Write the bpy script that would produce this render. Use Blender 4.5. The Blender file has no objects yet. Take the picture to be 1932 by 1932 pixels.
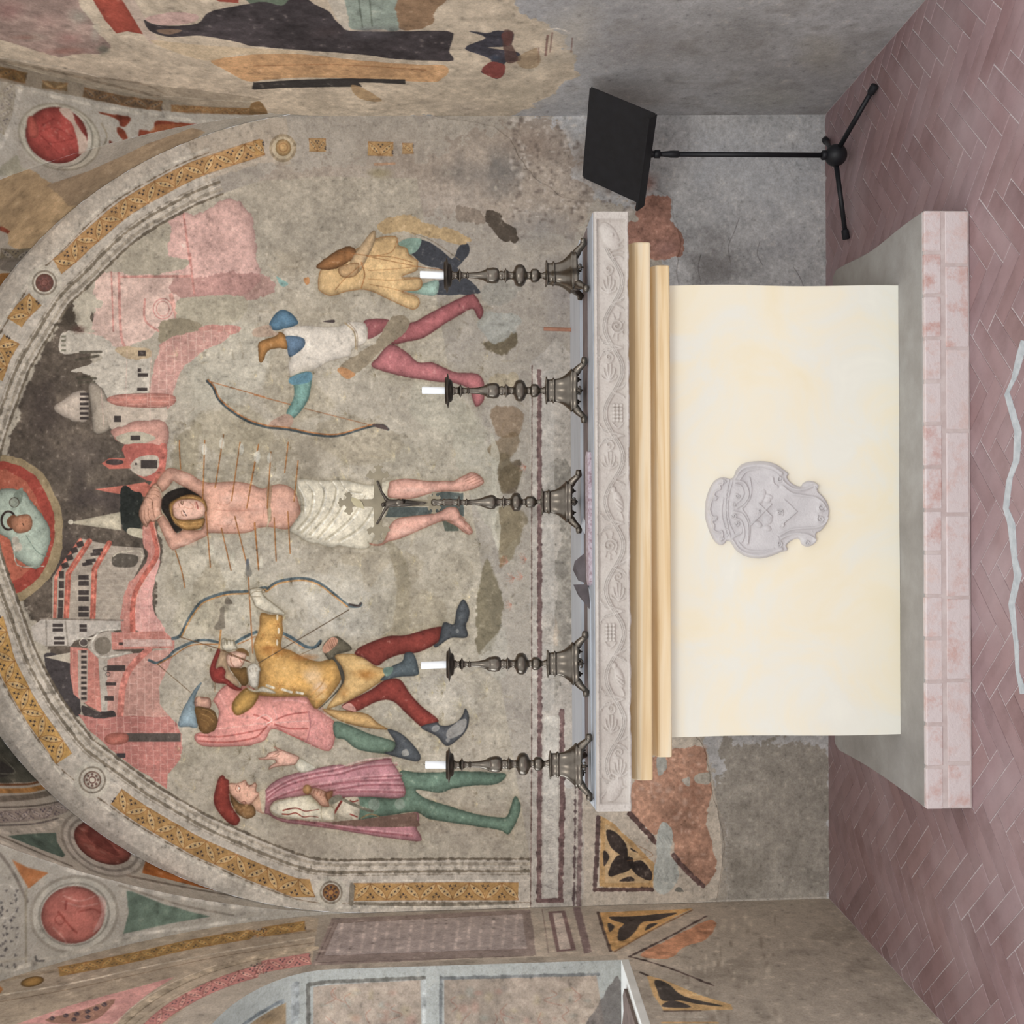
import bpy, bmesh, math, random
import numpy as np
from mathutils import Vector, Matrix
from mathutils.geometry import tessellate_polygon
random.seed(7)
RNG = np.random.default_rng(11)

# ------------------------------------------------------------------ camera
# The photograph was taken with the phone held sideways: world "up" is the LEFT of the picture.
F_PX, HALF = 1900.0, 966.0
PITCH, ROLL = math.radians(1.9), math.radians(0.3)
CAM = Vector((0, 0, 1.6))
fwd = Vector((0, math.cos(PITCH), -math.sin(PITCH)))
up0 = Vector((0, math.sin(PITCH), math.cos(PITCH)))
rt0 = Vector((1, 0, 0))
rgt = rt0 * math.cos(ROLL) - up0 * math.sin(ROLL)
upv = rt0 * math.sin(ROLL) + up0 * math.cos(ROLL)
cam_data = bpy.data.cameras.new('camera')
cam_data.sensor_width = 36.0
cam_data.lens = 36.0 * F_PX / 1932.0
cam = bpy.data.objects.new('camera', cam_data)
bpy.context.collection.objects.link(cam)
lx, ly, lz = -upv, rgt, -fwd
cam.matrix_world = Matrix(((lx.x, ly.x, lz.x, CAM.x), (lx.y, ly.y, lz.y, CAM.y), (lx.z, ly.z, lz.z, CAM.z), (0, 0, 0, 1)))
bpy.context.scene.camera = cam

# ------------------------------------------------------------------ light
sc = bpy.context.scene
sc.view_settings.view_transform = 'Standard'
sc.view_settings.look = 'None'
sc.view_settings.gamma = 1.0
sc.view_settings.use_curve_mapping = False
sc.view_settings.exposure = 0.0
world = bpy.data.worlds.new('world'); sc.world = world
world.use_nodes = True
bg = world.node_tree.nodes['Background']
bg.inputs['Color'].default_value = (0.97, 0.98, 1.0, 1)
bg.inputs['Strength'].default_value = 1.38

def area(name, loc, target, sx, sy, power, col):
    d = bpy.data.lights.new(name, 'AREA'); d.shape = 'RECTANGLE'; d.size = sx; d.size_y = sy
    d.energy = power; d.color = col
    o = bpy.data.objects.new(name, d); bpy.context.collection.objects.link(o)
    o.location = loc
    o.rotation_euler = (Vector(target) - Vector(loc)).to_track_quat('-Z', 'Y').to_euler()
    return o
area('nave_window_light', (-0.7, -2.6, 4.6), (0.0, 4.2, 1.0), 2.4, 1.8, 105, (1.0, 0.985, 0.95))
area('side_window_light', (-2.75, 3.25, 2.0), (0.0, 3.4, 1.0), 1.0, 1.3, 40, (0.86, 0.93, 1.0))

# ------------------------------------------------------------------ helpers
COL = bpy.context.collection
def rayd(px, py):
    return fwd + rgt * ((HALF - py) / F_PX) + upv * ((HALF - px) / F_PX)
def hit(px, py, n, p0):
    n = Vector(n); d = rayd(px, py)
    return CAM + d * ((Vector(p0) - CAM).dot(n) / d.dot(n))
def at(px, py, Y):
    return hit(px, py, (0, 1, 0), (0, Y, 0))
def onz(px, py, z):
    return hit(px, py, (0, 0, 1), (0, 0, z))

def link(o, parent=None):
    COL.objects.link(o)
    if parent is not None:
        o.parent = parent
    return o
def mesh_obj(name, verts, faces, mat=None, parent=None, smooth=False, uvs=None):
    me = bpy.data.meshes.new(name)
    me.from_pydata([tuple(v) for v in verts], [], [tuple(f) for f in faces])
    if uvs is not None:
        uvl = me.uv_layers.new(name='UVMap')
        vi = np.empty(len(me.loops), dtype=np.int32); me.loops.foreach_get('vertex_index', vi)
        uvl.data.foreach_set('uv', np.asarray(uvs, dtype=np.float32)[vi].ravel())
    if mat: me.materials.append(mat)
    if smooth:
        me.polygons.foreach_set('use_smooth', [True] * len(me.polygons))
    me.update()
    return link(bpy.data.objects.new(name, me), parent)
def bm_obj(name, bm, mat=None, parent=None, smooth=False):
    me = bpy.data.meshes.new(name); bm.to_mesh(me); bm.free()
    if mat: me.materials.append(mat)
    if smooth:
        me.polygons.foreach_set('use_smooth', [True] * len(me.polygons))
    return link(bpy.data.objects.new(name, me), parent)
def empty(name, loc, rz=0, label=None, cat=None, group=None):
    o = bpy.data.objects.new(name, None); o.empty_display_size = 0.1
    COL.objects.link(o); o.location = loc; o.rotation_euler = (0, 0, rz)
    tag(o, label, cat, group)
    return o
def tag(o, label=None, cat=None, group=None, kind=None):
    if label: o['label'] = label
    if cat: o['category'] = cat
    if group: o['group'] = group
    if kind: o['kind'] = kind
    return o
def box_bm(x0, x1, y0, y1, z0, z1, bev=0, seg=2):
    bm = bmesh.new(); bmesh.ops.create_cube(bm, size=1)
    for v in bm.verts:
        v.co = Vector((x0 if v.co.x < 0 else x1, y0 if v.co.y < 0 else y1, z0 if v.co.z < 0 else z1))
    if bev:
        bmesh.ops.bevel(bm, geom=bm.edges[:], offset=bev, segments=seg, affect='EDGES', profile=.6)
    return bm
def lathe(bm, prof, seg=32, cen=(0, 0), rfun=None):
    """prof: list of (r, z)"""
    rings = []
    for r, z in prof:
        ring = []
        for k in range(seg):
            a = 2 * math.pi * k / seg
            rr = r * (rfun(a, z) if rfun else 1)
            ring.append(bm.verts.new((cen[0] + rr * math.cos(a), cen[1] + rr * math.sin(a), z)))
        rings.append(ring)
    for i in range(len(rings) - 1):
        for k in range(seg):
            bm.faces.new((rings[i][k], rings[i][(k + 1) % seg], rings[i + 1][(k + 1) % seg], rings[i + 1][k]))
    bm.faces.new(rings[0][::-1]); bm.faces.new(rings[-1])
    return bm
def tube(bm, pts, radii, seg=10):
    pts = [Vector(p) for p in pts]
    n = len(pts)
    if not hasattr(radii, '__len__'): radii = [radii] * n
    rings = []; prev = None
    for i, p in enumerate(pts):
        t = (pts[min(i + 1, n - 1)] - pts[max(i - 1, 0)]).normalized()
        ref = prev if prev is not None else (Vector((0, 0, 1)) if abs(t.z) < .9 else Vector((1, 0, 0)))
        u = (ref - t * ref.dot(t)).normalized(); prev = u; w = t.cross(u)
        rings.append([bm.verts.new(p + (u * math.cos(2 * math.pi * k / seg) + w * math.sin(2 * math.pi * k / seg)) * radii[i]) for k in range(seg)])
    for i in range(n - 1):
        for k in range(seg):
            bm.faces.new((rings[i][k], rings[i][(k + 1) % seg], rings[i + 1][(k + 1) % seg], rings[i + 1][k]))
    bm.faces.new(rings[0][::-1]); bm.faces.new(rings[-1])
    return bm
def crom(pts, closed=True, n=5):
    P = np.asarray(pts, dtype=float); m = len(P)
    if m < 3: return P
    out = []
    rng = range(m) if closed else range(m - 1)
    for i in rng:
        p0 = P[(i - 1) % m] if closed or i > 0 else P[i]
        p1 = P[i]; p2 = P[(i + 1) % m]
        p3 = P[(i + 2) % m] if closed or i + 2 < m else P[(i + 1) % m]
        for k in range(n):
            t = k / n
            out.append(.5 * ((2 * p1) + (-p0 + p2) * t + (2 * p0 - 5 * p1 + 4 * p2 - p3) * t * t + (-p0 + 3 * p1 - 3 * p2 + p3) * t ** 3))
    if not closed: out.append(P[-1])
    return np.array(out)

# ------------------------------------------------------------------ node materials
def lin(c):
    c = np.asarray(c, dtype=float) / 255.0
    return np.where(c <= .04045, c / 12.92, ((c + .055) / 1.055) ** 2.4)
def rgba(c): l = lin(c); return (float(l[0]), float(l[1]), float(l[2]), 1)
def new_mat(name):
    m = bpy.data.materials.new(name); m.use_nodes = True
    nt = m.node_tree; return m, nt, nt.nodes['Principled BSDF']
def noise_node(nt, scale, detail=5, rough=.6, coord='Object', vec=(1, 1, 1), dist=0):
    tc = nt.nodes.new('ShaderNodeTexCoord'); mp = nt.nodes.new('ShaderNodeMapping'); mp.inputs['Scale'].default_value = vec
    nt.links.new(tc.outputs[coord], mp.inputs['Vector'])
    n = nt.nodes.new('ShaderNodeTexNoise'); n.inputs['Scale'].default_value = scale; n.inputs['Detail'].default_value = detail
    n.inputs['Roughness'].default_value = rough; n.inputs['Distortion'].default_value = dist
    nt.links.new(mp.outputs['Vector'], n.inputs['Vector']); return n
def ramp(nt, src, stops):
    r = nt.nodes.new('ShaderNodeValToRGB'); e = r.color_ramp.elements
    while len(e) < len(stops): e.new(.5)
    for i, (p, c) in enumerate(stops):
        e[i].position = p; e[i].color = rgba(c)
    nt.links.new(src, r.inputs['Fac']); return r
def add_bump(nt, bsdf, src, strength=.3, dist=.004, prev=None):
    b = nt.nodes.new('ShaderNodeBump'); b.inputs['Strength'].default_value = strength; b.inputs['Distance'].default_value = dist
    nt.links.new(src, b.inputs['Height'])
    if prev is not None: nt.links.new(prev.outputs['Normal'], b.inputs['Normal'])
    nt.links.new(b.outputs['Normal'], bsdf.inputs['Normal']); return b
def noise_mat(name, stops, scale=6, rough=.85, detail=6, vec=(1, 1, 1), bump=.25, bdist=.003, bscale=60, metal=0, spec=.3, coord='Object', nrough=.6, dist=0):
    m, nt, b = new_mat(name)
    n = noise_node(nt, scale, detail, nrough, coord, vec, dist)
    r = ramp(nt, n.outputs['Fac'], stops)
    nt.links.new(r.outputs['Color'], b.inputs['Base Color'])
    b.inputs['Roughness'].default_value = rough; b.inputs['Metallic'].default_value = metal
    b.inputs['Specular IOR Level'].default_value = spec
    if bump:
        n2 = noise_node(nt, bscale, 6, .6, coord)
        add_bump(nt, b, n2.outputs['Fac'], bump, bdist)
    return m
def flat_mat(name, c, rough=.6, metal=0, spec=.3):
    return noise_mat(name, [(.3, np.array(c) * .92), (.7, np.minimum(np.array(c) * 1.06, 255))], 9, rough, metal=metal, spec=spec, bump=.1)

# ------------------------------------------------------------------ mural painting (pigment laid on the real wall surfaces, in metres of wall)
def fbm(H, W, s0, octv=5, seed=0, gain=.55):
    r = np.random.default_rng(seed); out = np.zeros((H, W), np.float32); amp = 1.; tot = 0
    for o in range(octv):
        s = max(s0 / 2 ** o, 1.0)
        gh, gw = int(H / s) + 3, int(W / s) + 3
        g = r.random((gh, gw)).astype(np.float32)
        y = np.arange(H) / s; x = np.arange(W) / s
        yi = y.astype(int); xi = x.astype(int); fy = (y - yi); fx = (x - xi)
        fy = (fy * fy * (3 - 2 * fy)).astype(np.float32)[:, None]; fx = (fx * fx * (3 - 2 * fx)).astype(np.float32)[None]
        a = g[yi]; b_ = g[yi + 1]
        gy = a * (1 - fy) + b_ * fy
        out += amp * (gy[:, xi] * (1 - fx) + gy[:, xi + 1] * fx)
        tot += amp; amp *= gain
    out = out / tot
    return (out - out.mean()) / (out.std() + 1e-6)

class Canvas:
    def __init__(s, name, s0, s1, t0, t1, res, tomap, base=(160, 150, 135), k=None, seed=1):
        s.name = name; s.s0, s.t0, s.s1, s.t1, s.res = s0, t0, s1, t1, res
        s.W = int((s1 - s0) * res); s.H = int((t1 - t0) * res); s.map = tomap
        s.rgb = np.ones((s.H, s.W, 3), np.float32) * np.array(base, np.float32)
        s.hgt = np.full((s.H, s.W), .5, np.float32)
        s.nf = fbm(s.H, s.W, 9, 4, seed); s.nm = fbm(s.H, s.W, 46, 5, seed + 1); s.nl = fbm(s.H, s.W, 190, 5, seed + 2)
        s.k = k or res / 413.0
    def tx(s, pts):
        st = np.array([s.map(float(p[0]), float(p[1])) for p in pts])
        return np.stack([(st[:, 0] - s.s0) * s.res, (st[:, 1] - s.t0) * s.res], 1)
    def _box(s, P, pad):
        x0 = int(max(0, math.floor(P[:, 0].min() - pad))); x1 = int(min(s.W, math.ceil(P[:, 0].max() + pad)))
        y0 = int(max(0, math.floor(P[:, 1].min() - pad))); y1 = int(min(s.H, math.ceil(P[:, 1].max() + pad)))
        return x0, x1, y0, y1
    def _seg(s, P, closed, bx):
        x0, x1, y0, y1 = bx
        X, Y = np.meshgrid(np.arange(x0, x1, dtype=np.float32) + .5, np.arange(y0, y1, dtype=np.float32) + .5)
        dmin = np.full(X.shape, 1e12, np.float32); ins = np.zeros(X.shape, bool); par = np.zeros(X.shape, np.float32)
        n = len(P); m = n if closed else n - 1
        for i in range(m):
            ax, ay = P[i]; bx_, by = P[(i + 1) % n]; dx, dy = bx_ - ax, by - ay; L = dx * dx + dy * dy + 1e-9
            t = np.clip(((X - ax) * dx + (Y - ay) * dy) / L, 0, 1)
            d = (X - ax - t * dx) ** 2 + (Y - ay - t * dy) ** 2
            if closed:
                np.minimum(dmin, d, out=dmin)
                if abs(dy) > 1e-9:
                    c = ((ay > Y) != (by > Y)) & (X < (Y - ay) * dx / dy + ax); ins ^= c
            else:
                w = d < dmin; dmin = np.where(w, d, dmin); par = np.where(w, (i + t) / m, par)
        d = np.sqrt(dmin)
        return (np.where(ins, -d, d) if closed else d), par
    def poly(s, pts, col, a=1., soft=1.0, rag=0., sm=True, ed=.0, edw=5., out=None, ow=1.2, var=.05, n=4, h=None, brick=None, line=None):
        P = crom(pts, True, n) if sm else np.asarray(pts, float)
        if not sm:
            Q = []
            for i in range(len(P)):
                q = P[(i + 1) % len(P)]
                for j in range(3): Q.append(P[i] + (q - P[i]) * j / 3)
            P = np.array(Q)
        P = s.tx(P); k = s.k
        halo = out is not None and ed >= .2 and s.name.startswith('fresco')
        bx = s._box(P, (3 + rag * 2.5 + ow + (22 if halo else 0)) * k)
        x0, x1, y0, y1 = bx
        if x1 - x0 < 1 or y1 - y0 < 1: return
        d, _ = s._seg(P, True, bx)
        d = d / k
        if rag: d = d + s.nm[y0:y1, x0:x1] * rag + s.nf[y0:y1, x0:x1] * rag * .4
        if halo:
            hm = (.42 * np.exp(-np.maximum(d, 0) / 7.))[..., None].astype(np.float32)
            s.rgb[y0:y1, x0:x1] += (s.rgb[y0:y1, x0:x1] * np.array((.80, .77, .68), np.float32) - s.rgb[y0:y1, x0:x1]) * hm
        m = np.clip(.5 - d / max(soft, .3), 0, 1) * a
        c = np.ones(d.shape + (3,), np.float32) * np.array(col, np.float32)
        v = 1 + var * (s.nl[y0:y1, x0:x1] * .3 + s.nm[y0:y1, x0:x1] * .35 + s.nf[y0:y1, x0:x1] * .28)
        if ed:
            dd = np.maximum(-d, 0); v = v * (1.07 - min(.62, 1.75 * abs(ed)) * np.exp(-dd / (edw * 1.15)))
        c *= v[..., None]
        if brick:
            cw, cl, bc = brick
            X, Y = np.meshgrid(np.arange(x0, x1) / k, np.arange(y0, y1) / k)
            X = X + s.nm[y0:y1, x0:x1] * .8; Y = Y + s.nm[y0:y1, x0:x1] * .8
            row = np.floor(Y / cw); l1 = np.abs(Y - row * cw - .5) < .8
            xx = X + (row % 2) * cl * .5; l2 = np.abs(xx - np.floor(xx / cl) * cl - .5) < .7
            lm = ((l1 | l2) * .6)[..., None]
            c = c * (1 - lm) + np.array(bc, np.float32) * lm
        if out is not None:
            om = np.clip(1 - np.abs(d + ow * .5) / ow, 0, 1)[..., None] * .8
            c = c * (1 - om) + np.array(out, np.float32) * om
            m = np.maximum(m, np.clip(1 - np.abs(d) / ow, 0, 1) * .7 * a)
        s.rgb[y0:y1, x0:x1] += (c - s.rgb[y0:y1, x0:x1]) * m[..., None]
        if h is not None: s.hgt[y0:y1, x0:x1] += (h - s.hgt[y0:y1, x0:x1]) * m
    def line(s, pts, w, col, a=1., sm=True, taper=None, soft=.9, rag=0., n=4, var=.08):
        P = crom(pts, False, n) if (sm and len(pts) > 2) else np.asarray(pts, float)
        if len(P) == 2: P = np.array([P[0] + (P[1] - P[0]) * t for t in (0, .25, .5, .75, 1)])
        P = s.tx(P); k = s.k
        bx = s._box(P, (w + 3 + rag * 3) * k)
        x0, x1, y0, y1 = bx
        if x1 - x0 < 1 or y1 - y0 < 1: return
        d, par = s._seg(P, False, bx); d = d / k
        if rag: d = d + s.nf[y0:y1, x0:x1] * rag
        ww = w * .5
        if taper: ww = w * .5 * (taper[0] + (taper[1] - taper[0]) * par)
        m = np.clip((ww - d) / soft + .5, 0, 1) * a
        c = np.array(col, np.float32) * (1 + var * s.nf[y0:y1, x0:x1, None])
        s.rgb[y0:y1, x0:x1] += (c - s.rgb[y0:y1, x0:x1]) * m[..., None]
    def blob(s, x, y, rx, ry, col, a=.5, rag=.5):
        c = s.tx([(x, y), (x + 1, y), (x, y + 1)])
        J = np.array([[c[1][0] - c[0][0], c[2][0] - c[0][0]], [c[1][1] - c[0][1], c[2][1] - c[0][1]]])
        R = max(rx * np.hypot(*J[:, 0]), ry * np.hypot(*J[:, 1])) * 1.8
        P = np.array([[c[0][0] - R, c[0][1] - R], [c[0][0] + R, c[0][1] + R]])
        x0, x1, y0, y1 = s._box(P, 0)
        if x1 - x0 < 1 or y1 - y0 < 1: return
        Ji = np.linalg.inv(J)
        X, Y = np.meshgrid(np.arange(x0, x1) - c[0][0], np.arange(y0, y1) - c[0][1])
        u = (Ji[0, 0] * X + Ji[0, 1] * Y) / rx; v = (Ji[1, 0] * X + Ji[1, 1] * Y) / ry
        r = np.sqrt(u * u + v * v) + rag * .35 * s.nm[y0:y1, x0:x1]
        m = (np.clip(1.25 - r, 0, 1) ** 1.2 * a)[..., None].astype(np.float32)
        s.rgb[y0:y1, x0:x1] += (np.array(col, np.float32) - s.rgb[y0:y1, x0:x1]) * np.clip(m, 0, 1)
    def ell(s, cx, cy, a_, b_, ang, col, **kw):
        t = np.linspace(0, 2 * math.pi, 20, endpoint=False); ca, sa = math.cos(ang), math.sin(ang)
        s.poly([(cx + a_ * math.cos(q) * ca - b_ * math.sin(q) * sa, cy + a_ * math.cos(q) * sa + b_ * math.sin(q) * ca) for q in t], col, **kw)
    def ring(s, cx, cy, a_, b_, ang, w, col, al=1.):
        t = np.linspace(0, 2 * math.pi, 25); ca, sa = math.cos(ang), math.sin(ang)
        s.line([(cx + a_ * math.cos(q) * ca - b_ * math.sin(q) * sa, cy + a_ * math.cos(q) * sa + b_ * math.sin(q) * ca) for q in t], w, col, al)
    def mottle(s, c1, c2, a=.5, which='nl', thr=0., sharp=1., box=None):
        """mix broad stains of c2 into the ground"""
        n = getattr(s, which); m = np.clip((n - thr) * sharp, 0, 1)[..., None] * a
        s.rgb += (np.array(c2, np.float32) - s.rgb) * m
    def finish(s, grain=.06, gain=1.0, sat=.80, wear=.35):
        g = 1 + grain * (s.nf * .35 + s.nm * .25) + .025 * RNG.standard_normal((s.H, s.W)).astype(np.float32)
        lum = s.rgb.mean(axis=2, keepdims=True)
        pix = lum + (s.rgb - lum) * sat
        sp = np.clip((s.nf - 1.7) * 1.4, 0, 1)[..., None] * wear; pix = pix + (np.array((196, 186, 170), np.float32) - pix) * sp * .55
        sp = np.clip((-s.nf - 1.9) * 1.4, 0, 1)[..., None] * wear; pix = pix * (1 - .3 * sp)
        pix = pix * gain
        pix = np.clip(pix * g[..., None], 0, 255)
        h = np.clip(s.hgt + .025 * s.nm + .02 * s.nf, 0, 1)
        buf = np.empty((s.H, s.W, 4), np.float32); buf[..., :3] = pix / 255; buf[..., 3] = h
        im = bpy.data.images.new(s.name, s.W, s.H, alpha=True)
        im.alpha_mode = 'CHANNEL_PACKED'
        im.pixels.foreach_set(buf.ravel()); im.update(); im.pack()
        m, nt, b = new_mat(s.name)
        t = nt.nodes.new('ShaderNodeTexImage'); t.image = im; t.interpolation = 'Cubic'; t.extension = 'EXTEND'
        uv = nt.nodes.new('ShaderNodeUVMap'); uv.uv_map = 'UVMap'; nt.links.new(uv.outputs['UV'], t.inputs['Vector'])
        n = noise_node(nt, 110, 7, .75)
        mx = nt.nodes.new('ShaderNodeMix'); mx.data_type = 'RGBA'; mx.blend_type = 'MULTIPLY'; mx.inputs[0].default_value = 1
        r = ramp(nt, n.outputs['Fac'], [(.34, (226, 223, 219)), (.5, (248, 247, 245)), (.62, (255, 255, 255))])
        nt.links.new(t.outputs['Color'], mx.inputs[6]); nt.links.new(r.outputs['Color'], mx.inputs[7])
        nt.links.new(mx.outputs[2], b.inputs['Base Color'])
        b.inputs['Roughness'].default_value = .92; b.inputs['Specular IOR Level'].default_value = .15
        b1 = add_bump(nt, b, t.outputs['Alpha'], .35, .006)
        n2 = noise_node(nt, 30, 8, .7); add_bump(nt, b, n2.outputs['Fac'], .16, .004, b1)
        s.mat = m; return m
    def uv(s, st):
        return ((st[0] - s.s0) / (s.s1 - s.s0), (st[1] - s.t0) / (s.t1 - s.t0))

ZO = {'A': (0, 0), 'B': (480, 0), 'C': (0, 480), 'D': (480, 480), 'E': (0, 960), 'F': (480, 960), 'G': (0, 1432), 'H': (480, 1432), 'I': (960, 0), 'J': (1432, 0),
      'K': (960, 480), 'L': (1432, 480), 'M': (960, 960), 'N': (1432, 960), 'O': (960, 1432), 'P': (1432, 1432)}
ZS = {k: 3.864 for k in ZO}
for k_, v_, s_ in (('a', (250, 850), 7.728), ('b', (380, 1150), 7.728), ('c', (620, 860), 7.431), ('d', (840, 860), 6.44), ('e', (800, 1360), 5.367),
                   ('g', (1310, 850), 6.9), ('h', (1080, 390), 9.66), ('i', (380, 1400), 7.431), ('p', (0, 0), 1.0)):
    ZO[k_] = v_; ZS[k_] = s_
def T(s):  # crop-relative image coordinates to image pixels, cast onto surfaces later
    """'a 10,20 30,40 F 5,6' : image coordinates traced on zoomed crops, to whole-image pixels"""
    out = []; o = (0, 0); z = 1.
    for w in s.split():
        if ',' in w:
            x, y = w.split(','); out.append((o[0] + float(x) / z, o[1] + float(y) / z))
        else: o = ZO[w]; z = ZS[w]
    return out
# ------------------------------------------------------------------ chapel geometry (metres)
YB = 4.58; LEAN = 0.012
XL = lambda z: -1.785 - LEAN * z
XR = lambda z: 1.820 - LEAN * z
ZS_ = 2.125; HV = 1.94; YF = 0.58; YC = 2.58; BB = 2.0
XC = .008; AA = 1.818

def m_back(px, py): p = at(px, py, YB); return p.x, p.z
def m_left(px, py):
    p = hit(px, py, (1, 0, LEAN), (XL(0), 0, 0)); return p.y, p.z
def m_right(px, py):
    p = hit(px, py, (1, 0, LEAN), (XR(0), 0, 0)); return p.y, p.z
def m_webback(px, py):
    d = rayd(px, py); o = CAM - Vector((XC, 0, ZS_))
    a = (d.x / AA) ** 2 + (d.z / HV) ** 2; b = 2 * (o.x * d.x / AA ** 2 + o.z * d.z / HV ** 2); c = (o.x / AA) ** 2 + (o.z / HV) ** 2 - 1
    t = (-b + math.sqrt(max(b * b - 4 * a * c, 0))) / (2 * a); p = CAM + d * t
    th = math.atan2((p.z - ZS_) / HV, (p.x - XC) / AA)          # 0 right springing, pi left springing
    return th * 1.83, p.y
def m_webside(px, py):
    d = rayd(px, py); o = CAM - Vector((0, YC, ZS_))
    a = (d.y / BB) ** 2 + (d.z / HV) ** 2; b = 2 * (o.y * d.y / BB ** 2 + o.z * d.z / HV ** 2); c = (o.y / BB) ** 2 + (o.z / HV) ** 2 - 1
    t = (-b + math.sqrt(max(b * b - 4 * a * c, 0))) / (2 * a); p = CAM + d * t
    th = math.atan2((p.z - ZS_) / HV, (p.y - YC) / BB)          # 0 at back springing
    return th * 1.93, abs(p.x - XC)

# ---- tracery band painted along a curve: gold lenses with small dark quatrefoils
def tracery(cv, pts, hw, cell, base=(176, 134, 78), lens=(198, 165, 112), lnc=(138, 88, 48), dot=(48, 42, 50), a=1., dots=True, lw=1.1):
    P = crom(pts, False, 8)
    seg = np.hypot(*np.diff(P, axis=0).T); L = np.concatenate([[0], np.cumsum(seg)]); tot = L[-1]
    def pt(s_, t_):
        s_ = min(max(s_, 0), tot); x = np.interp(s_, L, P[:, 0]); y = np.interp(s_, L, P[:, 1])
        e = 2.; x2 = np.interp(min(s_ + e, tot), L, P[:, 0]) - np.interp(max(s_ - e, 0), L, P[:, 0]); y2 = np.interp(min(s_ + e, tot), L, P[:, 1]) - np.interp(max(s_ - e, 0), L, P[:, 1])
        n_ = math.hypot(x2, y2) + 1e-6
        return (x - y2 / n_ * t_ * hw, y + x2 / n_ * t_ * hw)
    up_ = [pt(s_, 1) for s_ in np.linspace(0, tot, 14)]; dn = [pt(s_, -1) for s_ in np.linspace(tot, 0, 14)]
    cv.poly(up_ + dn, base, a=a, sm=False, rag=.4)
    cv.line(up_, 1.0, lnc, .6 * a, sm=False); cv.line(dn, 1.0, lnc, .6 * a, sm=False)
    n = max(1, int(round(tot / cell))); cs = tot / n
    def quat(s_, t_, r):
        x, y = pt(s_, t_)
        pp = []
        for q in range(8):
            rr = r if q % 2 == 0 else r * .30; an = q * math.pi / 4 + .4
            pp.append((x + rr * math.cos(an), y + rr * math.sin(an)))
        cv.poly(pp, dot, a=.95 * a, sm=False, soft=.7, var=.02)
    for i in range(n):
        s0 = i * cs; sg = 1 if i % 2 == 0 else -1
        A_, B_ = [], []
        for u in np.linspace(0, 1, 7):
            bul = .34 * math.sin(math.pi * u)
            A_.append(pt(s0 + cs * (u + bul * .55), sg * (-.92 + 1.84 * u) - sg * bul * .55))
            B_.append(pt(s0 + cs * (u - bul * .55), sg * (-.92 + 1.84 * u) + sg * bul * .55))
        cv.poly(A_ + B_[::-1], lens, a=.75 * a, sm=False, soft=1.)
        cv.line(A_, lw, lnc, .85 * a, sm=False, soft=.7); cv.line(B_, lw, lnc, .85 * a, sm=False, soft=.7)
        if dots:
            for u in (.3, .5, .7): quat(s0 + cs * u, sg * (-.92 + 1.84 * u), hw * .21)
            for du, dt in ((-.16, .62), (.16, .62), (0, .30)): quat(s0 + cs * (1 + du) if i < n - 1 else s0 + cs * .98, -sg * dt, hw * .23)
def letters(cv, txt, x0, y0, adv, size, col, a):
    """simple stroke capitals; text runs towards smaller y (world right), letter tops towards smaller x"""
    G = {'A': ['0,1 .5,0 1,1', '.2,.65 .8,.65'], 'D': ['0,0 0,1 .6,1 1,.6 1,.4 .6,0 0,0'], 'I': ['.5,0 .5,1'], 'T': ['0,0 1,0', '.5,0 .5,1'], 'E': ['1,0 0,0 0,1 1,1', '0,.5 .8,.5'],
         'R': ['0,1 0,0 .8,0 .9,.25 .8,.5 0,.5', '.4,.5 1,1'], 'M': ['0,1 0,0 .5,.6 1,0 1,1'], 'N': ['0,1 0,0 1,1 1,0'], 'V': ['0,0 .5,1 1,0'], 'O': ['.5,0 0,.3 0,.7 .5,1 1,.7 1,.3 .5,0'],
         'S': ['1,.1 .5,0 0,.2 .3,.5 .8,.6 1,.8 .5,1 0,.9'], 'H': ['0,0 0,1', '1,0 1,1', '0,.5 1,.5'], 'B': ['0,0 0,1 .8,1 .9,.7 .6,.5 .9,.3 .7,0 0,0'], 'L': ['0,0 0,1 1,1'], 'P': ['0,1 0,0 .9,0 .9,.5 0,.5'], 'X': ['0,0 1,1', '1,0 0,1']}
    y = y0
    for ch in txt:
        for st in G.get(ch, []):
            pp = [tuple(map(float, q.split(','))) for q in st.split()]
            cv.line([(x0 + v * size, y - u * adv * .62) for u, v in pp], 1.3, col, a, sm=False)
        y -= adv * (1 if ch != 'I' else .6)
def tuft(cv, x, y, r, col, n=7, a=.6, spread=1.3, w=1.1):
    an0 = RNG.uniform(-.5, .5) + math.pi
    for i in range(n):
        an = an0 + (i / (n - 1) - .5) * 2 * spread
        q = r * RNG.uniform(.6, 1.1)
        cv.line([(x, y), (x + q * .55 * math.cos(an), y + q * .6 * math.sin(an)), (x + q * math.cos(an + .2), y + q * math.sin(an + .2))], w, col, a, taper=(1, .4), n=2)

# =============================================================== BACK WALL
B = Canvas('fresco_and_plaster_back', -1.95, 1.95, -0.02, 4.16, 540, m_back, (158, 149, 137), seed=3)
SK = (198, 146, 124); SKD = (150, 92, 68); GOLD = (190, 146, 84)
def P(s, col, **k): B.poly(T(s), col, **k)
def Lc(s, w, col, a=1., **k): B.line(T(s), w, col, a, **k)
B.mottle(0, (178, 168, 154), .6, 'nl', -.2, .8); B.mottle(0, (132, 124, 112), .45, 'nl', .7, .9); B.mottle(0, (122, 114, 106), .35, 'nm', .9, 1.2)
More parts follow.
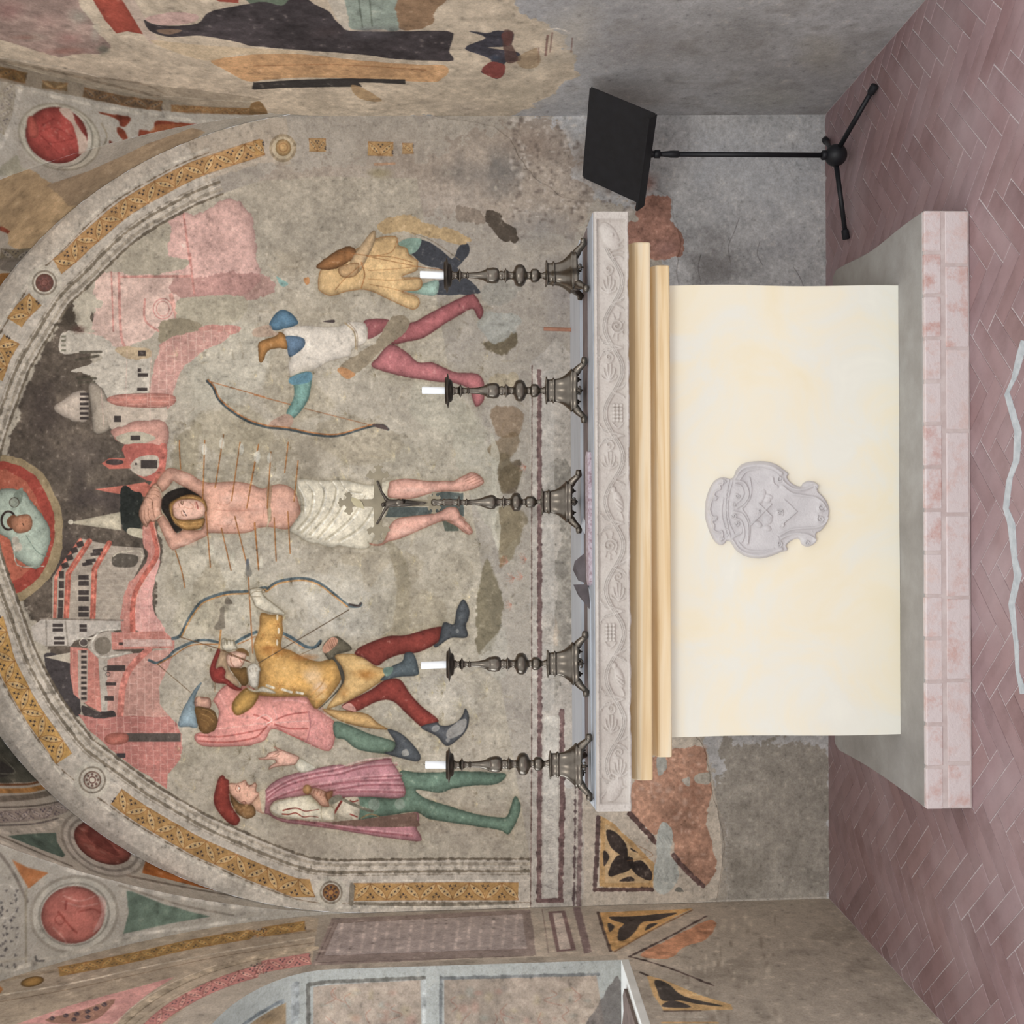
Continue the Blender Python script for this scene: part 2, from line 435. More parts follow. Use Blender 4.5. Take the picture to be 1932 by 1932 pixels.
# bare render below the fresco
P('p 1100,150 1700,150 1700,1800 1365,1800 1365,1600 1340,1450 1320,1380 1270,1000 1250,520 1230,400 1150,380 1050,360 1000,220', (168, 167, 167), rag=6, h=.3, sm=False)
for x, y, rx, ry, c, a in ((1420, 330, 130, 90, (184, 186, 190), .6), (1480, 450, 80, 60, (156, 155, 158), .5), (1350, 500, 60, 60, (112, 108, 106), .6), (1450, 1480, 110, 110, (150, 142, 130), .3), (1480, 1600, 90, 90, (150, 142, 130), .3),  # dark blob beside the altar paints its shade into the plaster
                           (1400, 1640, 60, 60, (138, 130, 118), .6), (1330, 280, 70, 60, (186, 188, 192), .5), (1530, 300, 50, 110, (178, 180, 184), .5)):
    B.blob(x, y, rx, ry, c, a)
for s_ in ('I 1680,1590 1640,1700 1600,1800 1620,1932', 'I 1830,1760 1810,1850 1850,1932', 'O 1880,150 1870,250 1890,330', 'K 1400,0 1380,100 1400,200', 'L 250,90 300,170 330,250'):
    Lc(s_, 1.2, (85, 80, 78), .6)
P('p 1362,1400 1570,1400 1570,1720 1364,1720 1366,1600 1345,1500', (146, 138, 126), rag=7, a=.85, sm=False)
# rough plaster loss area right of the fresco
P('B 0,1290 200,1250 800,1180 1200,1150 1932,900 I 300,850 600,1500 400,1700 0,1700 B 1700,1600 1200,1560 850,1560 500,1500 200,1500', (160, 146, 132), rag=9, a=.9, h=.35)
for x, y, rx, ry, c, a in ((760, 300, 90, 50, (140, 126, 112), .5), (900, 330, 60, 50, (120, 115, 110), .55), (960, 320, 40, 50, (112, 110, 108), .5), (1010, 270, 60, 40, (125, 108, 96), .6), (1090, 310, 70, 50, (135, 120, 108), .6), (1020, 430, 60, 45, (134, 130, 126), .7),
                           (1060, 560, 40, 90, (138, 132, 130), .6), (690, 330, 60, 40, (170, 160, 146), .5), (1150, 330, 50, 50, (140, 128, 118), .5), (560, 350, 60, 40, (168, 156, 138), .5), (860, 380, 70, 30, (172, 160, 148), .6)):
    B.blob(x, y, rx, ry, c, a)
for i in range(260):
    x = RNG.uniform(960, 1210); y = RNG.uniform(222, 420)
    B.blob(x, y, RNG.uniform(2, 8), RNG.uniform(2, 7), (196, 186, 176) if i % 2 else (104, 92, 84), .6)
for i in range(160):
    x = RNG.uniform(500, 980); y = RNG.uniform(290, 450)
    B.blob(x, y, RNG.uniform(2, 6), RNG.uniform(2, 6), (186, 176, 160) if i % 2 else (128, 116, 104), .4)
B.blob(520, 430, 34, 46, (118, 104, 90), .8); P('B -10,1620 60,1490 150,1510 220,1650 170,1780 60,1860 -60,1840 -80,1700', (172, 158, 132), rag=1.5, ed=.25)
P('I 930,1520 1000,1420 1090,1430 1190,1450 1170,1600 1240,1700 1250,1860 1100,1900 1030,1890 1030,1780 860,1780 870,1640 940,1620', (166, 118, 100), rag=2.5, h=.7, var=.12)
B.blob(1225, 350, 16, 26, (150, 92, 76), .5); B.blob(1255, 470, 22, 20, (150, 110, 102), .6)
P('B 1700,1540 1780,1540 1830,1620 1900,1700 1900,1780 1760,1720 1690,1640', (84, 74, 64), rag=2); P('B 1480,1500 1640,1540 1680,1640 1560,1620 1470,1600', (140, 126, 112), rag=2)
B.line([(1001, 222), (1232, 222)], 3, (190, 186, 180), .6, rag=1.)

# ---- field of the lunette
arch = T('p 1000,1681 830,1681 665,1683 625,1683 H 330,940 0,820 G 1700,750 1450,640 1200,500 1000,380 830,260 680,150 E 520,1850 380,1680 250,1500 120,1270 30,1080 p -20,1160 -55,1060 -70,957 -60,850 -25,740 5,665 C 210,395 335,205 500,50 A 700,1700 900,1530 1150,1380 1400,1250 1650,1160 1880,1090 p 536,280 600,274 710,276 800,278')
AC = crom(arch, False, 5)
def off(d, i0=0, i1=None):
    A_ = AC[i0:i1]; g = np.gradient(A_, axis=0); n_ = np.hypot(g[:, 0], g[:, 1])[:, None] + 1e-6
    nrm = np.stack([-g[:, 1], g[:, 0]], 1) / n_
    return A_ + nrm * d
# sign so that positive = towards the field
_m = len(AC) // 2
SG = 1 if off(10)[_m][0] > AC[_m][0] else -1
fld = [tuple(q) for q in off(60 * SG)]
fld[-1] = (fld[-1][0], 335)
B.poly(fld[::2], (164, 154, 135), sm=False, soft=2, var=.06)
for x, y, rx, ry, c, a in ((420, 620, 90, 60, (172, 164, 140), .6), (400, 740, 60, 60, (172, 168, 148), .7), (560, 840, 120, 60, (136, 124, 100), .6), (470, 850, 90, 60, (134, 122, 92), .6), (480, 700, 60, 40, (176, 170, 154), .6), (700, 760, 110, 70, (164, 154, 136), .6),
                           (760, 700, 80, 40, (148, 138, 116), .5), (640, 860, 140, 40, (128, 116, 96), .6), (780, 860, 90, 40, (150, 142, 122), .6), (870, 800, 60, 60, (160, 150, 128), .5), (540, 1060, 60, 60, (164, 154, 136), .5), (420, 1120, 90, 70, (176, 168, 144), .6), (350, 1090, 50, 70, (148, 134, 104), .5),
                           (640, 1090, 90, 60, (138, 124, 98), .6), (700, 1080, 80, 40, (172, 164, 150), .6), (560, 1130, 70, 60, (176, 168, 150), .7), (780, 1080, 60, 50, (158, 146, 124), .6), (800, 1150, 70, 60, (150, 138, 112), .5), (870, 1080, 60, 60, (136, 124, 100), .5), (640, 1180, 60, 40, (178, 172, 160), .6),
                           (760, 1280, 60, 60, (172, 166, 152), .6), (860, 1300, 60, 60, (158, 148, 132), .6), (900, 1420, 60, 80, (158, 146, 130), .6), (900, 1560, 80, 50, (150, 136, 120), .6), (560, 1590, 90, 30, (146, 132, 114), .6), (420, 1420, 50, 40, (160, 150, 126), .6), (340, 1440, 40, 40, (142, 132, 108), .6), (700, 1600, 90, 25, (160, 148, 132), .5),
                           (920, 700, 50, 50, (166, 156, 140), .6), (980, 880, 30, 60, (168, 160, 146), .5), (700, 470, 70, 30, (172, 162, 144), .5), (540, 500, 40, 30, (170, 154, 126), .5), (560, 590, 60, 50, (164, 150, 124), .5), (620, 600, 60, 30, (150, 138, 114), .5), (960, 1000, 30, 60, (150, 140, 118), .5)):
    B.blob(x, y, rx, ry, c, a)
# ---- vegetation flecks over the hill
for s_, c, a in (('p 330,1000 420,1040 500,1100 470,1180 380,1160 330,1100', (178, 170, 148), .6), ('p 360,620 450,600 520,660 480,740 400,760 350,700', (182, 176, 156), .6), ('p 520,620 560,700 640,760 560,800 500,760', (150, 138, 112), .55), ('p 600,800 700,790 760,840 700,880 620,860', (140, 126, 98), .5),
                 ('p 560,1100 620,1080 700,1120 680,1200 600,1180', (184, 178, 164), .6), ('p 700,1130 760,1110 840,1140 800,1200 720,1190', (142, 128, 100), .5), ('p 640,1050 720,1040 800,1060 760,1110 680,1100', (134, 120, 92), .5), ('p 380,780 470,770 520,830 440,860 380,840', (146, 134, 104), .55), ('p 340,820 380,800 370,900 330,880', (126, 114, 82), .6),
                 ('p 780,760 860,740 900,800 820,840', (172, 164, 144), .5), ('p 400,1050 430,1120 410,1200 360,1150', (140, 126, 96), .5), ('p 780,1290 860,1280 900,1340 830,1360', (178, 170, 156), .5), ('p 700,1470 800,1500 900,1490 860,1560 740,1560', (162, 146, 124), .4), ('p 340,1130 400,1120 390,1200 330,1190', (172, 162, 134), .6)):
    B.poly(T(s_), c, a=a, rag=2.5, soft=6, var=.1)
B.poly(fld[::2], (168, 158, 144), a=.34, sm=False, soft=2, var=.05)
for i in range(520):
    x = RNG.uniform(320, 985); y = RNG.uniform(470, 1600); L_ = RNG.uniform(5, 26); an = RNG.uniform(0, 3.14)
    B.line([(x, y), (x + L_ * math.cos(an), y + L_ * math.sin(an))], RNG.uniform(1.2, 4.5), [(188, 178, 156), (124, 112, 90), (176, 160, 128), (142, 128, 104)][i % 4], .3, sm=False, soft=2.2, rag=.6)
# ---- dark sky
P('p 150,560 95,640 60,720 30,800 16,860 14,960 20,1060 60,1165 110,1260 160,1330 210,1372 270,1300 300,1100 305,1000 292,920 262,860 200,790 170,700 190,620', (94, 83, 72), rag=3, var=.16, soft=3)
B.blob(120, 1040, 60, 60, (72, 62, 60), .6); B.blob(90, 780, 50, 60, (72, 62, 58), .6); B.blob(150, 860, 60, 50, (104, 92, 84), .5); B.blob(110, 1290, 30, 50, (66, 62, 62), .7); B.blob(120, 600, 30, 20, (84, 74, 60), .6); B.blob(190, 940, 60, 30, (76, 66, 66), .5)
P('p 82,1235 130,1245 150,1300 150,1350 120,1330', (70, 64, 64), rag=1)
# ---- town, right side
PK = (202, 160, 148); PKD = (184, 112, 100); WHT = (190, 180, 164); DK = (62, 54, 52)
def R(tg, x, y, w, h, col=DK, a=.95, ang=0):
    z = ZS[tg]; o = ZO[tg]; x = o[0] + x / z; y = o[1] + y / z; w /= z; h /= z
    c, s_ = math.cos(ang), math.sin(ang)
    B.poly([(x + u * w / 2 * c - v * h / 2 * s_, y + u * w / 2 * s_ + v * h / 2 * c) for u, v in ((-1, -1), (1, -1), (1, 1), (-1, 1))], col, a=a, sm=False, soft=.9, var=.03)
P('p 318,415 345,398 375,400 430,375 462,395 476,420 482,470 490,520 440,560 350,560 300,540 305,470', (192, 152, 142), rag=2.5, ed=.12, var=.08)
P('p 225,470 270,440 318,420 312,520 240,525', (172, 162, 142), rag=2.5)
P('C 690,180 760,130 1380,150 1430,290 1320,320 1330,490 1200,500 1160,560 1060,640 930,680 780,740 700,720 560,700 450,680 450,580 660,540 680,300', (204, 172, 158), rag=2, var=.07)
P('C 1300,170 1932,150 1932,300 1310,310', (170, 122, 114), a=.7, rag=3)
P('C 930,20 1360,30 1340,110 930,150', (168, 158, 138), rag=1.5)
for s_, w in (('C 815,130 830,560', 3), ('C 870,140 885,580 930,700', 5), ('C 890,165 1400,160', 5), ('C 1390,0 1400,130 1420,290', 4), ('A 1340,1560 1390,1932', 4), ('C 1060,330 1060,480 1160,560', 4)):
    Lc(s_, w, (186, 122, 112), .75)
B.ring(308, 583, 18, 19, 0, 2, (186, 120, 112), .8); B.ring(308, 583, 12, 14, 0, 1.4, (180, 112, 105), .8); Lc('C 1250,300 1300,490', 8, (196, 138, 124), .8)
P('C 1310,330 1760,320 1720,500 1330,490', (170, 160, 138), rag=2); P('C 1190,480 1440,500 1470,580 1380,620 1250,670 1160,620', (146, 134, 110), rag=2)
P('C 1480,525 1750,525 1700,590 1480,600', (188, 130, 118), rag=1.5, brick=(12, 22, (205, 170, 150)))
P('C 1200,640 1470,560 1690,590 1500,700 1400,760 1330,850 1270,1000 1240,1120 1100,1110 1110,860 1160,700', (192, 142, 130), rag=1.5, brick=(14, 18, (214, 180, 164)))
P('C 440,590 510,560 740,600 860,690 1090,700 1100,800 1090,1000 1000,1010 780,1050 660,960 700,900 600,860 520,850 720,780 740,740 580,720 440,720', WHT, rag=1.3, var=.06)
P('C 560,330 640,290 760,320 760,400 680,430 680,560 620,570 560,480', (184, 174, 154), rag=3); B.blob(130, 600, 20, 14, (66, 58, 50), .8); B.blob(150, 622, 14, 8, (92, 66, 58), .7)
for s_ in ('C 590,715 740,712', 'C 560,770 720,740', 'C 570,900 700,905', 'C 580,935 690,930'): Lc(s_, 5, (78, 72, 60), .8)
for y in (600, 630, 665, 700): R('C', 468, y, 34, 14, (120, 116, 98))
P('C 840,700 940,670 1090,690 1100,750 960,760', (186, 162, 128), rag=1)
P('C 390,1120 450,1060 560,1000 640,1010 640,1200 560,1220 460,1180', (178, 162, 146), rag=1, ed=.2)
for y in range(1020, 1200, 35): R('C', 618, y, 64, 20)
P('C 650,960 720,960 790,1080 800,1270 690,1300 680,1150', (172, 158, 140), rag=1, ed=.25)
P('C 760,1080 1100,1090 1210,1110 1200,1240 940,1240 830,1280 790,1200', (184, 168, 150), rag=1)
P('C 780,1060 890,1020 1250,1020 1240,1110 900,1110', (198, 128, 112), ed=.2, brick=(40, 9, (208, 160, 145)))
P('C 820,1280 930,1240 990,1220 1205,1220 1200,1410 1000,1400 900,1380 830,1330', (196, 142, 126), rag=1, ed=.2); P('C 850,1330 1000,1290 1140,1340 1000,1390 900,1380', (176, 166, 144))
P('C 920,1390 1200,1400 1190,1560 1140,1650 1060,1640 950,1560 920,1480', (186, 98, 86), rag=1); P('C 950,1560 1010,1480 1150,1470 1150,1570 1050,1620', (182, 168, 150))
P('C 745,1525 800,1485 930,1485 960,1560 800,1565', (190, 100, 84), sm=False); B.ell(217, 872, 17, 5.5, 0, (74, 62, 60))
for a_ in ((1045, 880, 75, 26), (1020, 845, 26, 26), (1040, 985, 75, 24), (860, 1200, 50, 45), (990, 1338, 70, 34), (1090, 1530, 120, 60), (1038, 722, 56, 40), (995, 1528, 16, 16)): R('C', *a_)
for s_ in ('C 1110,700 1090,1000', 'C 1100,1020 1095,1240', 'C 740,980 760,1250', 'C 930,700 920,1000'): Lc(s_, 1.3, (204, 170, 155), .6)
P('C 695,1712 940,1680 1060,1660 1120,1700 1080,1770 900,1750 800,1735', (196, 108, 90), sm=False)
Lc('C 1190,1400 1180,1580 1110,1700', 13, (190, 104, 90), 1, rag=.6)
P('p 233,917 252,928 268,936 268,966 262,1003 232,1000 229,955', (50, 54, 50), rag=1, var=.15)
P('E 510,98 560,88 880,22 890,158 560,112', (190, 178, 152), sm=False, ed=.15); B.ell(134.5, 985, 5, 4.5, 0, (196, 186, 165)); P('E 950,138 1100,165 1090,222 940,185', (186, 176, 150))
# ---- town, left side
P('E 385,500 590,215 830,270 1045,285 1060,345 950,560 930,820 830,820 385,820', (164, 150, 134), sm=False, brick=(60, 12, (180, 168, 150)))
P('E 1050,120 1110,100 1155,340 1050,500 1000,620 985,890 900,890 890,720 930,560 1000,480 1090,345 1050,250', (192, 124, 110), rag=1.3, brick=(13, 15, (200, 150, 138)))
P('E 1165,365 1140,520 1118,640 1130,770 1200,890 985,890 990,700 1050,520', (208, 148, 138), rag=1, brick=(16, 18, (214, 170, 158)))
Lc('E 1100,60 1130,200 1148,335 1050,500 990,620 970,750 972,890', 10, (190, 100, 84)); Lc('E 1115,80 1145,200 1165,350 1065,510 1005,630 990,760', 1.3, (214, 178, 160), .8)
for s_, w in (('E 402,820 412,500 445,430 590,225', 6), ('E 485,820 502,470 655,235', 10), ('E 678,820 692,440 800,250', 10)):
    Lc(s_, w, (188, 98, 80), sm=False)
    Lc(s_, 1.2, (212, 140, 118), .7, sm=False)
for x, y in ((452, 480), (452, 552), (450, 622), (446, 690), (444, 745), (442, 795)): R('E', x, y, 36, 52)
for x, y in ((478, 412), (510, 355), (545, 302), (588, 258)): R('E', x, y, 50, 40, ang=-.35)
for y in (500, 543, 610, 655, 727, 770): R('E', 613, y, 76, 34)
for x, y in ((640, 400), (665, 378), (700, 330), (716, 303)): R('E', x, y, 74, 24, ang=-.15)
P('E 820,360 850,325 940,330 1010,350 980,420 840,420', (92, 84, 74)); Lc('E 1030,400 1030,310 880,318 830,345', 2.4, (186, 174, 152))
P('E 230,860 310,800 880,820 880,880 760,890 650,930 560,950 520,1000 340,1000 250,960', (180, 170, 158), sm=False, rag=.4); Lc('E 340,805 345,1000', 3, (150, 140, 128)); Lc('E 300,800 900,812', 3, (128, 116, 104)); Lc('E 480,820 500,1000', 3, (146, 136, 124))
for a_ in ((425, 848, 76, 24), (425, 882, 76, 24), (435, 942, 76, 22), (435, 977, 76, 22), (610, 853, 54, 24), (610, 883, 54, 24)): R('E', *a_)
B.ell(159, 1212, 8, 7, 0, (86, 76, 72)); B.ring(159, 1212, 8, 7, 0, 1.2, (196, 186, 170))
P('E 640,1010 700,920 830,890 850,960 830,1030 960,1040 950,1080 760,1120 680,1080', (166, 154, 140)); B.ell(195, 1218, 16, 17, 0, (122, 112, 98)); Lc('E 540,960 600,940 680,940 740,890 850,880', 3, (192, 184, 170)); Lc('E 700,930 670,990 700,1050 760,1080 930,1050', 3, (186, 178, 164))
P('E 330,1080 520,1045 520,1125', (184, 172, 152), sm=False)
P('E 515,1005 640,1015 720,1090 745,1485 640,1430 540,1350 515,1200', (190, 118, 104), sm=False, brick=(20, 26, (205, 150, 134))); P('E 572,1030 645,1030 640,1400 600,1420 575,1360', (166, 148, 134), sm=False)
for y in range(1040, 1400, 38): R('E', 615, y, 40, 20)
P('E 720,1090 790,1120 800,1500 745,1490', (172, 162, 148), sm=False)
P('E 940,1060 1270,1020 1230,1150 1160,1300 1165,1420 1200,1460 1270,1545 860,1510 780,1500 790,1100', (190, 138, 124), sm=False, rag=.8, brick=(14, 20, (206, 168, 154)))
P('E 600,1430 720,1480 830,1470 830,1530 640,1530', (70, 62, 60))
Lc('E 1090,1020 960,1150 900,1290 880,1500', 12, (190, 112, 98), 1)
P('E 815,900 1200,890 1275,960 1275,1015 820,1025', (190, 120, 106), sm=False, brick=(13, 14, (206, 150, 138))); P('E 900,950 1250,950 1262,1000 900,1005', (198, 164, 152), sm=False, brick=(13, 12, (176, 130, 118)))
for a_ in ((850, 1160, 132, 42), (812, 1275, 76, 24), (800, 1380, 66, 34), (785, 1493, 90, 34), (885, 982, 30, 20)): R('E', *a_)
for x, y in ((775, 1165), (790, 1205)): B.ring(x / 3.864, 960 + y / 3.864, 4, 4, 0, 1.2, (80, 70, 66))
P('E 580,1500 700,1520 1240,1510 1290,1560 1330,1640 1335,1740 1310,1830 1230,1932 G 1220,220 1100,130 900,0 E 800,1740 640,1600', (184, 114, 104), sm=False, rag=.8, brick=(13, 17, (206, 160, 148)))
R('E', 1120, 1665, 400, 62, (82, 76, 70)); R('E', 885, 1797, 66, 34, (60, 56, 58)); P('E 770,1660 830,1632 930,1640 930,1700 830,1720 775,1700', (190, 108, 92), ed=.2)
# roundel of the saviour at the apex
B.ell(8, 1000, 112, 140, 0, (150, 130, 96), rag=1); B.ell(6, 998, 98, 126, 0, (160, 66, 54), rag=.8); B.ell(0, 995, 82, 108, 0, (176, 92, 70), rag=1.5)
P('p -5,930 40,925 60,945 88,985 95,1010 92,1040 70,1072 30,1050 20,1020 -5,1000', (158, 172, 156), rag=1, ed=.25); B.ring(17, 982, 13, 17, 0, 4, (60, 50, 46)); B.ell(26, 985, 12, 13, .2, (120, 76, 52), rag=.6); P('p 24,978 52,970 62,982 58,1000 36,1006 24,996', (186, 124, 92), ed=.25); B.ell(34, 1032, 9, 9, 0, (188, 178, 160)); Lc('p 50,1010 70,1040 90,1050', 1.2, (110, 130, 116)); Lc('p 44,988 46,992', 1.6, (70, 50, 40)); Lc('p 28,1020 34,1066 84,1068', 2, (176, 186, 170), .8)
P('p 26,935 44,920 40,950', (120, 132, 118)); B.ell(28, 948, 8, 8, 0, (150, 158, 142)); B.ring(28, 948, 9, 9, 0, 1.2, (74, 60, 50)); B.ell(30, 1020, 7, 8, 0, (170, 162, 146))
for i in range(190):
    x = RNG.uniform(330, 930); y = RNG.uniform(640, 1560)
    tuft(B, x, y, RNG.uniform(8, 18), (196, 178, 136) if i % 3 else (112, 100, 74), 6, .5, w=1.2)
for s_, c, a in (('F 900,120 1000,360 1010,620 930,1000 1120,900 1100,400', (140, 128, 102), .5), ('F 560,410 760,420 830,610 950,400 1020,420 1030,640 980,900 740,880 540,650', (172, 164, 148), .5), ('F 1680,370 1740,420 1790,600 1790,860 1640,1060 1610,700', (112, 102, 78), .8), ('F 1790,900 1810,850 1850,1060 1790,1230 1640,1080', (176, 170, 156), .6),
                 ('D 1150,960 1290,940 1600,1150 1700,1300 1600,1360 1180,1200', (166, 160, 142), .5), ('D 1450,1400 1640,1330 1790,1500 1790,1932 1650,1932', (172, 166, 148), .6), ('D 1680,660 1860,560 1910,640 1800,740', (104, 92, 70), .9), ('D 1640,470 1760,420 1932,440 1932,520 1760,650 1680,580', (158, 158, 150), .9),
                 ('D 1650,260 1850,160 1932,120 1932,300 1740,380', (150, 146, 136), .8), ('D 1720,900 1900,860 1932,900 1932,1000 1740,1000', (168, 152, 122), .7), ('D 1720,1130 1932,1130 1932,1300 1780,1330', (126, 98, 70), .6), ('D 1700,1400 1880,1300 1932,1400 1800,1500', (118, 96, 68), .6), ('D 1800,1600 1932,1500 1900,1720 1810,1720', (92, 78, 60), .8),
                 ('F 1780,0 1932,0 1932,260 1800,430 1770,330', (128, 116, 90), .8), ('d 670,0 760,0 800,100 950,180 880,320 760,420 670,430', (112, 98, 74), .8), ('d 650,660 900,640 980,800 900,960 700,1180 640,1150', (134, 120, 94), .75), ('d 640,1240 720,1200 720,1330 650,1380', (130, 100, 72), .7)):
    B.poly(T(s_), c, a=a, rag=2, soft=3)
for x, y in ((962, 1090), (978, 1088), (957, 1140), (985, 1055), (950, 1060), (984, 880)): tuft(B, x + 8, y, 15, (178, 118, 98), 7, .8, 1.0)
for x, y in ((920, 1300), (870, 1330), (840, 1290), (830, 1400), (900, 1350), (760, 920), (820, 880), (655, 870), (650, 900), (745, 860), (700, 1140), (560, 930)): tuft(B, x, y, 22, (192, 176, 134), 9, .5, 1.5)
P('p 935,895 942,870 938,840 925,820 930,900 928,1000 940,1040 944,1010', (186, 180, 162), a=.7, rag=1)
# ---- saint in the middle
P('c 800,720 1430,720 1450,540 1600,505 1890,520 1900,850 1500,800 1300,860 800,860', (80, 88, 86), sm=False, rag=.4, var=.1); P('c 1600,900 1820,940 1820,1050 1640,1050', (92, 98, 86), sm=False, rag=.4)
P('a 440,700 560,590 760,540 880,590 1010,660 1000,760 640,720 590,850 600,1040 730,1150 650,1200 590,1150 520,1000 430,850', (44, 38, 34), var=.15)
P('a 350,470 440,340 540,255 690,285 860,350 1000,440 1150,470 1500,455 1740,495 1900,560 D 180,1675 290,1720 340,1880 F 340,60 300,110 230,150 100,130 0,145 a 1850,1120 1700,1190 1480,1210 1120,1200 1090,1240 860,1350 680,1420 600,1450 540,1400 450,1210 380,1050 350,960 430,920 520,1020 650,1210 760,1150 1000,1160 1040,1000 1070,800 1000,670 820,560 680,490 620,450 590,450 520,540 440,600 380,560', SK, ed=.22, edw=5, out=SKD, ow=1.1, var=.05, n=3)
for x, y, rx, ry, c, a in ((440, 940, 26, 12, (220, 178, 160), .5), (440, 985, 26, 10, (220, 178, 160), .5), (490, 960, 22, 14, (216, 170, 152), .4), (530, 955, 22, 20, (214, 164, 146), .4), (470, 962, 40, 4, (176, 118, 98), .35), (450, 925, 30, 6, (178, 122, 100), .35), (510, 925, 12, 5, (178, 122, 100), .35), (350, 900, 18, 8, (222, 180, 160), .4), (350, 1025, 24, 7, (222, 178, 158), .4), (312, 895, 14, 5, (196, 142, 118), .4)):
    B.blob(x, y, rx, ry, c, a)
Lc('a 1240,760 1320,800 1400,780 1440,740', 1.5, (168, 104, 82), .5); Lc('a 1240,1080 1320,1100 1420,1080 1470,1000', 1.3, (168, 104, 82), .4); Lc('a 1180,850 1300,870 1500,880 1700,870', 1.3, (166, 100, 80), .45)
Lc('F 30,-60 60,-20 70,60', 1.1, (150, 92, 74), .5); Lc('D 340,1780 330,1932', 1.4, (150, 92, 74), .6)
P('D 90,1700 130,1700 120,1830 130,1932 100,1932', (150, 120, 92), a=.8); P('F 105,0 125,0 115,80 100,130 90,130 105,70', (164, 150, 120), a=.8)
P('a 540,800 620,720 800,645 950,660 1050,720 1085,800 1090,870 1065,905 1040,850 980,760 860,720 700,740 620,800 600,900 620,970 720,1005 900,1010 1045,985 1050,1060 980,1140 800,1160 680,1110 580,1000', (168, 122, 66), ed=.35, edw=2.5, out=(110, 72, 36))
P('a 600,790 680,725 860,710 1000,740 1055,810 1065,890 1010,970 820,1010 690,1005 615,960 595,870', (212, 164, 142), ed=.22, edw=3, out=(150, 92, 68), ow=.9)
for s_, w, c in (('a 700,750 735,790 745,740', 1.6, (120, 80, 62)), ('a 715,735 725,785', 1.3, (90, 60, 50)), ('a 745,880 770,915 790,950', 2.0, (70, 50, 48)), ('a 715,880 725,930 760,965', 1.3, (140, 92, 68)), ('a 675,770 690,815', 1.2, (150, 104, 78)), ('a 760,820 830,850 880,840 895,815 870,780 850,765', 1.1, (176, 112, 88)), ('a 935,755 950,800 960,850', 2.6, (166, 84, 72)), ('a 910,760 925,800 925,840', 1.1, (184, 110, 92)), ('a 620,850 700,830 760,840', 1.0, (196, 140, 116)), ('a 990,800 1000,850', 1.0, (186, 126, 104))):
    Lc(s_, w, c, .85)
B.ell(349.8, 969, 1.6, 1.0, .6, (214, 200, 190)); B.ell(344.5, 947.5, 1.3, 1.6, 0, (176, 150, 110))
for s_ in ('a 620,1010 800,1060 1000,1040', 'a 600,960 700,1080 900,1110', 'a 700,680 900,690 1040,760', 'a 560,850 580,960 640,1060', 'a 760,1110 900,1090 1020,1100'): Lc(s_, 1.1, (206, 160, 92), .6)
P('a 210,640 260,560 300,500 350,480 385,520 430,600 435,700 420,860 430,930 380,1010 300,1040 260,1035 210,1115 150,1060 110,980 100,900 130,800 180,700', (190, 140, 116), ed=.3, edw=2.5, out=(112, 72, 52), ow=1)
for s_ in ('a 230,600 330,580 400,610', 'a 220,640 330,640 390,680', 'a 260,550 370,540', 'a 240,850 240,950 280,1030', 'a 180,870 180,980 230,1080', 'a 130,870 140,1000 200,1090', 'a 300,760 310,900 330,980', 'a 210,680 290,720 290,850'): Lc(s_, 1.1, (120, 78, 56), .75)
Lc('a 330,520 400,560 430,650 420,700', 1.8, (176, 160, 130), .8); Lc('a 350,1000 400,960 440,940', 1.6, (186, 172, 144), .8); Lc('a 330,1040 340,1130 400,1180 440,1200', 1.2, (120, 104, 76), .8)
CL = (194, 184, 162)
P('p 560,912 566,903 609,906 648,905 700,915 738,905 735,935 733,960 722,985 700,1028 687,1036 661,1034 640,1030 625,1034 600,1026 583,1024 560,1010 546,1001 556,985 568,965 566,940', CL, ed=.22, edw=4, out=(140, 126, 100), ow=1)
for s_ in ('p 560,915 572,940 572,965', 'p 575,908 590,930 584,970 562,998', 'p 600,908 612,930 600,970 570,1004', 'p 625,907 634,925 622,965 585,1008', 'p 655,925 640,965 600,1015', 'p 690,935 660,980 615,1018', 'p 710,950 680,995 640,1020', 'p 640,906 655,925 680,930'):
    Lc(s_, 4.5, (150, 138, 112), .5, taper=(.5, 1)); Lc(' '.join(['p'] + ['%g,%g' % (x + 4, y + 3) for x, y in T(s_)]), 2.6, (212, 206, 192), .6)
for s_ in ('c 870,360 1000,330 1120,322 1400,355 1640,352 1760,350 1850,300 1932,262 D 1575,1590 1620,1598 1660,1630 1672,1665 1640,1690 1590,1712 1520,1728 c 1800,500 1620,500 1450,520 1250,580 1100,605 860,585 830,520 850,420',
           'c 575,1225 700,1240 790,1180 850,1000 950,890 1100,855 1400,822 1560,785 1680,720 1800,735 1850,830 1932,900 F 1500,60 1560,110 1592,165 1565,188 1520,165 1470,125 1400,90 c 1750,930 1600,912 1300,1032 1000,1160 840,1200 740,1255 620,1255'):
    P(s_, (202, 148, 130), ed=.25, edw=4, out=SKD, ow=1.2)
B.blob(780, 925, 40, 6, (220, 178, 162), .5); B.blob(760, 1003, 36, 7, (220, 176, 158), .5)
for s_ in ('D 1660,1625 1560,1670', 'D 1670,1645 1590,1680', 'D 1640,1610 1540,1655', 'D 1620,1600 1530,1640', 'F 1590,170 1530,110', 'F 1560,185 1500,120', 'F 1575,150 1530,95'): Lc(s_, 1, (140, 84, 66), .7)
AR = (158, 100, 50)
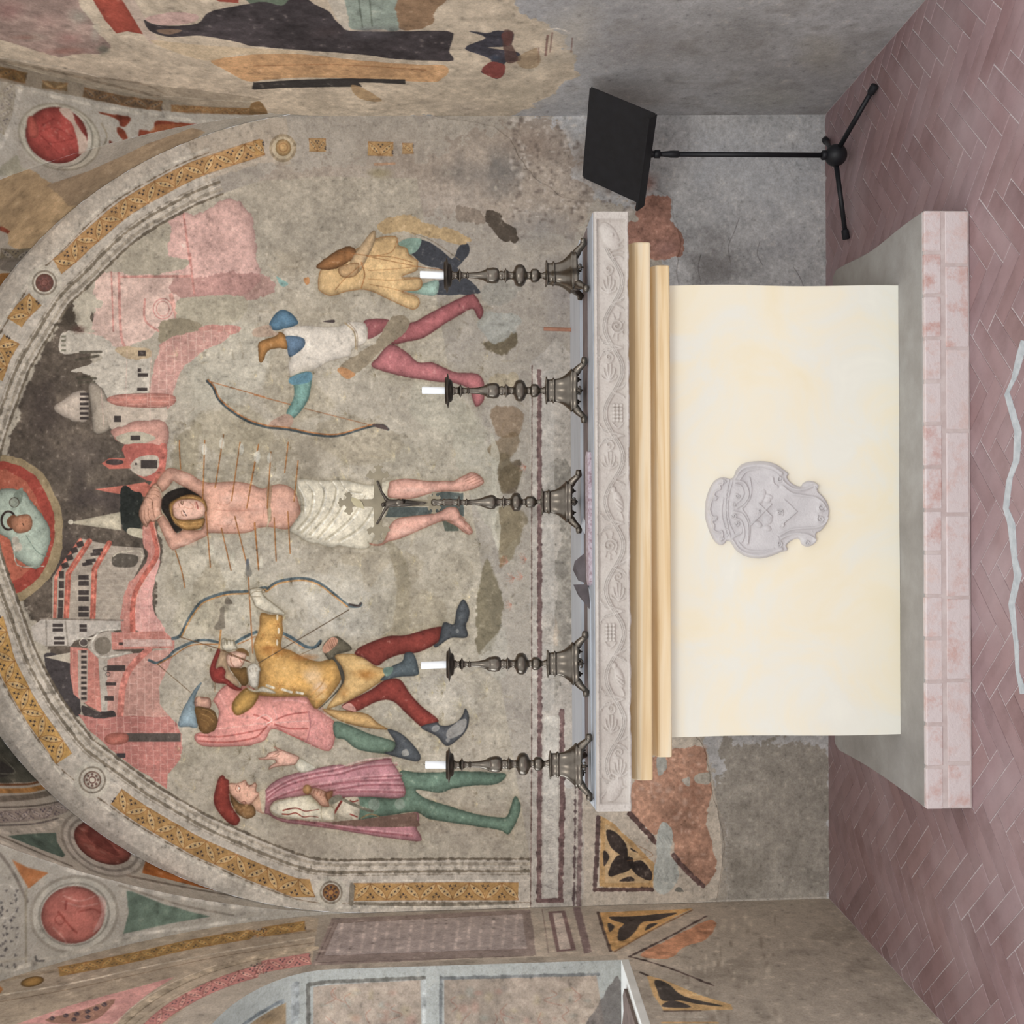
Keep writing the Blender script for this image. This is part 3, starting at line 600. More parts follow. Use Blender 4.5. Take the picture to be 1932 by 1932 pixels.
for s_ in ('a 690,-150 690,0 706,270', 'C 1495,1355 1480,1790', 'C 1632,1315 1570,1700', 'C 1752,1370 1690,1795', 'C 1885,1390 1800,1850', 'a 1075,900 1140,1700', 'a 1300,1130 1440,1745', 'a 1495,960 1690,1740', 'a 1780,1060 1842,1740', 'a 630,1460 720,1750 770,2000', 'D 248,1370 222,1590', 'D 122,1440 95,1850', 'D 32,1385 0,1540 -30,1700', 'D 320,1505 290,1800', 'F 5,100 32,445', 'F 145,65 160,380', 'F 245,20 262,325'):
    Lc(s_, 1.9, AR, .95); Lc(' '.join(['p'] + ['%g,%g' % (x + 1, y) for x, y in T(s_)]), .8, (110, 66, 34), .6)
for x, y, l in ((386, 848, 11), (419, 836, 11), (456, 848, 11), (487, 862, 12), (509, 864, 10), (484, 862, 10)): B.ell(x, y, 4.5, l, .05, (190, 186, 172), a=.7)
for x, y in ((396, 1048), (436, 1062), (489, 1072)): B.ell(x + 4, y - 10, 4, 10, .1, (184, 178, 158), a=.5)
P('a 1660,1600 1700,1590 1700,1740 1670,1740', (86, 90, 96)); 
# ---- standing archer on the right, white tunic
P('D 1000,650 1130,510 1180,490 1300,420 1560,295 1610,305 1665,405 1640,470 1600,400 1540,415 1400,500 1240,605 1110,635', (158, 88, 90), ed=.28, edw=4, out=(112, 56, 58), rag=.4)
P('D 860,820 900,750 990,660 1100,710 1190,785 1300,790 1460,860 1620,870 1672,930 1674,1060 1620,1112 1590,1060 1560,980 1440,935 1300,925 1050,880', (168, 98, 100), ed=.28, edw=4, out=(116, 60, 60), rag=.4)
P('D 808,480 980,478 940,560 830,620 812,560', (150, 84, 86), ed=.2)
P('D 200,570 290,520 600,525 700,490 810,512 822,640 720,690 700,745 560,780 410,860 270,905 245,800 262,740 215,620', (194, 184, 170), ed=.16, edw=6, out=(150, 136, 116), rag=.4)
Lc('D 660,500 730,570 740,690', 3, (158, 134, 98), .8); Lc('D 690,500 750,580 750,700', 1, (130, 100, 70), .8)
P('D 108,520 150,440 205,404 270,430 320,492 300,520 220,542 150,556', (82, 116, 140), ed=.25); P('D 228,600 340,604 372,640 350,690 262,748 240,680', (88, 112, 136), ed=.2)
P('D 30,700 40,640 150,600 185,565 232,600 242,690 170,685 100,705 66,785 35,780', (184, 128, 70), ed=.3, rag=.5); P('D 0,545 110,515 140,560 180,580 120,600 0,600', (172, 140, 118), a=.7)
P('D 262,900 410,858 405,1010 372,1095 290,1192 235,1160 288,1050 290,960', (112, 152, 142), ed=.25, edw=5, out=(70, 104, 100)); P('D 262,900 410,858 406,930 275,950', (88, 128, 144)); P('D 232,1165 285,1195 262,1260 190,1250 110,1270 120,1220', (160, 130, 112))
P('D 600,830 720,740 880,640 1000,460 1120,470 1100,560 980,650 880,760 740,880 650,905', (138, 124, 102), rag=1.5, h=.35); P('D 600,850 640,820 742,870 680,912', (172, 122, 80), rag=.6)
bow = 'C 1515,925 1560,975 1600,1060 1700,1150 1820,1220 1932,1255 D 110,1262 250,1275 430,1312 600,1322 780,1272 870,1248 940,1250 975,1276'
Lc(bow, 5.5, (66, 74, 76)); Lc(' '.join(['p'] + ['%g,%g' % (x + 1, y - 2.6) for x, y in T(bow)][:-2]), 2.6, (160, 104, 62)); Lc('C 1530,928 1932,1040 D 0,1025 265,1095', 1.8, (160, 100, 58), .9, sm=False); Lc('D 370,1125 850,1245', 1.6, (150, 96, 60), .8, sm=False)
P('D 860,1240 940,1240 980,1280 900,1265', (84, 70, 66))
# ---- archer at the far right, ochre tunic
P('D 1150,0 1320,30 1440,55 1500,120 1640,260 1600,290 1330,292 1340,190 1450,180 1300,80', (64, 66, 72), rag=.6); P('B 1140,1830 1220,1750 1350,1810 1440,1890 1490,1800 1550,1770 1565,1850 1500,1932 1450,1960 1250,1940', (64, 66, 72), rag=.6)
P('B 1040,1790 1100,1745 1210,1740 1210,1790 1160,1850 1060,1850', (124, 152, 138), rag=.4); P('D 1110,270 1220,220 1335,190 1342,260 1310,302 1200,290', (146, 176, 162), ed=.2)
P('B 900,1640 1080,1570 1300,1640 1480,1690 1590,1750 1500,1785 1250,1730 1050,1700 940,1700', (178, 150, 108), rag=2)
P('D 465,240 480,120 560,70 640,40 720,-20 B 880,1745 1030,1725 1052,1790 1110,1810 1132,1860 1190,1900 D 1192,70 1180,120 1080,165 1200,172 1222,220 1190,262 1080,272 1190,312 1202,370 1150,404 1000,340 830,262 700,268 560,302 490,275', (200, 164, 112), ed=.22, edw=5, out=(158, 100, 54), ow=1.2, rag=.3)
P('D 455,80 560,0 700,-50 760,20 700,60 580,112 480,115', (154, 104, 62), ed=.3, rag=.8)
P('B 690,1932 770,1800 870,1680 880,1760 800,1932 760,1990 700,2010', (206, 172, 128), ed=.25); P('B 620,1950 760,1920 740,2010 640,2020', (188, 150, 104), ed=.2, out=(130, 84, 46))
for s_, w, a in (('D 780,60 805,150 780,245', 2.4, .7), ('D 590,260 660,180 740,110 800,60', 1.6, .6), ('D 1180,90 1000,110 830,120', 1.2, .6), ('D 1200,175 1000,190 830,180', 1.2, .6), ('D 1150,60 1000,20 820,10 B 600,1830', 1.4, .7), ('D 1190,300 1000,250 840,220', 1.2, .6), ('B 870,1870 1000,1840 1040,1760', 1.4, .6), ('D 820,15 1190,90 1400,120 1500,170', 1.3, .8)):
    Lc(s_, w, (150, 92, 48), a)
P('D 360,180 400,165 405,215 375,225', (176, 122, 76), rag=.6); P('D 160,160 250,215 200,235', (124, 158, 150), rag=.6)
P('D 500,490 580,478 578,500', (70, 60, 60)); Lc('B 1150,1700 1300,1760 1500,1900', 1.6, (110, 96, 76), .7)
# ---- archer behind (pink robe) and archer with red hood
P('b 170,1340 260,1190 400,1090 560,1150 620,1080 800,1170 860,1250 1500,1270 1620,1400 1932,1620 F 585,1570 592,1650 545,1762 400,1712 250,1642 130,1602 80,1682 0,1712 E 1800,1725 1530,1732 1440,1702 1430,1640 1560,1600 1600,1480 1560,1400', (204, 132, 122), ed=.2, edw=5, out=(150, 74, 66), ow=1.1)
for s_, w, c, a in (('E 1440,1650 1600,1660 1800,1630 1932,1600', 3, (164, 74, 66), .6), ('E 1450,1690 1650,1700 1850,1670 F 60,1620 110,1560', 3, (160, 68, 60), .65), ('E 1500,1610 1700,1590 1932,1560', 2.5, (224, 166, 152), .6), ('F 0,1500 60,1520 130,1560', 3, (162, 70, 62), .6), ('F 0,1560 80,1570 110,1590', 2.5, (222, 160, 150), .6),
                    ('F 150,1540 250,1500 400,1480', 3, (160, 72, 66), .7), ('F 150,1570 260,1600 390,1600', 3, (160, 72, 66), .7), ('F 170,1590 250,1640 360,1680', 2.6, (168, 80, 74), .6), ('F 160,1560 280,1550 400,1545', 2.6, (224, 170, 160), .6), ('F 395,1480 410,1580 380,1700', 3, (150, 88, 92), .6), ('F 20,1530 80,1500 130,1540 70,1575', 2, (226, 176, 166), .8), ('F 150,1545 165,1520 140,1440', 2.4, (214, 156, 148), .6),
                    ('F 140,1400 260,1390 380,1410', 4, (214, 150, 146), .5), ('E 1600,1350 1700,1500 1850,1520', 4, (216, 152, 142), .45)):
    Lc(s_, w, c, a)
for i in range(130):
    x = RNG.uniform(585, 630); y = RNG.uniform(1340, 1412)
    B.ell(x, y, 1.3, 1.3, 0, (170, 96, 96) if i % 2 else (222, 166, 158), a=.5)
P('F 470,1420 585,1560 590,1650 550,1750 480,1730 400,1700 410,1580 390,1470', (198, 128, 126), a=.35)
P('E 1300,1580 1340,1450 1440,1290 1475,1268 1425,1370 1432,1450 1446,1590 1380,1590', (128, 148, 158), ed=.25, rag=.4); P('E 1430,1375 1490,1372 1535,1385 1530,1455 1430,1445', (198, 146, 124), ed=.3, out=(120, 70, 50)); P('E 1422,1450 1500,1450 1560,1470 1592,1540 1565,1610 1490,1642 1450,1600', (112, 80, 44), ed=.2, rag=.6); B.ell(376, 1322, 4, 9, 0, (206, 160, 130), a=.6, rag=.5)
for s_ in ('b 20,1450 120,1480 200,1560', 'b 0,1520 110,1560 180,1640', 'b 10,1600 90,1640 120,1700'): Lc(s_, 1.2, (160, 122, 70), .7)
Lc('E 1090,1102 1150,1122 1230,1080 1280,1030 1400,972 1500,955 1590,972', 5, (76, 88, 92)); Lc('E 1150,1134 1260,1075 1340,1020 1420,990 1590,985', 2, (168, 112, 62)); Lc('b 490,490 600,420 720,360 805,325', 5.5, (74, 90, 96)); Lc('b 540,500 640,460 790,390', 2, (168, 114, 66)); Lc('b 1190,345 1290,390 1400,460 1520,535 1650,550 1740,458', 5.5, (74, 90, 98)); Lc('b 1210,390 1380,490 1500,565', 2, (176, 124, 76)); Lc('b 1740,458 1745,490 1700,540', 2, (52, 48, 46)); Lc('E 1150,1130 1390,1335', 1.3, (96, 74, 50), .9, sm=False); Lc('b 1450,650 1640,570', 1.3, (96, 74, 50), .8)
P('b 270,600 380,620 385,800 430,900 540,1040 545,1120 400,1060 340,990 345,880 290,830 220,850 240,720', (178, 148, 118), ed=.2)
P('b 250,560 190,690 132,850 140,970 200,1060 350,1080 430,1140 530,1178 592,1160 500,1110 400,1030 342,980 356,900 300,832 218,855 225,770 270,640 275,580', (142, 52, 46), ed=.2, out=(96, 34, 32))
P('b 430,830 560,850 650,840 700,900 695,1000 660,1090 600,1090 530,1010 440,900', (118, 86, 46), ed=.2, rag=.6); P('b 500,590 600,560 690,620 690,680 620,640', (116, 84, 48))
P('b 378,650 500,608 600,625 660,650 640,720 610,800 560,845 430,835 378,780', (206, 164, 142), ed=.28, edw=3, out=(130, 82, 60)); Lc('b 430,700 440,780 480,830', 1.2, (130, 80, 60)); Lc('b 400,650 560,710 720,770', 1.4, (90, 60, 44), .9); Lc('b 440,640 450,680', 1.6, (80, 50, 40)); Lc('b 560,720 590,770', 1.3, (150, 84, 70))
P('b 300,440 340,415 380,450 400,430 440,450 480,440 500,500 530,572 460,590 390,608 310,570', (192, 182, 160), ed=.25, out=(110, 96, 70)); [Lc(s_, 1.1, (104, 92, 66), .8) for s_ in ('b 335,510 340,430 365,430 372,500', 'b 380,510 385,440', 'b 430,510 430,440', 'b 480,520 470,450')]
P('b 200,270 240,180 270,60 275,-20 330,-20 345,120 350,250 305,275 280,300', (112, 102, 88), a=.85, rag=.6, soft=2); P('E 1640,690 1660,640 1700,690', (112, 102, 88)); Lc('b 288,300 262,560', 3.2, (168, 118, 66)); Lc('b 205,1050 200,1200', 1.2, (120, 90, 60))
# ---- front archer, golden doublet
P('b 870,60 1010,75 1175,80 1180,200 1192,330 1165,545 1300,595 1500,700 1700,755 1850,728 F 560,1080 600,1120 640,1200 600,1300 460,1455 b 1560,1290 1500,1262 1200,1268 1000,1262 850,1240 830,1150 850,1000 850,800 800,700 765,560 790,430 850,280', (196, 146, 76), ed=.28, edw=7, out=(138, 84, 36), ow=1.1, var=.07)
for x, y, rx, ry, c, a in ((590, 1275, 22, 16, (214, 178, 134), .8), (606, 1295, 16, 16, (208, 176, 150), .7), (540, 1270, 30, 20, (206, 162, 96), .5), (520, 1230, 30, 8, (170, 108, 46), .6), (510, 1222, 20, 5, (150, 86, 36), .6), (575, 1240, 26, 6, (168, 100, 44), .5), (500, 1190, 14, 12, (206, 158, 88), .5), (610, 1315, 16, 8, (214, 184, 140), .6)):
    B.blob(x, y, rx, ry, c, a)
for s_ in ('b 960,1105 1060,1140', 'b 1180,1160 1320,1205', 'b 1390,1205 1480,1222'): Lc(s_, 4.5, (214, 206, 188), .9)
for x, y in ((1110, 110), (1130, 310), (1108, 480)): B.ell(380 + x / 7.728, 1150 + y / 7.728, 2, 6, 0, (214, 200, 176), a=.9)
for x, y in ((1120, 215), (1100, 410), (1150, 1110), (1360, 1170), (900, 370), (800, 1240)):
    for q in range(6): B.line([(380 + x / 7.728, 1150 + y / 7.728), (380 + x / 7.728 + 8 * math.cos(q * 1.05), 1150 + y / 7.728 + 8 * math.sin(q * 1.05))], 1., (150, 92, 40), .6, sm=False)
for s_ in ('b 1600,1240 1750,1100 1800,1000', 'b 1660,1290 1820,1160 1900,1050', 'b 1560,1280 1700,1350'): Lc(s_, 2.4, (190, 134, 72), .7)
P('b 450,1400 500,1290 640,1150 760,1180 840,1230 800,1340 720,1440 560,1535 480,1510', (188, 142, 70), ed=.35, edw=6, out=(140, 86, 34))
P('b 665,1100 720,1150 800,1170 900,1120 1070,1190 1060,1222 900,1200 780,1200 690,1160', (204, 194, 172), ed=.2, out=(130, 110, 80)); P('b 668,860 700,810 780,770 840,820 868,870 850,920 845,1000 830,1110 770,1140 710,1100 680,980', (192, 184, 168), ed=.25, edw=3, out=(120, 100, 76)); P('b 705,560 740,520 770,560 805,720 780,780 700,740', (176, 160, 132), ed=.2)
[Lc(s_, 1.0, (130, 104, 78), .7) for s_ in ('b 700,860 720,900', 'b 750,850 760,900', 'b 800,850 800,900')]
P('F 470,1455 540,1390 620,1300 635,1240 600,1130 560,1085 590,1075 640,1150 660,1240 630,1310 560,1380 490,1445', (88, 82, 72), ed=.2)
P('F 590,1068 720,1058 800,1090 880,1145 1000,1190 880,1285 720,1382 600,1435 530,1452 620,1320 660,1240 640,1150', (198, 158, 98), ed=.22, edw=5, out=(140, 92, 44)); B.blob(695, 1272, 26, 12, (158, 100, 40), .8); B.blob(650, 1310, 12, 14, (166, 110, 50), .6); B.blob(690, 1250, 26, 6, (214, 182, 130), .6)
P('F 500,1460 620,1470 740,1478 830,1500 900,1560 972,1606 860,1598 760,1582 620,1540', (202, 158, 98), ed=.3, edw=4, out=(140, 90, 42))
P('F 738,1040 790,998 970,930 1100,922 1250,880 1355,858 1370,880 1345,965 1200,1042 1060,1060 960,1100 892,1142 800,1085 740,1062', (126, 52, 44), ed=.25, edw=5, out=(84, 34, 30))
P('F 1345,965 1380,830 1455,842 1475,740 1522,660 1565,730 1560,800 1540,850 1556,915 1530,940 1430,940 1330,1006 1308,990', (78, 82, 86), ed=.25, out=(46, 46, 50)); B.ell(863, 1190, 3, 4, 0, (130, 132, 130), a=.8)
P('F 640,1445 690,1400 850,1320 960,1245 1062,1245 1130,1340 1220,1440 1335,1530 1320,1565 1230,1592 1110,1490 1010,1400 900,1400 740,1475', (134, 54, 46), ed=.25, edw=5, out=(84, 34, 30)); P('F 640,1445 700,1410 740,1475', (184, 130, 118), rag=.5)
P('F 1215,1590 1330,1556 1350,1575 1410,1580 1480,1550 1520,1500 1540,1455 1565,1520 1545,1610 1480,1682 1400,1726 1330,1655', (86, 88, 92), ed=.25, out=(50, 50, 54))
P('F 1420,1600 1500,1545 1545,1540 1520,1630 1430,1670 1400,1650', (146, 142, 136), a=.9, rag=.6); B.ell(822, 1374, 8, 6, -.5, (142, 140, 136), a=.8); B.ell(845, 1396, 4, 4, 0, (142, 140, 136), a=.8)
P('F 920,1250 980,1190 1000,1150 1080,1110 1100,1052 1160,1055 1195,1160 1186,1212 1060,1222', (82, 92, 96), ed=.22, out=(50, 54, 58)); P('F 940,1165 1010,1152 1000,1200 960,1220', (94, 116, 104))
P('F 585,1552 700,1580 840,1640 1030,1700 1012,1762 950,1782 760,1752 660,1680 590,1660', (98, 120, 102), ed=.25, edw=4, out=(60, 78, 66)); P('F 972,1608 1060,1632 1140,1700 1208,1790 1192,1838 1100,1822 950,1778 1012,1762 1030,1700', (80, 84, 88), ed=.2, out=(48, 48, 54)); P('F 1075,1770 1110,1750 1130,1790 1090,1800', (142, 140, 134), rag=.4)
bow2 = 'E 1262,945 1320,920 1380,800 1440,712 1500,660 1650,612 1800,603 1932,575 F 90,590 180,530 350,508 470,540 580,620 680,700 760,708 778,690'
Lc(bow2, 6, (78, 90, 94)); Lc(' '.join(['p'] + ['%g,%g' % (x + (1.5 if i < 6 else 0), y + 3.4) for i, (x, y) in enumerate(T(bow2)[1:-2])]), 2.8, (176, 128, 76)); Lc('p 660,1140 676,1143 681,1138', 4, (70, 60, 56))
Lc('E 1310,932 1600,1020 1820,1112', 1.7, (104, 74, 48), .95, sm=False); Lc('F 690,735 30,1125', 1.6, (86, 66, 48), .95, sm=False)
Lc('E 1812,490 1845,1050', 2.4, (154, 100, 58), .95, sm=False); P('E 1790,460 1812,400 1840,470 1812,500', (104, 100, 92), a=.7)
P('E 1820,600 1870,570 1932,590 F 60,590 80,640 230,765 120,760 20,720 E 1850,680', (192, 182, 160), ed=.25, edw=3, out=(120, 104, 76)); [Lc(s_, 1.1, (110, 96, 70), .8) for s_ in ('E 1830,620 1870,600 1932,610', 'E 1840,580 1900,590', 'F -40,640 50,640')]
P('F 500,1005 540,950 590,930 625,940 712,1022 600,1060 550,1100 510,1050', (100, 92, 74), ed=.25, out=(62, 56, 46)); P('F 498,1010 560,938 610,950 592,1000 520,1052', (180, 130, 104)); [Lc('F %d,%d %d,%d' % (530 + i * 14, 960 - i * 4, 550 + i * 14, 1020 - i * 6), 1, (124, 76, 56), .8) for i in range(5)]
# ---- youth with the cloak at the left
P('H 1060,90 1200,100 1450,88 1720,100 1835,112 1760,180 1600,190 1450,212 1340,242 1180,222 1250,285 1400,335 1600,395 1790,425 e 850,950 900,800 930,760 975,830 972,930 910,1070 850,1146 780,1110 H 1700,500 1500,470 1280,432 1180,385 1000,405 900,415 760,440 745,350 750,262 1060,280', (98, 122, 104), ed=.25, edw=5, out=(62, 80, 66), rag=.4, var=.1)
for x, y in ((705, 1518), (755, 1517)): B.ell(x, y, 11, 11, 0, (134, 146, 132), a=.7, rag=1)
P('H 560,270 750,262 760,440 690,440 590,400 560,330', (196, 184, 162), ed=.2); Lc('H 660,265 585,390', 4, (130, 50, 44)); Lc('H 700,300 720,310 755,300', 2.5, (140, 60, 52)); Lc('H 700,400 750,420', 2.5, (140, 60, 52)); Lc('H 560,255 640,290 760,345 860,380', 6, (110, 104, 88)); Lc('H 780,430 860,400 1000,462', 2.5, (120, 100, 70))
P('i 890,680 1050,540 1300,440 1600,370 1932,310 H 700,50 960,-5 1010,30 1060,110 1092,272 850,272 560,272 i 1700,700 1400,760 1100,800 1000,850 965,940 1000,1020 1150,1070 1500,1108 1880,1125 H 590,455 900,480 1160,385 1200,430 1182,500 1212,560 1190,596 900,562 600,512 400,482 200,452 110,402 i 890,985 870,800', (174, 116, 122), ed=.22, edw=5, out=(112, 66, 66), rag=.3)
P('H 600,455 900,425 1160,385 1185,440 1182,490 900,495 600,480', (110, 84, 72), rag=.6)
for s_ in ('i 920,800 1100,660 1350,560 1700,480 1932,450 H 800,60 1040,40', 'i 930,720 1200,560 1500,460 1932,380 H 800,20 1000,0', 'i 940,840 1200,720 1500,640 1750,590 H 800,140 1075,120', 'H 480,250 800,190 1085,190', 'H 480,200 760,160 1070,150', 'H 600,240 800,235 1090,240', 'H 300,440 700,510 1150,560'):
    Lc(s_, 3, (134, 70, 76), .6); Lc(' '.join(['p'] + ['%g,%g' % (x, y - 4) for x, y in T(s_)]), 2, (206, 158, 158), .5)
P('i 968,950 1000,860 1120,810 1300,775 1520,745 1620,840 1690,890 1850,910 1870,1000 1850,1100 1600,1098 1300,1070 1080,1030', (206, 196, 172), ed=.2, out=(140, 120, 92))
for s_ in ('i 1150,955 1250,930 1350,925 1450,965 1550,955 1650,940', 'i 1140,1005 1230,1010 1330,990 1430,1045 1540,1035 1640,1050'): Lc(s_, 2.8, (130, 50, 40), .95, taper=(1, .4))
B.blob(590, 1512, 14, 6, (178, 168, 140), .6); Lc('i 1690,900 1680,1000 1700,1090', 1.2, (140, 124, 92), .8)
P('i 1540,740 1520,700 1560,640 1640,650 1740,690 1800,760 1790,850 1785,900 1690,890 1620,820', (204, 150, 124), ed=.25, out=(120, 70, 50)); [Lc('i %d,%d %d,%d' % (1590 + 50 * i, 665 + 12 * i, 1570 + 50 * i, 720 + 14 * i), 1.4, (130, 76, 58), .8) for i in range(4)]
B.ell(580, 1489, 8, 9, 0, (198, 146, 90), ed=.3, out=(140, 86, 46)); P('i 1740,720 1840,680 1830,760 1780,830', (170, 112, 76), ed=.3, out=(110, 64, 40)); P('i 1790,800 1932,730 H 640,290 560,330', (110, 106, 90), a=.8)
P('i 1300,315 1370,215 1500,280 1610,365 1400,425', (190, 184, 166), ed=.18, out=(140, 128, 104)); P('i 810,218 900,205 950,150 1035,122 1070,110 1020,72 1035,62 1130,105 1250,150 1372,205 1350,260 1300,315 1100,335 1000,360 950,384 955,345 1000,310 1050,278 1020,242 900,246 820,240', (208, 158, 138), ed=.25, edw=2.5, out=(124, 76, 58), ow=1)
[Lc(s_, 1, (140, 86, 66), .7) for s_ in ('i 1000,190 1080,140 1130,120', 'i 950,215 1050,200 1100,160', 'i 1040,240 1060,290 1100,300')]
P('i 700,870 830,700 890,690 885,960 860,1000 760,950', (206, 160, 132), ed=.2); P('i 815,700 900,680 890,960 850,960 840,860', (190, 176, 150), a=.9)
P('i 400,700 460,780 540,850 640,850 740,890 772,990 720,1060 620,1075 520,1010 440,880', (150, 110, 68), ed=.3, rag=.6)
P('i 390,580 500,575 560,555 618,528 640,565 655,590 700,600 755,562 780,600 770,640 775,690 815,715 790,760 700,860 640,870 560,850 450,760 395,690', (210, 158, 134), ed=.24, edw=3, out=(134, 80, 58), ow=1)
for s_, w in (('i 525,610 545,640 540,690', 2), ('i 500,600 485,660 520,700', 1.2), ('i 640,570 640,600', 1.5), ('i 670,620 700,600', 1.8), ('i 560,850 600,830 630,850 600,880', 1.6)): Lc(s_, w, (116, 68, 54), .85)
B.ell(451.5, 1486.5, 1.4, 2, 0, (225, 215, 205))
for q in range(14): B.ell(455 + RNG.uniform(-14, 24), 1525 + RNG.uniform(-8, 14), 3, 2.4, 0, (176, 134, 86) if q % 2 else (124, 86, 52), a=.5)
P('i 290,465 325,480 340,510 385,535 388,620 400,800 430,900 480,980 542,1070 530,1120 490,1162 400,1140 280,1020 200,900 178,780 205,650 240,520', (146, 58, 48), ed=.25, edw=5, out=(100, 40, 36))

# ---- painted arch frame round the lunette
PL = (180, 170, 156)
def strip(d0, d1, col, a=1., i0=0, i1=None, **k):
    u = [tuple(q) for q in off(d0 * SG, i0, i1)]; v = [tuple(q) for q in off(d1 * SG, i0, i1)]
    step = 2; u = u[::step] + [u[-1]]; v = v[::step] + [v[-1]]
    B.poly(u + v[::-1], col, a=a, sm=False, soft=1.2, **k)
NA = len(AC)
strip(-60, 62, PL, 1, 0, NA - 28, var=.06)
strip(-60, 30, (176, 160, 140), .6, NA - 30, NA - 14, rag=2, var=.06)
for d, w, c, a in ((61, 4.5, (104, 92, 76), .9), (52, 6, (150, 138, 120), .8), (45, 3, (186, 174, 156), .9), (38, 5.5, (118, 106, 88), .85), (32, 2, (140, 126, 106), .6), (20, 1.5, (196, 188, 174), .8), (-21, 2, (122, 104, 82), .8), (-28, 5, (196, 188, 172), .6)):
    B.line([tuple(q) for q in off(d * SG, 0, NA - 26)][::2], w, c, a, sm=False, rag=.5)
tr = lambda s_, hw, c=30.5, **k: tracery(B, T(s_), hw, c, **k)
tr('p 978,1681 830,1681 668,1682', 16.5)
tr('p 590,1675 H 330,945 0,820 G 1700,750 1450,640 1200,500 1000,380 850,270', 17.5, 31)
tr('E 470,1820 380,1680 250,1500 120,1270 40,1100 0,940 -40,800', 18, 31, base=(192, 146, 78))
tr('C -40,900 20,740 90,620', 17, 31); tr('C 110,500 160,430 260,330', 16, 30); tr('C 420,90 500,40 A 560,1820 700,1700 900,1530 1150,1380 1400,1250 1650,1160 1915,1075', 16, 31, base=(176, 134, 84))
tr('B 0,1085 70,1075', 14, 30); tr('B 400,1060 520,1060', 12, 20, a=.8); tr('B 830,1085 1010,1090', 13, 30, a=.85); tr('B 1080,1085 1160,1085', 10, 24, a=.7)
for x, y, r, ci, c2 in ((625, 1683, 22, 16, (172, 120, 64)), (175, 1471, 26, 17, (150, 118, 108)), (85, 534, 24, 17, (128, 84, 76))):
    B.ell(x, y, r + 8, r + 8, 0, (186, 178, 162)); B.ring(x, y, r - 2, r - 2, 0, 3.5, (126, 114, 98), .8); B.ell(x, y, ci, ci, 0, (196, 186, 168) if y == 1471 else c2, ed=.25)
    for q in range(8): B.ell(x + ci * .62 * math.cos(q * .785), y + ci * .62 * math.sin(q * .785), 2.6, 2.6, 0, (96, 66, 60) if y != 1683 else (60, 50, 56), a=.8)
    B.ring(x, y, ci * .35, ci * .35, 0, 2, (104, 64, 56), .9); B.ring(x, y, ci * .9, ci * .9, 0, 2, (110, 74, 60), .8)
B.ell(536, 280, 24, 26, 0, (176, 160, 132), rag=.8); B.ring(534, 280, 23, 24, 0, 5, (142, 124, 98), .8); B.ell(535, 279, 15, 16, 0, (188, 150, 98), ed=.25, rag=.4); B.ring(535, 279, 8, 8, 0, 2, (150, 106, 66), .7)
B.blob(715, 328, 26, 10, (150, 138, 104), .7); Lc('B 880,1200 1020,1195', 5, (176, 124, 86), .6, rag=.6)
P('H 690,1055 690,1010 700,905 730,920 720,1060', (130, 120, 104)); Lc('H 740,1050 1300,1060 1890,1045', 6, (118, 108, 92), .9); Lc('H 730,880 1300,885 1900,885', 2.5, (196, 188, 174), .7)
Lc('p 600,1722 900,1719 1100,1712 1300,1702 1565,1693', 3, (196, 188, 176), .7, rag=.8)
# ---- painted mouldings and inscription under the lunette
P('p 1000,690 1000,1716 1108,1712 1108,1360 1108,700 1050,640', (172, 164, 154), rag=1.2, sm=False, var=.05)
P('d 1190,180 1540,160 1545,1932 e 1240,0 M 230,1000 230,790 330,780 340,300 M 340,0 d 1340,1240 1370,1100 1380,700', (140, 134, 124), a=.8, rag=2.5, var=.14); P('M 215,800 330,780 370,1000 230,960', (164, 150, 134), a=.8, rag=2, var=.14)
P('p 1016,700 1016,1345 1046,1340 1046,700', (178, 172, 164), a=.7, sm=False, rag=1)
LB = (112, 86, 84)
Lc('p 1004,690 1003,1000 1003,1400 1001,1714', 1.8, (110, 84, 76), .9, sm=False, rag=.3); Lc('p 1017,700 1018,1000 1018,1400 1017,1698', 8.5, LB, .92, sm=False, rag=.7)
Lc('p 1060,1342 1061,1500 1059,1600 1057,1698', 9.5, LB, .95, sm=False, rag=.8); Lc('p 1015,1699 1060,1698', 8, LB, 1, sm=False, rag=.5)
Lc('p 1086,1395 1085,1550 1082,1708', 3.6, (96, 78, 78), .9, sm=False, rag=.8); Lc('p 1094,1470 1094,1600 1091,1709', 8, (126, 104, 102), .85, sm=False, rag=.8)
P('p 1026,1350 1026,1692 1052,1692 1053,1350', (190, 184, 174), sm=False, rag=.4)
letters(B, 'A DI', 1031, 1676, 15, 13, (128, 118, 116), .55); letters(B, 'TERMANA', 1032, 1625, 11, 12, (140, 130, 126), .38); letters(B, 'DITO', 1032, 1543, 11, 12, (128, 118, 116), .5)
B.ell(1074, 1477, 10, 10, 0, (184, 180, 174))
# ---- painted dado: triangle with leaves
P('p 1100,1360 1100,1710 1240,1705 1355,1695 1365,1640 1362,1560 1350,1500 1335,1430 1320,1385 1250,1360', (184, 172, 156), rag=1.5, sm=False, var=.05)
P('O 880,395 900,180 1080,-30 1200,-80 1400,-90 1440,60 1475,170 1480,260 1450,330 1450,520 1510,720 1490,830 1400,900 1200,690 1180,560 1130,470 1060,560', (178, 132, 108), rag=2.2, var=.12)
for i in range(120):
    x = RNG.uniform(1195, 1330); y = RNG.uniform(1400, 1640); B.blob(x, y, RNG.uniform(2, 7), RNG.uniform(2, 7), (206, 172, 154) if i % 2 else (156, 106, 84), .45)
P('O 1080,-20 1130,-60 1150,60 1090,120', (160, 158, 150), rag=1); P('O 1360,120 1470,100 1470,170 1380,170', (172, 164, 150), rag=1.2); P('O 1260,150 1310,130 1310,190', (176, 168, 156), rag=1)
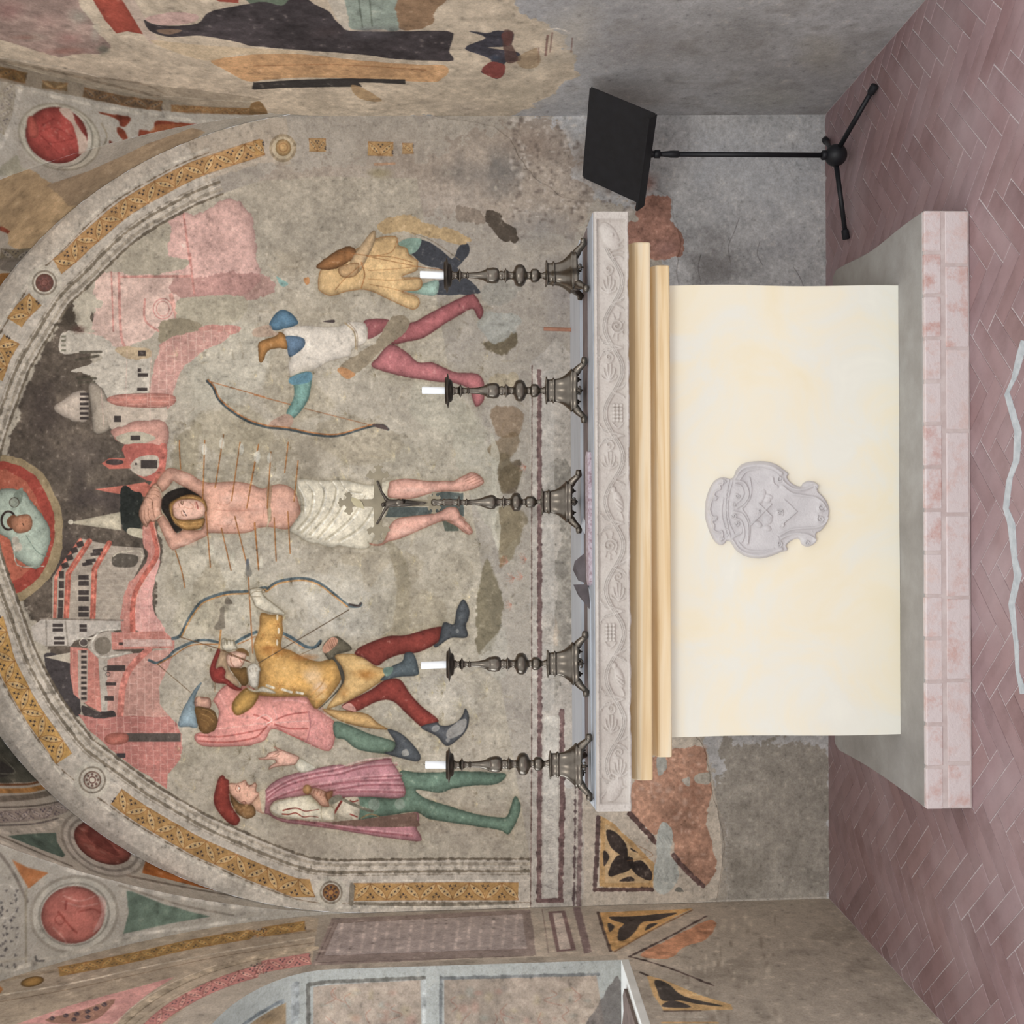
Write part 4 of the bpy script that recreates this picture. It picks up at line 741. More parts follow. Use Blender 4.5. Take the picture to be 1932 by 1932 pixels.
Lc('O 880,395 1070,605', 9, (98, 74, 70), .95, sm=False, rag=.6); Lc('O 1200,700 1300,820 1412,920', 9.5, (98, 74, 70), .95, rag=.6)
P('O 668,418 740,450 1060,760 1050,940 655,930', (190, 150, 98), sm=False, rag=.8, var=.1); P('O 700,470 760,500 1030,780 1020,900 700,900', (200, 172, 132), a=.6, sm=False)
Lc('O 650,425 640,700 625,950', 8.5, (96, 76, 74), .95, sm=False, rag=.6); Lc('O 630,950 1040,948', 7.5, (96, 72, 68), .95, sm=False, rag=.6)
LF = (66, 56, 52)
for s_ in ('O 708,522 780,535 850,620 862,700 850,720 800,690 740,640', 'O 890,770 930,742 975,745 1040,820 1035,880 985,870 920,830', 'O 728,850 740,770 790,700 850,715 900,760 870,810 790,840', 'O 690,665 735,710 690,785', 'O 800,888 880,852 912,886', 'O 890,650 940,680 900,665', 'O 840,715 900,720 890,770 850,760'):
    P(s_, LF, rag=.5, var=.18)
Lc('O 860,740 1050,700 940,630', 1.2, (150, 100, 60), .6)
P('O 1110,460 1180,500 1195,600 1180,700 1225,780 1230,860 1180,950 1110,985 1060,940 1055,860 1060,780 1080,700 1070,600', (172, 176, 170), rag=.8, h=.7)
for i in range(5):
    Lc('O %d,560 %d,620' % (1090 + i * 22, 1120 + i * 22), .8, (140, 144, 140), .7); Lc('O %d,790 %d,900' % (1070 + i * 30, 1120 + i * 26), .8, (140, 144, 140), .7); Lc('O %d,800 %d,900' % (1200 - i * 30, 1150 - i * 26), .8, (140, 144, 140), .7)
P('O 1210,960 1235,930 1275,965', (110, 108, 100), rag=.4)
fresco_mat = B.finish(gain=1.13)

# =============================================================== LEFT WALL
LW = Canvas('painted_plaster_left', .5, 4.62, -0.02, 4.12, 300, m_left, (136, 126, 114), k=300 / 470., seed=31)
def PL_(s, col, **k): LW.poly(T(s), col, **k)
def LL(s, w, col, a=1., **k): LW.line(T(s), w, col, a, **k)
LW.mottle(0, (158, 148, 134), .5, 'nl', 0, .8); LW.mottle(0, (104, 96, 86), .5, 'nm', .5, .8)
for i in range(70): LW.blob(RNG.uniform(1290, 1480), RNG.uniform(1720, 1932), RNG.uniform(2, 7), RNG.uniform(4, 12), (178, 168, 152) if i % 2 else (104, 94, 82), .5)
PL_('p 590,1822 625,1732 1000,1718 1020,1740 1300,1704 1330,1712 1330,1760 1250,1830 1170,1830 1160,1802', (150, 138, 124), sm=False, rag=2)
PL_('p 588,1822 626,1733 1000,1716 1012,1802', (118, 104, 98), sm=False, rag=.5); PL_('p 612,1803 638,1742 985,1724 994,1790', (134, 122, 118), sm=False)
for s_, w in (('p 597,1812 630,1740', 2.5), ('p 606,1808 637,1742 990,1724', 1.6), ('p 612,1803 1000,1790', 1.6), ('p 600,1816 1005,1803', 3)): LL(s_, w, (96, 82, 78), .8, sm=False)
for i in range(16):
    x = 640 + i * 22; LL('p %g,%g %g,%g' % (x + 6, 1742 - i * 1.1, x - 4 * (1 - i / 16), 1798 - i * .7), 6, (156, 142, 136), .6, sm=False)
    for q in range(7): LL('p %g,%g %g,%g' % (x + 9, 1750 - i + q * 7, x + 19, 1750 - i + q * 7), 1, (112, 100, 96), .5, sm=False)
LL('p 1023,1715 1035,1798', 1.5, (104, 84, 80), .8); PL_('p 1034,1720 1066,1718 1087,1793 1050,1796', (108, 86, 84), sm=False); PL_('p 1043,1723 1060,1722 1077,1790 1056,1792', (166, 152, 142), sm=False); letters(LW, 'VIRTVS', 1050, 1778, 9, 10, (124, 108, 102), .5)
PL_('p 1081,1712 1094,1711 1116,1796 1103,1799', (110, 92, 90), sm=False, rag=.5)
PL_('O 650,1120 1340,1090 1200,1160 760,1400 740,1395', (170, 130, 80), sm=False, rag=.6, var=.1); PL_('O 735,1150 900,1148 1225,1120 1080,1175 975,1190 920,1260 860,1310 800,1320 805,1240 840,1200 770,1180', (64, 56, 52), rag=.4, var=.14); PL_('O 722,1195 770,1220 735,1262', (64, 56, 52)); PL_('O 995,1250 1020,1205 1085,1200', (64, 56, 52))
LL('O 650,1115 690,1250 742,1400', 6, (80, 66, 62), .95, rag=.4); LL('O 770,1405 1060,1240 1340,1100', 4, (122, 84, 52), .8); LL('O 1440,1145 1160,1300 880,1440', 5.5, (80, 66, 62), .95, rag=.5); LL('O 880,1440 1160,1520 1490,1652', 4.5, (80, 66, 62), .95, rag=.6)
PL_('O 960,1430 1120,1340 1440,1180 1500,1215 1420,1320 1300,1360 1150,1455', (170, 118, 88), rag=1.5, var=.12)
PL_('O 1010,1580 1090,1600 1250,1660 1400,1720 1620,1790 1630,1825 1400,1832 1130,1832 1050,1720', (172, 138, 92), sm=False, rag=.8, var=.1); PL_('O 1070,1612 1160,1640 1280,1730 1560,1800 1400,1790 1250,1760 1120,1760 1080,1680', (64, 58, 54), rag=.5, var=.14); PL_('O 1120,1790 1200,1760 1330,1810 1140,1810', (70, 62, 58)); LL('O 1130,1838 1400,1835', 3.5, (80, 66, 60), .9); LL('O 1120,1922 1520,1922', 5, (170, 132, 84), .9); LL('O 1180,1880 1450,1885', 4, (150, 142, 130), .8)
LL('O 960,1555 1010,1578', 6, (60, 50, 46), .9)
# arch mouldings
def lband(s_, w, c, a=1., **k): LL(s_, w, c, a, **k)
PL_('G -300,1500 0,1540 860,1290 1450,1180 1932,1120 H 0,1190 380,1150 470,1160 420,1500 0,1570 G 1500,1700 1200,1932 700,2300 -300,2300', (142, 128, 110), sm=False, rag=.5)
lband('G -200,1680 0,1620 300,1560 700,1500 1100,1420 1500,1360 H 0,1300 430,1250', 14, (128, 112, 92), .8); lband('G -200,1740 0,1720 500,1640 1000,1530 1500,1430 H 0,1370 430,1300', 7, (168, 156, 138), .8); lband('G -200,1800 0,1770 500,1680 1000,1570 1500,1460 H 0,1400 430,1340', 3, (104, 88, 70), .8)
tracery(LW, T('G 430,1550 700,1500 1000,1440 1400,1350 1932,1260 H 0,1270 370,1215'), 9, 26, base=(134, 104, 58), lens=(168, 134, 76), lw=1)
LW.ell(61, 1852, 22, 9, -.2, (150, 112, 58), ed=.4, out=(84, 60, 36)); PL_('G -20,1650 20,1680 -20,1720', (150, 96, 50))
PL_('G 120,1932 500,1800 900,1690 1270,1590 1100,1700 930,1830 850,1932', (172, 122, 116), sm=False, rag=.4); PL_('G 330,1900 600,1830 840,1750 700,1900 500,1932', (126, 92, 78)); 
for x, y in ((380, 1890), (480, 1870), (560, 1860), (640, 1840), (700, 1820), (760, 1790), (640, 1880), (540, 1900)): LW.ell(x / 3.864, 1432 + y / 3.864, 5, 4, 0, (60, 50, 56)); LW.ring(x / 3.864 + 4, 1432 + y / 3.864 - 3, 7, 5, 0, 1, (176, 138, 110), .6)
for s_, w, c in (('G 850,1980 1050,1790 1300,1640 1600,1520 1932,1440 H 0,1450 430,1380', 22, (142, 128, 108)), ('G 880,1960 1070,1800 1320,1650 1620,1530 1932,1450', 2, (96, 84, 68)), ('G 930,1980 1110,1830 1360,1690 1660,1570 1932,1480', 2, (110, 98, 80)), ('G 830,1932 1030,1760 1280,1620 1580,1500', 2.5, (170, 158, 140))): lband(s_, w, c, .85)
tracery(LW, T('G 1050,1990 1180,1870 1320,1775 1500,1680 1700,1600 1932,1530 H 0,1525 410,1455'), 11, 27, base=(160, 104, 98), lens=(180, 130, 118), lnc=(104, 60, 58))
left_mat = LW.finish(gain=1.38)
# jamb of the window, faces the nave
JY = 4.02
def m_jamb(px, py): p = at(px, py, JY); return p.x, p.z
JB = Canvas('painted_plaster_jamb', -2.5, -1.7, .95, 3.1, 400, m_jamb, (196, 196, 188), k=400 / 480., seed=41)
def PJ(s, col, **k): JB.poly(T(s), col, **k)
JB.mottle(0, (176, 174, 164), .5, 'nm', .3, .8)
for s_ in ('p 592,1990 592,1860 640,1857 793,1849 796,1990', 'p 838,1990 838,1848 990,1840 1125,1838 1150,1990'):
    PJ(s_, (196, 172, 150), sm=False, var=.1)
for i in range(60):
    x = RNG.choice([RNG.uniform(600, 785), RNG.uniform(850, 1120)]); y = RNG.uniform(1860, 1932)
    JB.blob(x, y, RNG.uniform(5, 14), RNG.uniform(4, 12), [(204, 150, 128), (176, 176, 160), (206, 182, 140), (168, 150, 134)][i % 4], .5)
for i in range(16):
    x = RNG.choice([RNG.uniform(600, 770), RNG.uniform(850, 1100)]); y = RNG.uniform(1862, 1925)
    JB.line([(x, y), (x + RNG.uniform(-12, 12), y + 8), (x + RNG.uniform(-20, 20), y + 18), (x + RNG.uniform(-20, 20), y + 28)], 1.6, (184, 112, 90), .55)
for s_, w, c in (('p 583,1990 583,1854 800,1845', 7, (128, 122, 112)), ('p 831,1990 832,1846 1130,1838', 6, (136, 136, 134)), ('p 540,1990 540,1872 440,1890 360,1940 330,1990', 6, (142, 148, 152)), ('p 560,1990 560,1850', 14, (178, 180, 178)), ('p 800,1990 800,1852', 9, (206, 206, 200))): JB.line(T(s_), w, c, .9, sm=False, rag=.4)
PJ('p 545,1990 545,1878 500,1886 440,1902 380,1945 350,1990', (178, 146, 108), sm=False, var=.12); JB.blob(515, 1915, 16, 16, (196, 150, 92), .6); JB.blob(460, 1915, 16, 10, (166, 112, 76), .5)
PJ('p 1110,1990 1100,1932 1130,1890 1150,1860 1170,1850 1175,1990', (128, 116, 110), rag=2, a=.8)
jamb_mat = JB.finish(gain=.76)

# =============================================================== RIGHT WALL
RW = Canvas('painted_plaster_right', .5, 4.62, -0.02, 4.12, 340, m_right, (150, 149, 150), k=340 / 470., seed=51)
def PR(s, col, **k): RW.poly(T(s), col, **k)
def RL(s, w, col, a=1., **k): RW.line(T(s), w, col, a, **k)
RW.mottle(0, (174, 174, 176), .5, 'nl', 0, .8); RW.mottle(0, (116, 112, 108), .4, 'nm', .6, .8)
PR('p -300,-400 -300,200 0,200 300,216 480,222 760,220 950,218 1010,200 1090,140 1060,60 980,20 960,-40 900,-300', (180, 164, 142), rag=6, sm=False, var=.07)
for x, y, rx, ry, c, a in ((1000, 120, 70, 40, (172, 158, 138), .7), (1080, 60, 60, 50, (168, 160, 148), .6), (980, 180, 60, 30, (176, 162, 140), .6), (1200, 80, 90, 50, (140, 138, 140), .5), (1400, 60, 90, 60, (136, 134, 132), .5), (1450, 180, 80, 30, (150, 148, 140), .5), (880, 200, 60, 16, (160, 146, 130), .6), (1560, 100, 60, 40, (160, 154, 142), .5), (940, 110, 40, 20, (176, 152, 128), .5)): RW.blob(x, y, rx, ry, c, a)
PR('A -200,-200 560,-60 600,40 700,200 800,345 700,395 600,385 430,420 200,350 0,290 -200,200', (150, 126, 116), sm=False, rag=2, var=.1)
for x, y, rx, ry, c, a in ((20, 20, 30, 20, (150, 110, 104), .7), (90, 40, 30, 16, (176, 142, 132), .6), (130, 70, 30, 14, (170, 118, 112), .5), (150, 30, 24, 20, (140, 146, 132), .5), (180, 60, 12, 20, (150, 152, 138), .6), (60, 70, 40, 10, (122, 120, 106), .6), (50, 70, 30, 7, (150, 96, 84), .6), (195, 92, 12, 8, (96, 96, 84), .8), (120, 96, 50, 8, (146, 98, 86), .6), (140, 50, 20, 20, (186, 166, 152), .4)): RW.blob(x, y, rx, ry, c, a)
PR('A 650,-40 870,-40 1045,248 930,225 850,242 770,150', (150, 66, 52), sm=False, rag=.6, ed=.1); PR('A 870,-40 960,-40 1160,300 1100,320 1045,250', (178, 158, 142), sm=False)
PR('A 1060,140 1130,110 1300,90 1440,110 1400,160 1180,180', (186, 152, 142), rag=.8); PR('A 1520,-40 1740,-40 1740,20 1600,10', (150, 70, 56), sm=False)
PR('B -50,-60 340,-60 320,0 200,40 0,40', (96, 110, 92), rag=.8); PR('B 560,-60 1060,-60 1060,200 900,212 700,210 680,110 600,30', (134, 146, 134), rag=1); Lx = [RL(s_, 2, (84, 92, 80), .8) for s_ in ('B 760,-20 790,200', 'B 840,-20 860,190')]; PR('B 520,-60 640,-60 690,210 640,190 590,110', (176, 166, 150)); PR('B 1060,-60 1400,-60 1330,90 1280,180 1070,200', (140, 110, 82), rag=2)
PR('A 1050,140 1110,172 1250,190 1440,172 1500,110 1570,75 1800,30 1932,10 B 200,40 260,-10 340,-40 440,30 540,80 590,140 640,190 700,222 1000,230 1410,225 1440,290 1420,370 1455,440 1300,442 1000,425 850,402 560,378 300,360 0,337 A 1750,310 1600,280 1440,258 1250,268 1140,245 1080,205', (62, 56, 58), sm=True, n=3, rag=.5, var=.16)
PR('A 1150,215 1260,210 1330,222 1240,250 1160,235', (150, 118, 92), a=.7); RW.blob(700, 62, 50, 14, (92, 88, 92), .6); RW.blob(620, 60, 30, 12, (78, 66, 66), .5)
PR('A 1540,440 1700,410 1932,390 B 200,388 400,400 900,452 1200,470 1380,470 1422,520 1370,570 1290,598 900,578 400,562 100,578 A 1932,580 1800,590 1640,510', (186, 142, 98), rag=.7, var=.09); PR('A 1100,290 1300,310 1500,330 B 0,350 400,380 0,395 A 1700,400 1500,440 1200,350', (188, 166, 134), a=.9); RL('B 0,480 600,470 1250,510', 3.5, (150, 96, 58), .6); RL('B 0,560 500,545 1200,575', 2, (206, 168, 116), .6)
PR('A 1850,590 B 0,600 300,580 700,570 1100,578 1100,612 800,598 760,600 790,632 500,632 200,640 0,652 A 1840,648', (58, 54, 52), sm=False, rag=.4)
PR('B 700,620 800,640 930,735 760,715', (160, 128, 88), a=.8, rag=1); RL('B 760,730 950,738', 1.5, (120, 96, 72), .6)
PR('B 1560,225 1700,240 1760,222 1880,235 1880,300 1850,335 1700,345 1830,365 1932,385 1932,440 1830,450 1820,535 1770,575 1720,550 1655,520 1730,470 1700,420 1535,350 1690,275', (62, 60, 68), rag=.8, var=.18); PR('B 1810,240 1880,240 1860,330 1820,310', (124, 60, 58), rag=.6); PR('B 1720,450 1820,470 1820,530 1770,572 1660,520', (132, 66, 60), rag=.8); RW.blob(935, 108, 12, 6, (70, 84, 104), .6)
for s_, w in (('I 220,345 215,455', 2), ('I 285,255 268,405', 4), ('I 320,235 300,380', 2.4), ('I 465,275 455,380', 2)): RL(s_, w, (110, 74, 68), .7)
PR('I 60,420 160,360 220,345 215,480 100,490', (150, 124, 92), a=.7, rag=1.2); PR('I -40,230 30,235 25,320 60,400 60,440 -20,440', (92, 66, 60), a=.8, rag=1); RL('I 290,215 350,205 420,225', 4, (206, 196, 182), .7)
# =============================================================== VAULT WEBS
WB = Canvas('painted_plaster_vault_back', -.05, math.pi * 1.83 + .05, 2.5, 4.62, 260, m_webback, (178, 170, 156), k=260 / 470., seed=61)
def PB(s, col, **k): WB.poly(T(s), col, **k)
def BL(s, w, col, a=1., **k): WB.line(T(s), w, col, a, **k)
WB.mottle(0, (160, 152, 138), .5, 'nm', .2, .8)
PB('G -200,-300 0,-200 100,-60 180,0 300,150 200,172 0,172 -200,172', (84, 84, 74), sm=False, rag=.6, var=.15); PB('G 0,20 50,40 100,90 0,130', (60, 58, 56)); BL('G 20,-10 110,95 0,105', 2, (126, 126, 112), .8)
BL('E -150,1350 0,1550 100,1700 G 200,0 340,170', 13, (172, 112, 52), .95); BL('G -200,230 0,230 200,225 340,195', 12, (176, 122, 62), .95); BL('G -200,185 0,185 200,182 290,160', 5, (110, 64, 34), .9); BL('G 180,0 300,150', 4, (110, 62, 34), .9)
for s_, w, c in (('G -200,300 0,290 250,270 400,230', 14, (108, 98, 86)), ('G -200,345 0,350 250,340 420,310', 4, (84, 76, 70)), ('G -100,480 0,482 250,470 420,430', 4, (88, 82, 82)), ('G -100,520 0,525 300,510 450,440', 12, (196, 188, 174)), ('G 250,0 420,180 560,300', 10, (196, 186, 168))): BL(s_, w, c, .8)
tracery(WB, T('G -150,420 0,420 250,400 400,370 570,290'), 11, 25, base=(160, 148, 138), lens=(186, 174, 164), lnc=(96, 86, 90), dot=(60, 54, 76))
PB('G 50,560 200,545 405,535 410,600 470,700 450,715 280,650', (92, 112, 100), sm=False, rag=.4, var=.12)
an = math.atan2(280, 560)
for a_, b_, c in ((86, 56, (150, 142, 130)), (80, 52, (186, 178, 166)), (72, 46, (142, 134, 124)), (66, 42, (184, 176, 164))): WB.ell(194, 1592, a_, b_, an, c)
WB.ell(193, 1590, 58, 36, an, (142, 74, 64), ed=.25, edw=8, var=.14)
for i in range(14): WB.ell(193 + RNG.uniform(-34, 34), 1590 + RNG.uniform(-20, 20), RNG.uniform(4, 10), RNG.uniform(2, 5), an, (176, 112, 98) if i % 2 else (104, 46, 40), a=.5)
PB('p 170,1560 200,1585 225,1615 190,1600 165,1580', (112, 52, 46), a=.7)
PB('G 1085,650 1300,765 1700,925 1932,1015 1700,985 1500,945 1030,830 1060,740', (168, 94, 42), sm=False, rag=.3, var=.12)
for i in range(16): WB.ell(290 + i * 9, 1615 + i * 4 + RNG.uniform(-8, 8), 7, 4, .3, (198, 132, 66) if i % 2 else (128, 66, 28), a=.5)
for s_, w, c in (('G 600,300 1000,560 1300,720 1700,880 1932,960', 12, (192, 184, 170)), ('G 930,850 1300,925 1700,1000 1932,1050', 8, (112, 100, 88)), ('G 980,880 1400,960 1932,1070', 4, (176, 168, 156)), ('G 0,560 300,690 520,780', 5, (110, 100, 88)), ('G 0,600 300,720 520,800', 9, (194, 186, 172))): BL(s_, w, c, .8)
# right side of the back web
PB('A -20,1250 60,1210 220,1240 300,1300 400,1350 600,1280 640,1480 600,1560 400,1700 250,1830 70,1800 60,1690 -20,1550', (194, 164, 122), rag=2, var=.07, h=.65)
PB('A 350,1350 640,1250 900,1130 1040,1060 1400,930 1500,960 1200,1180 900,1330 640,1480 500,1500', (168, 144, 114), rag=1, sm=False); BL('A 640,1500 900,1320 1200,1160', 6, (120, 106, 90), .7, rag=1); BL('A 420,1690 560,1610', 8, (156, 70, 46), .9); BL('A 0,1660 60,1690', 8, (150, 66, 44), .9)
BL('A 60,1900 300,1830 520,1690 640,1520', 7, (96, 90, 84), .8, rag=1); tracery(WB, T('A 0,1850 100,1860 230,1850'), 11, 24, base=(120, 110, 90), lens=(150, 144, 130), lnc=(84, 74, 66)); PB('C 0,30 100,20 200,60 160,130 0,110', (112, 104, 94), a=.8, rag=1); PB('C -20,150 120,150 60,290 -20,330', (156, 106, 54), rag=.8)
def webside(name, seed): return Canvas(name, -.05, math.pi * 1.93 + .05, -.05, 1.95, 260, m_webside, (182, 175, 162), k=260 / 470., seed=seed)
WL = webside('painted_plaster_vault_left', 71)
def PS(s, col, **k): WL.poly(T(s), col, **k)
def SL(s, w, col, a=1., **k): WL.line(T(s), w, col, a, **k)
WL.mottle(0, (168, 160, 146), .5, 'nm', .3, .8)
PS('G 85,730 200,790 355,830 290,880 210,945 140,830', (182, 112, 64), sm=False, rag=.3, var=.14); PS('G 920,960 960,965 1200,1060 1540,1150 1300,1190 900,1272 940,1120', (104, 124, 108), sm=False, rag=.3, var=.12)
for a_, b_, c in ((85, 74, (160, 152, 138)), (79, 68, (192, 186, 172)), (68, 60, (150, 144, 132)), (64, 57, (190, 184, 170))): WL.ell(140, 1725, a_, b_, -.2, c)
WL.ell(138, 1726, 60, 54, -.2, (186, 104, 92), ed=.22, edw=8, var=.12)
for s_, w, c in (('p 110,1720 130,1745 145,1760', 3, (150, 66, 56)), ('p 120,1690 150,1700 180,1690', 2.4, (214, 150, 138)), ('p 118,1700 150,1710 185,1705', 2.2, (214, 150, 138)), ('p 100,1750 120,1770 125,1780', 2, (210, 150, 138)), ('p 150,1720 175,1715 190,1722', 3, (160, 76, 66)), ('p 125,1700 124,1715', 4, (150, 66, 58))): SL(s_, w, c, .8)
WL.ring(113, 1735, 9, 9, 0, 2, (150, 70, 60), .9); PS('p 175,1760 195,1740 200,1700 185,1690 192,1720', (206, 160, 150), a=.6)
for s_, w, c in (('G 0,560 500,790 700,830 900,900 1400,1010 1932,1100', 16, (198, 191, 178)), ('G 0,690 100,830 200,1040', 5, (118, 108, 98)), ('G 870,920 1300,1060 1700,1140', 4, (140, 130, 116)), ('G 190,940 190,1500', 4, (150, 140, 120)), ('G 870,1290 1300,1240 1932,1150', 6, (200, 193, 180)), ('G 0,1560 500,1420 1000,1300', 9, (200, 192, 176)), ('G 0,1480 200,1450', 5, (190, 180, 162))): SL(s_, w, c, .8)
for i in range(46):
    x = RNG.uniform(-5, 36) ; y = RNG.uniform(1680, 1830); q = RNG.uniform(0, 3); r = 4.2
    pp = [(x + (r if j % 2 == 0 else r * .35) * math.cos(j * math.pi / 3 + q), y + (r if j % 2 == 0 else r * .35) * math.sin(j * math.pi / 3 + q)) for j in range(6)]
    WL.poly(pp, (74, 70, 72), a=.85, sm=False, soft=.8)
for y in (1700, 1770): WL.ring(8, y, 26, 32, 0, 2, (202, 196, 184), .9)
SL('G 260,1440 270,1470 320,1470', 3, (90, 86, 84))
vleft_mat = WL.finish()
WR = webside('painted_plaster_vault_right', 81)
def PQ(s, col, **k): WR.poly(T(s), col, **k)
def QL(s, w, col, a=1., **k): WR.line(T(s), w, col, a, **k)
WR.mottle(0, (166, 154, 138), .5, 'nm', .3, .8)
for WR_ in (WR, WB):
    for a_, b_, c in ((80, 62, (160, 152, 134)), (76, 58, (194, 187, 168)), (66, 56, (148, 142, 126)), (62, 55, (196, 188, 172))): WR_.ell(112, 258, a_, b_, .35, c)
    WR_.ell(107, 255, 59, 52, .35, (178, 74, 66), ed=.25, edw=9, var=.12); WR_.poly(T('A 430,790 520,800 560,900 600,960 640,1010 640,1080 580,1120 560,1040 545,960 520,900 460,850'), (204, 178, 160), rag=1)
    WR_.poly(T('A 200,870 240,850 280,940 270,1000 210,990'), (196, 92, 78), ed=.2); [WR_.line(T(s_), 1.6, (136, 48, 44), .8) for s_ in ('A 290,960 400,930 540,1000', 'A 290,980 380,1040 540,1010', 'A 290,980 430,1120', 'A 400,860 300,920', 'A 420,930 420,1030')]
    for i in range(24): WR_.ell(108 + RNG.uniform(-30, 30), 256 + RNG.uniform(-26, 26), 2, 1.6, 0, (204, 120, 106), a=.7)
RD = (146, 66, 44)
for s_ in ('A 720,820 850,840 950,862 915,920 880,915 860,870', 'A 860,930 910,960 945,1045 900,1020 860,970', 'A 800,1030 840,1050 920,1060 830,1085', 'A 1140,882 1300,895 1455,912 1250,980 1040,1035 1015,950 1060,950 1120,950'): PQ(s_, RD, rag=.8, var=.2)
PQ('A 1150,910 1350,915 1200,960 1080,990', (182, 110, 66), a=.6, rag=.8)
PQ('A -20,1240 120,1130 160,1210 200,1220 220,1240 300,1300 0,1280', (150, 146, 120), a=.6, rag=1)
for s_, w, c in (('A 250,670 700,770 1200,850 1600,900', 7, (202, 194, 178)), ('A 160,620 40,1000 -40,1100', 8, (200, 193, 180)), ('A 680,1190 1000,1080 1450,930', 6, (190, 182, 166)), ('A 700,1150 900,1110 1300,980', 2.5, (130, 116, 98)), ('A 740,900 780,1000 720,1130', 3, (140, 128, 104)), ('A 160,650 0,580', 5, (190, 180, 162))): QL(s_, w, c, .8)
tracery(WR, T('A 60,600 40,800 -20,960'), 14, 26, base=(180, 170, 152), lens=(196, 186, 168), lnc=(140, 128, 104), dot=(110, 100, 104), a=.9)
def PR2(s, col, **k): RW.poly(T(s), col, **k); WR.poly(T(s), col, **k)
def RL2(s, w, col, a=1., **k): RW.line(T(s), w, col, a, **k); WR.line(T(s), w, col, a, **k)
def tr2(p, *a, **k): tracery(RW, p, *a, **k); tracery(WR, p, *a, **k)
# mouldings along the vault springing
PR2('A -300,250 0,420 500,520 1000,600 1500,660 1932,720 B 0,740 100,830 A 1932,835 1400,830 900,770 500,690 0,590 -300,500', (152, 138, 118), sm=False, rag=.5)
for s_, w, c in (('A -200,380 0,440 400,520 700,590 1100,690 1150,700', 12, (128, 112, 92)), ('A 0,420 400,480 720,560', 5, (182, 170, 152)), ('A 600,560 1000,600 1200,680', 8, (136, 120, 100)), ('A 1100,620 1600,660 1932,720', 4, (178, 162, 140)), ('A 1200,700 1600,730 1900,745', 5, (170, 158, 138))): RL2(s_, w, c, .7)
tr2(T('A -100,500 0,525 190,570'), 10, 26, base=(116, 88, 52), lens=(140, 110, 66), lw=.8); tr2(T('A 310,615 490,635'), 7, 24, base=(124, 98, 62), dots=False, a=.8); tr2(T('A 610,672 900,735 1180,772'), 9, 24, base=(116, 92, 66), lens=(150, 126, 96)); tr2(T('A 1250,790 1600,805 1932,812'), 6, 24, base=(150, 114, 72), lens=(172, 138, 92)); PR2('B -30,760 20,735 60,750 98,825 20,830 -30,830', (128, 98, 62), rag=.6)

vright_mat = WR.finish(); right_mat = RW.finish(gain=1.16); vback_mat = WB.finish(gain=1.06)
# =============================================================== ROOM SHELL
rim_mat = noise_mat('wall_rim_plaster', [(.3, (150, 146, 140)), (.7, (176, 171, 163))], 4, .9)
def wall_slab(name, outer, hole, to3, nrm, thick, cv, mat):
    """outer / hole: lists of (s,t); to3 -> Vector; slab of given thickness behind the painted face"""
    loops = [[Vector((a, b, 0)) for a, b in outer]] + ([[Vector((a, b, 0)) for a, b in hole]] if hole else [])
    tri = tessellate_polygon(loops)
    st = list(outer) + (list(hole) if hole else [])
    n = len(st); no = len(outer)
    front = [to3(*p) for p in st]; back = [p + Vector(nrm) * -thick for p in front]
    faces = []
    for t in tri:
        t = list(t)
        v = (front[t[1]] - front[t[0]]).cross(front[t[2]] - front[t[0]])
        if v.dot(Vector(nrm)) < 0: t = t[::-1]
        faces.append(t); faces.append([i + n for i in t[::-1]])
    def rim(i0, i1):
        k = i1 - i0
        for i in range(k):
            a, b = i0 + i, i0 + (i + 1) % k
            faces.append((a, b, b + n, a + n))
    rim(0, no)
    uvs = [cv.uv(p) for p in st] * 2
    o = mesh_obj(name, front + back, faces, mat, uvs=uvs)
    me = o.data; bm = bmesh.new(); bm.from_mesh(me)
    bmesh.ops.recalc_face_normals(bm, faces=bm.faces); bm.to_mesh(me); bm.free()
    me.materials.append(rim_mat)
    for p in me.polygons:
        if abs(p.normal.dot(Vector(nrm))) < .7: p.material_index = 1
    return o
arc = lambda c, a, h, z0, n=48: [(c + a * math.cos(t), z0 + h * math.sin(t)) for t in np.linspace(0, math.pi, n)]
outer = [(XL(0), -.02), (XR(0), -.02), (XR(1.2), 1.2)] + arc(XC, AA, HV, ZS_) + [(XL(1.2), 1.2)]
wall_back = wall_slab('wall_back', outer, None, lambda s, t: Vector((s, YB, t)), (0, -1, 0), .3, B, fresco_mat); tag(wall_back, kind='structure')
# the intonaco: a thin painted skin standing proud of the bare render, with a broken lower edge
edge = [m_back(x, y) for x, y in T('p 1352,1697 1362,1640 1366,1590 1350,1520 1340,1480 1332,1430 1322,1400 1300,1380 1290,1300 1285,1200 1290,1100 1280,1000 1284,900 1276,800 1286,700 1280,600 1276,500 1284,455 1278,430 1266,400 1270,375 1240,362 1236,345 1212,350 1190,372 1150,368 1110,385 1060,372 1010,340 980,300 960,262 930,240 870,228 820,222')]
e2 = []
for i in range(len(edge) - 1):
    for k in range(6):
        t = k / 6; a, b = edge[i], edge[i + 1]
        e2.append((a[0] * (1 - t) + b[0] * t + RNG.uniform(-.005, .005), a[1] * (1 - t) + b[1] * t + RNG.uniform(-.005, .005)))
fo = [(XL(e2[0][1]) + .002, e2[0][1])] + e2[1:] + [(XR(edge[-1][1]) - .002, edge[-1][1])] + [(XC + (AA - .002) * math.cos(t), ZS_ + (HV - .002) * math.sin(t)) for t in np.linspace(0, math.pi, 48)]
fresco = wall_slab('fresco', fo, None, lambda s, t: Vector((s, YB - .005, t)), (0, -1, 0), .005, B, fresco_mat)
fresco.parent = wall_back; tag(fresco, 'painted lunette fresco of archers shooting arrows at a bound man, with a pink walled town')

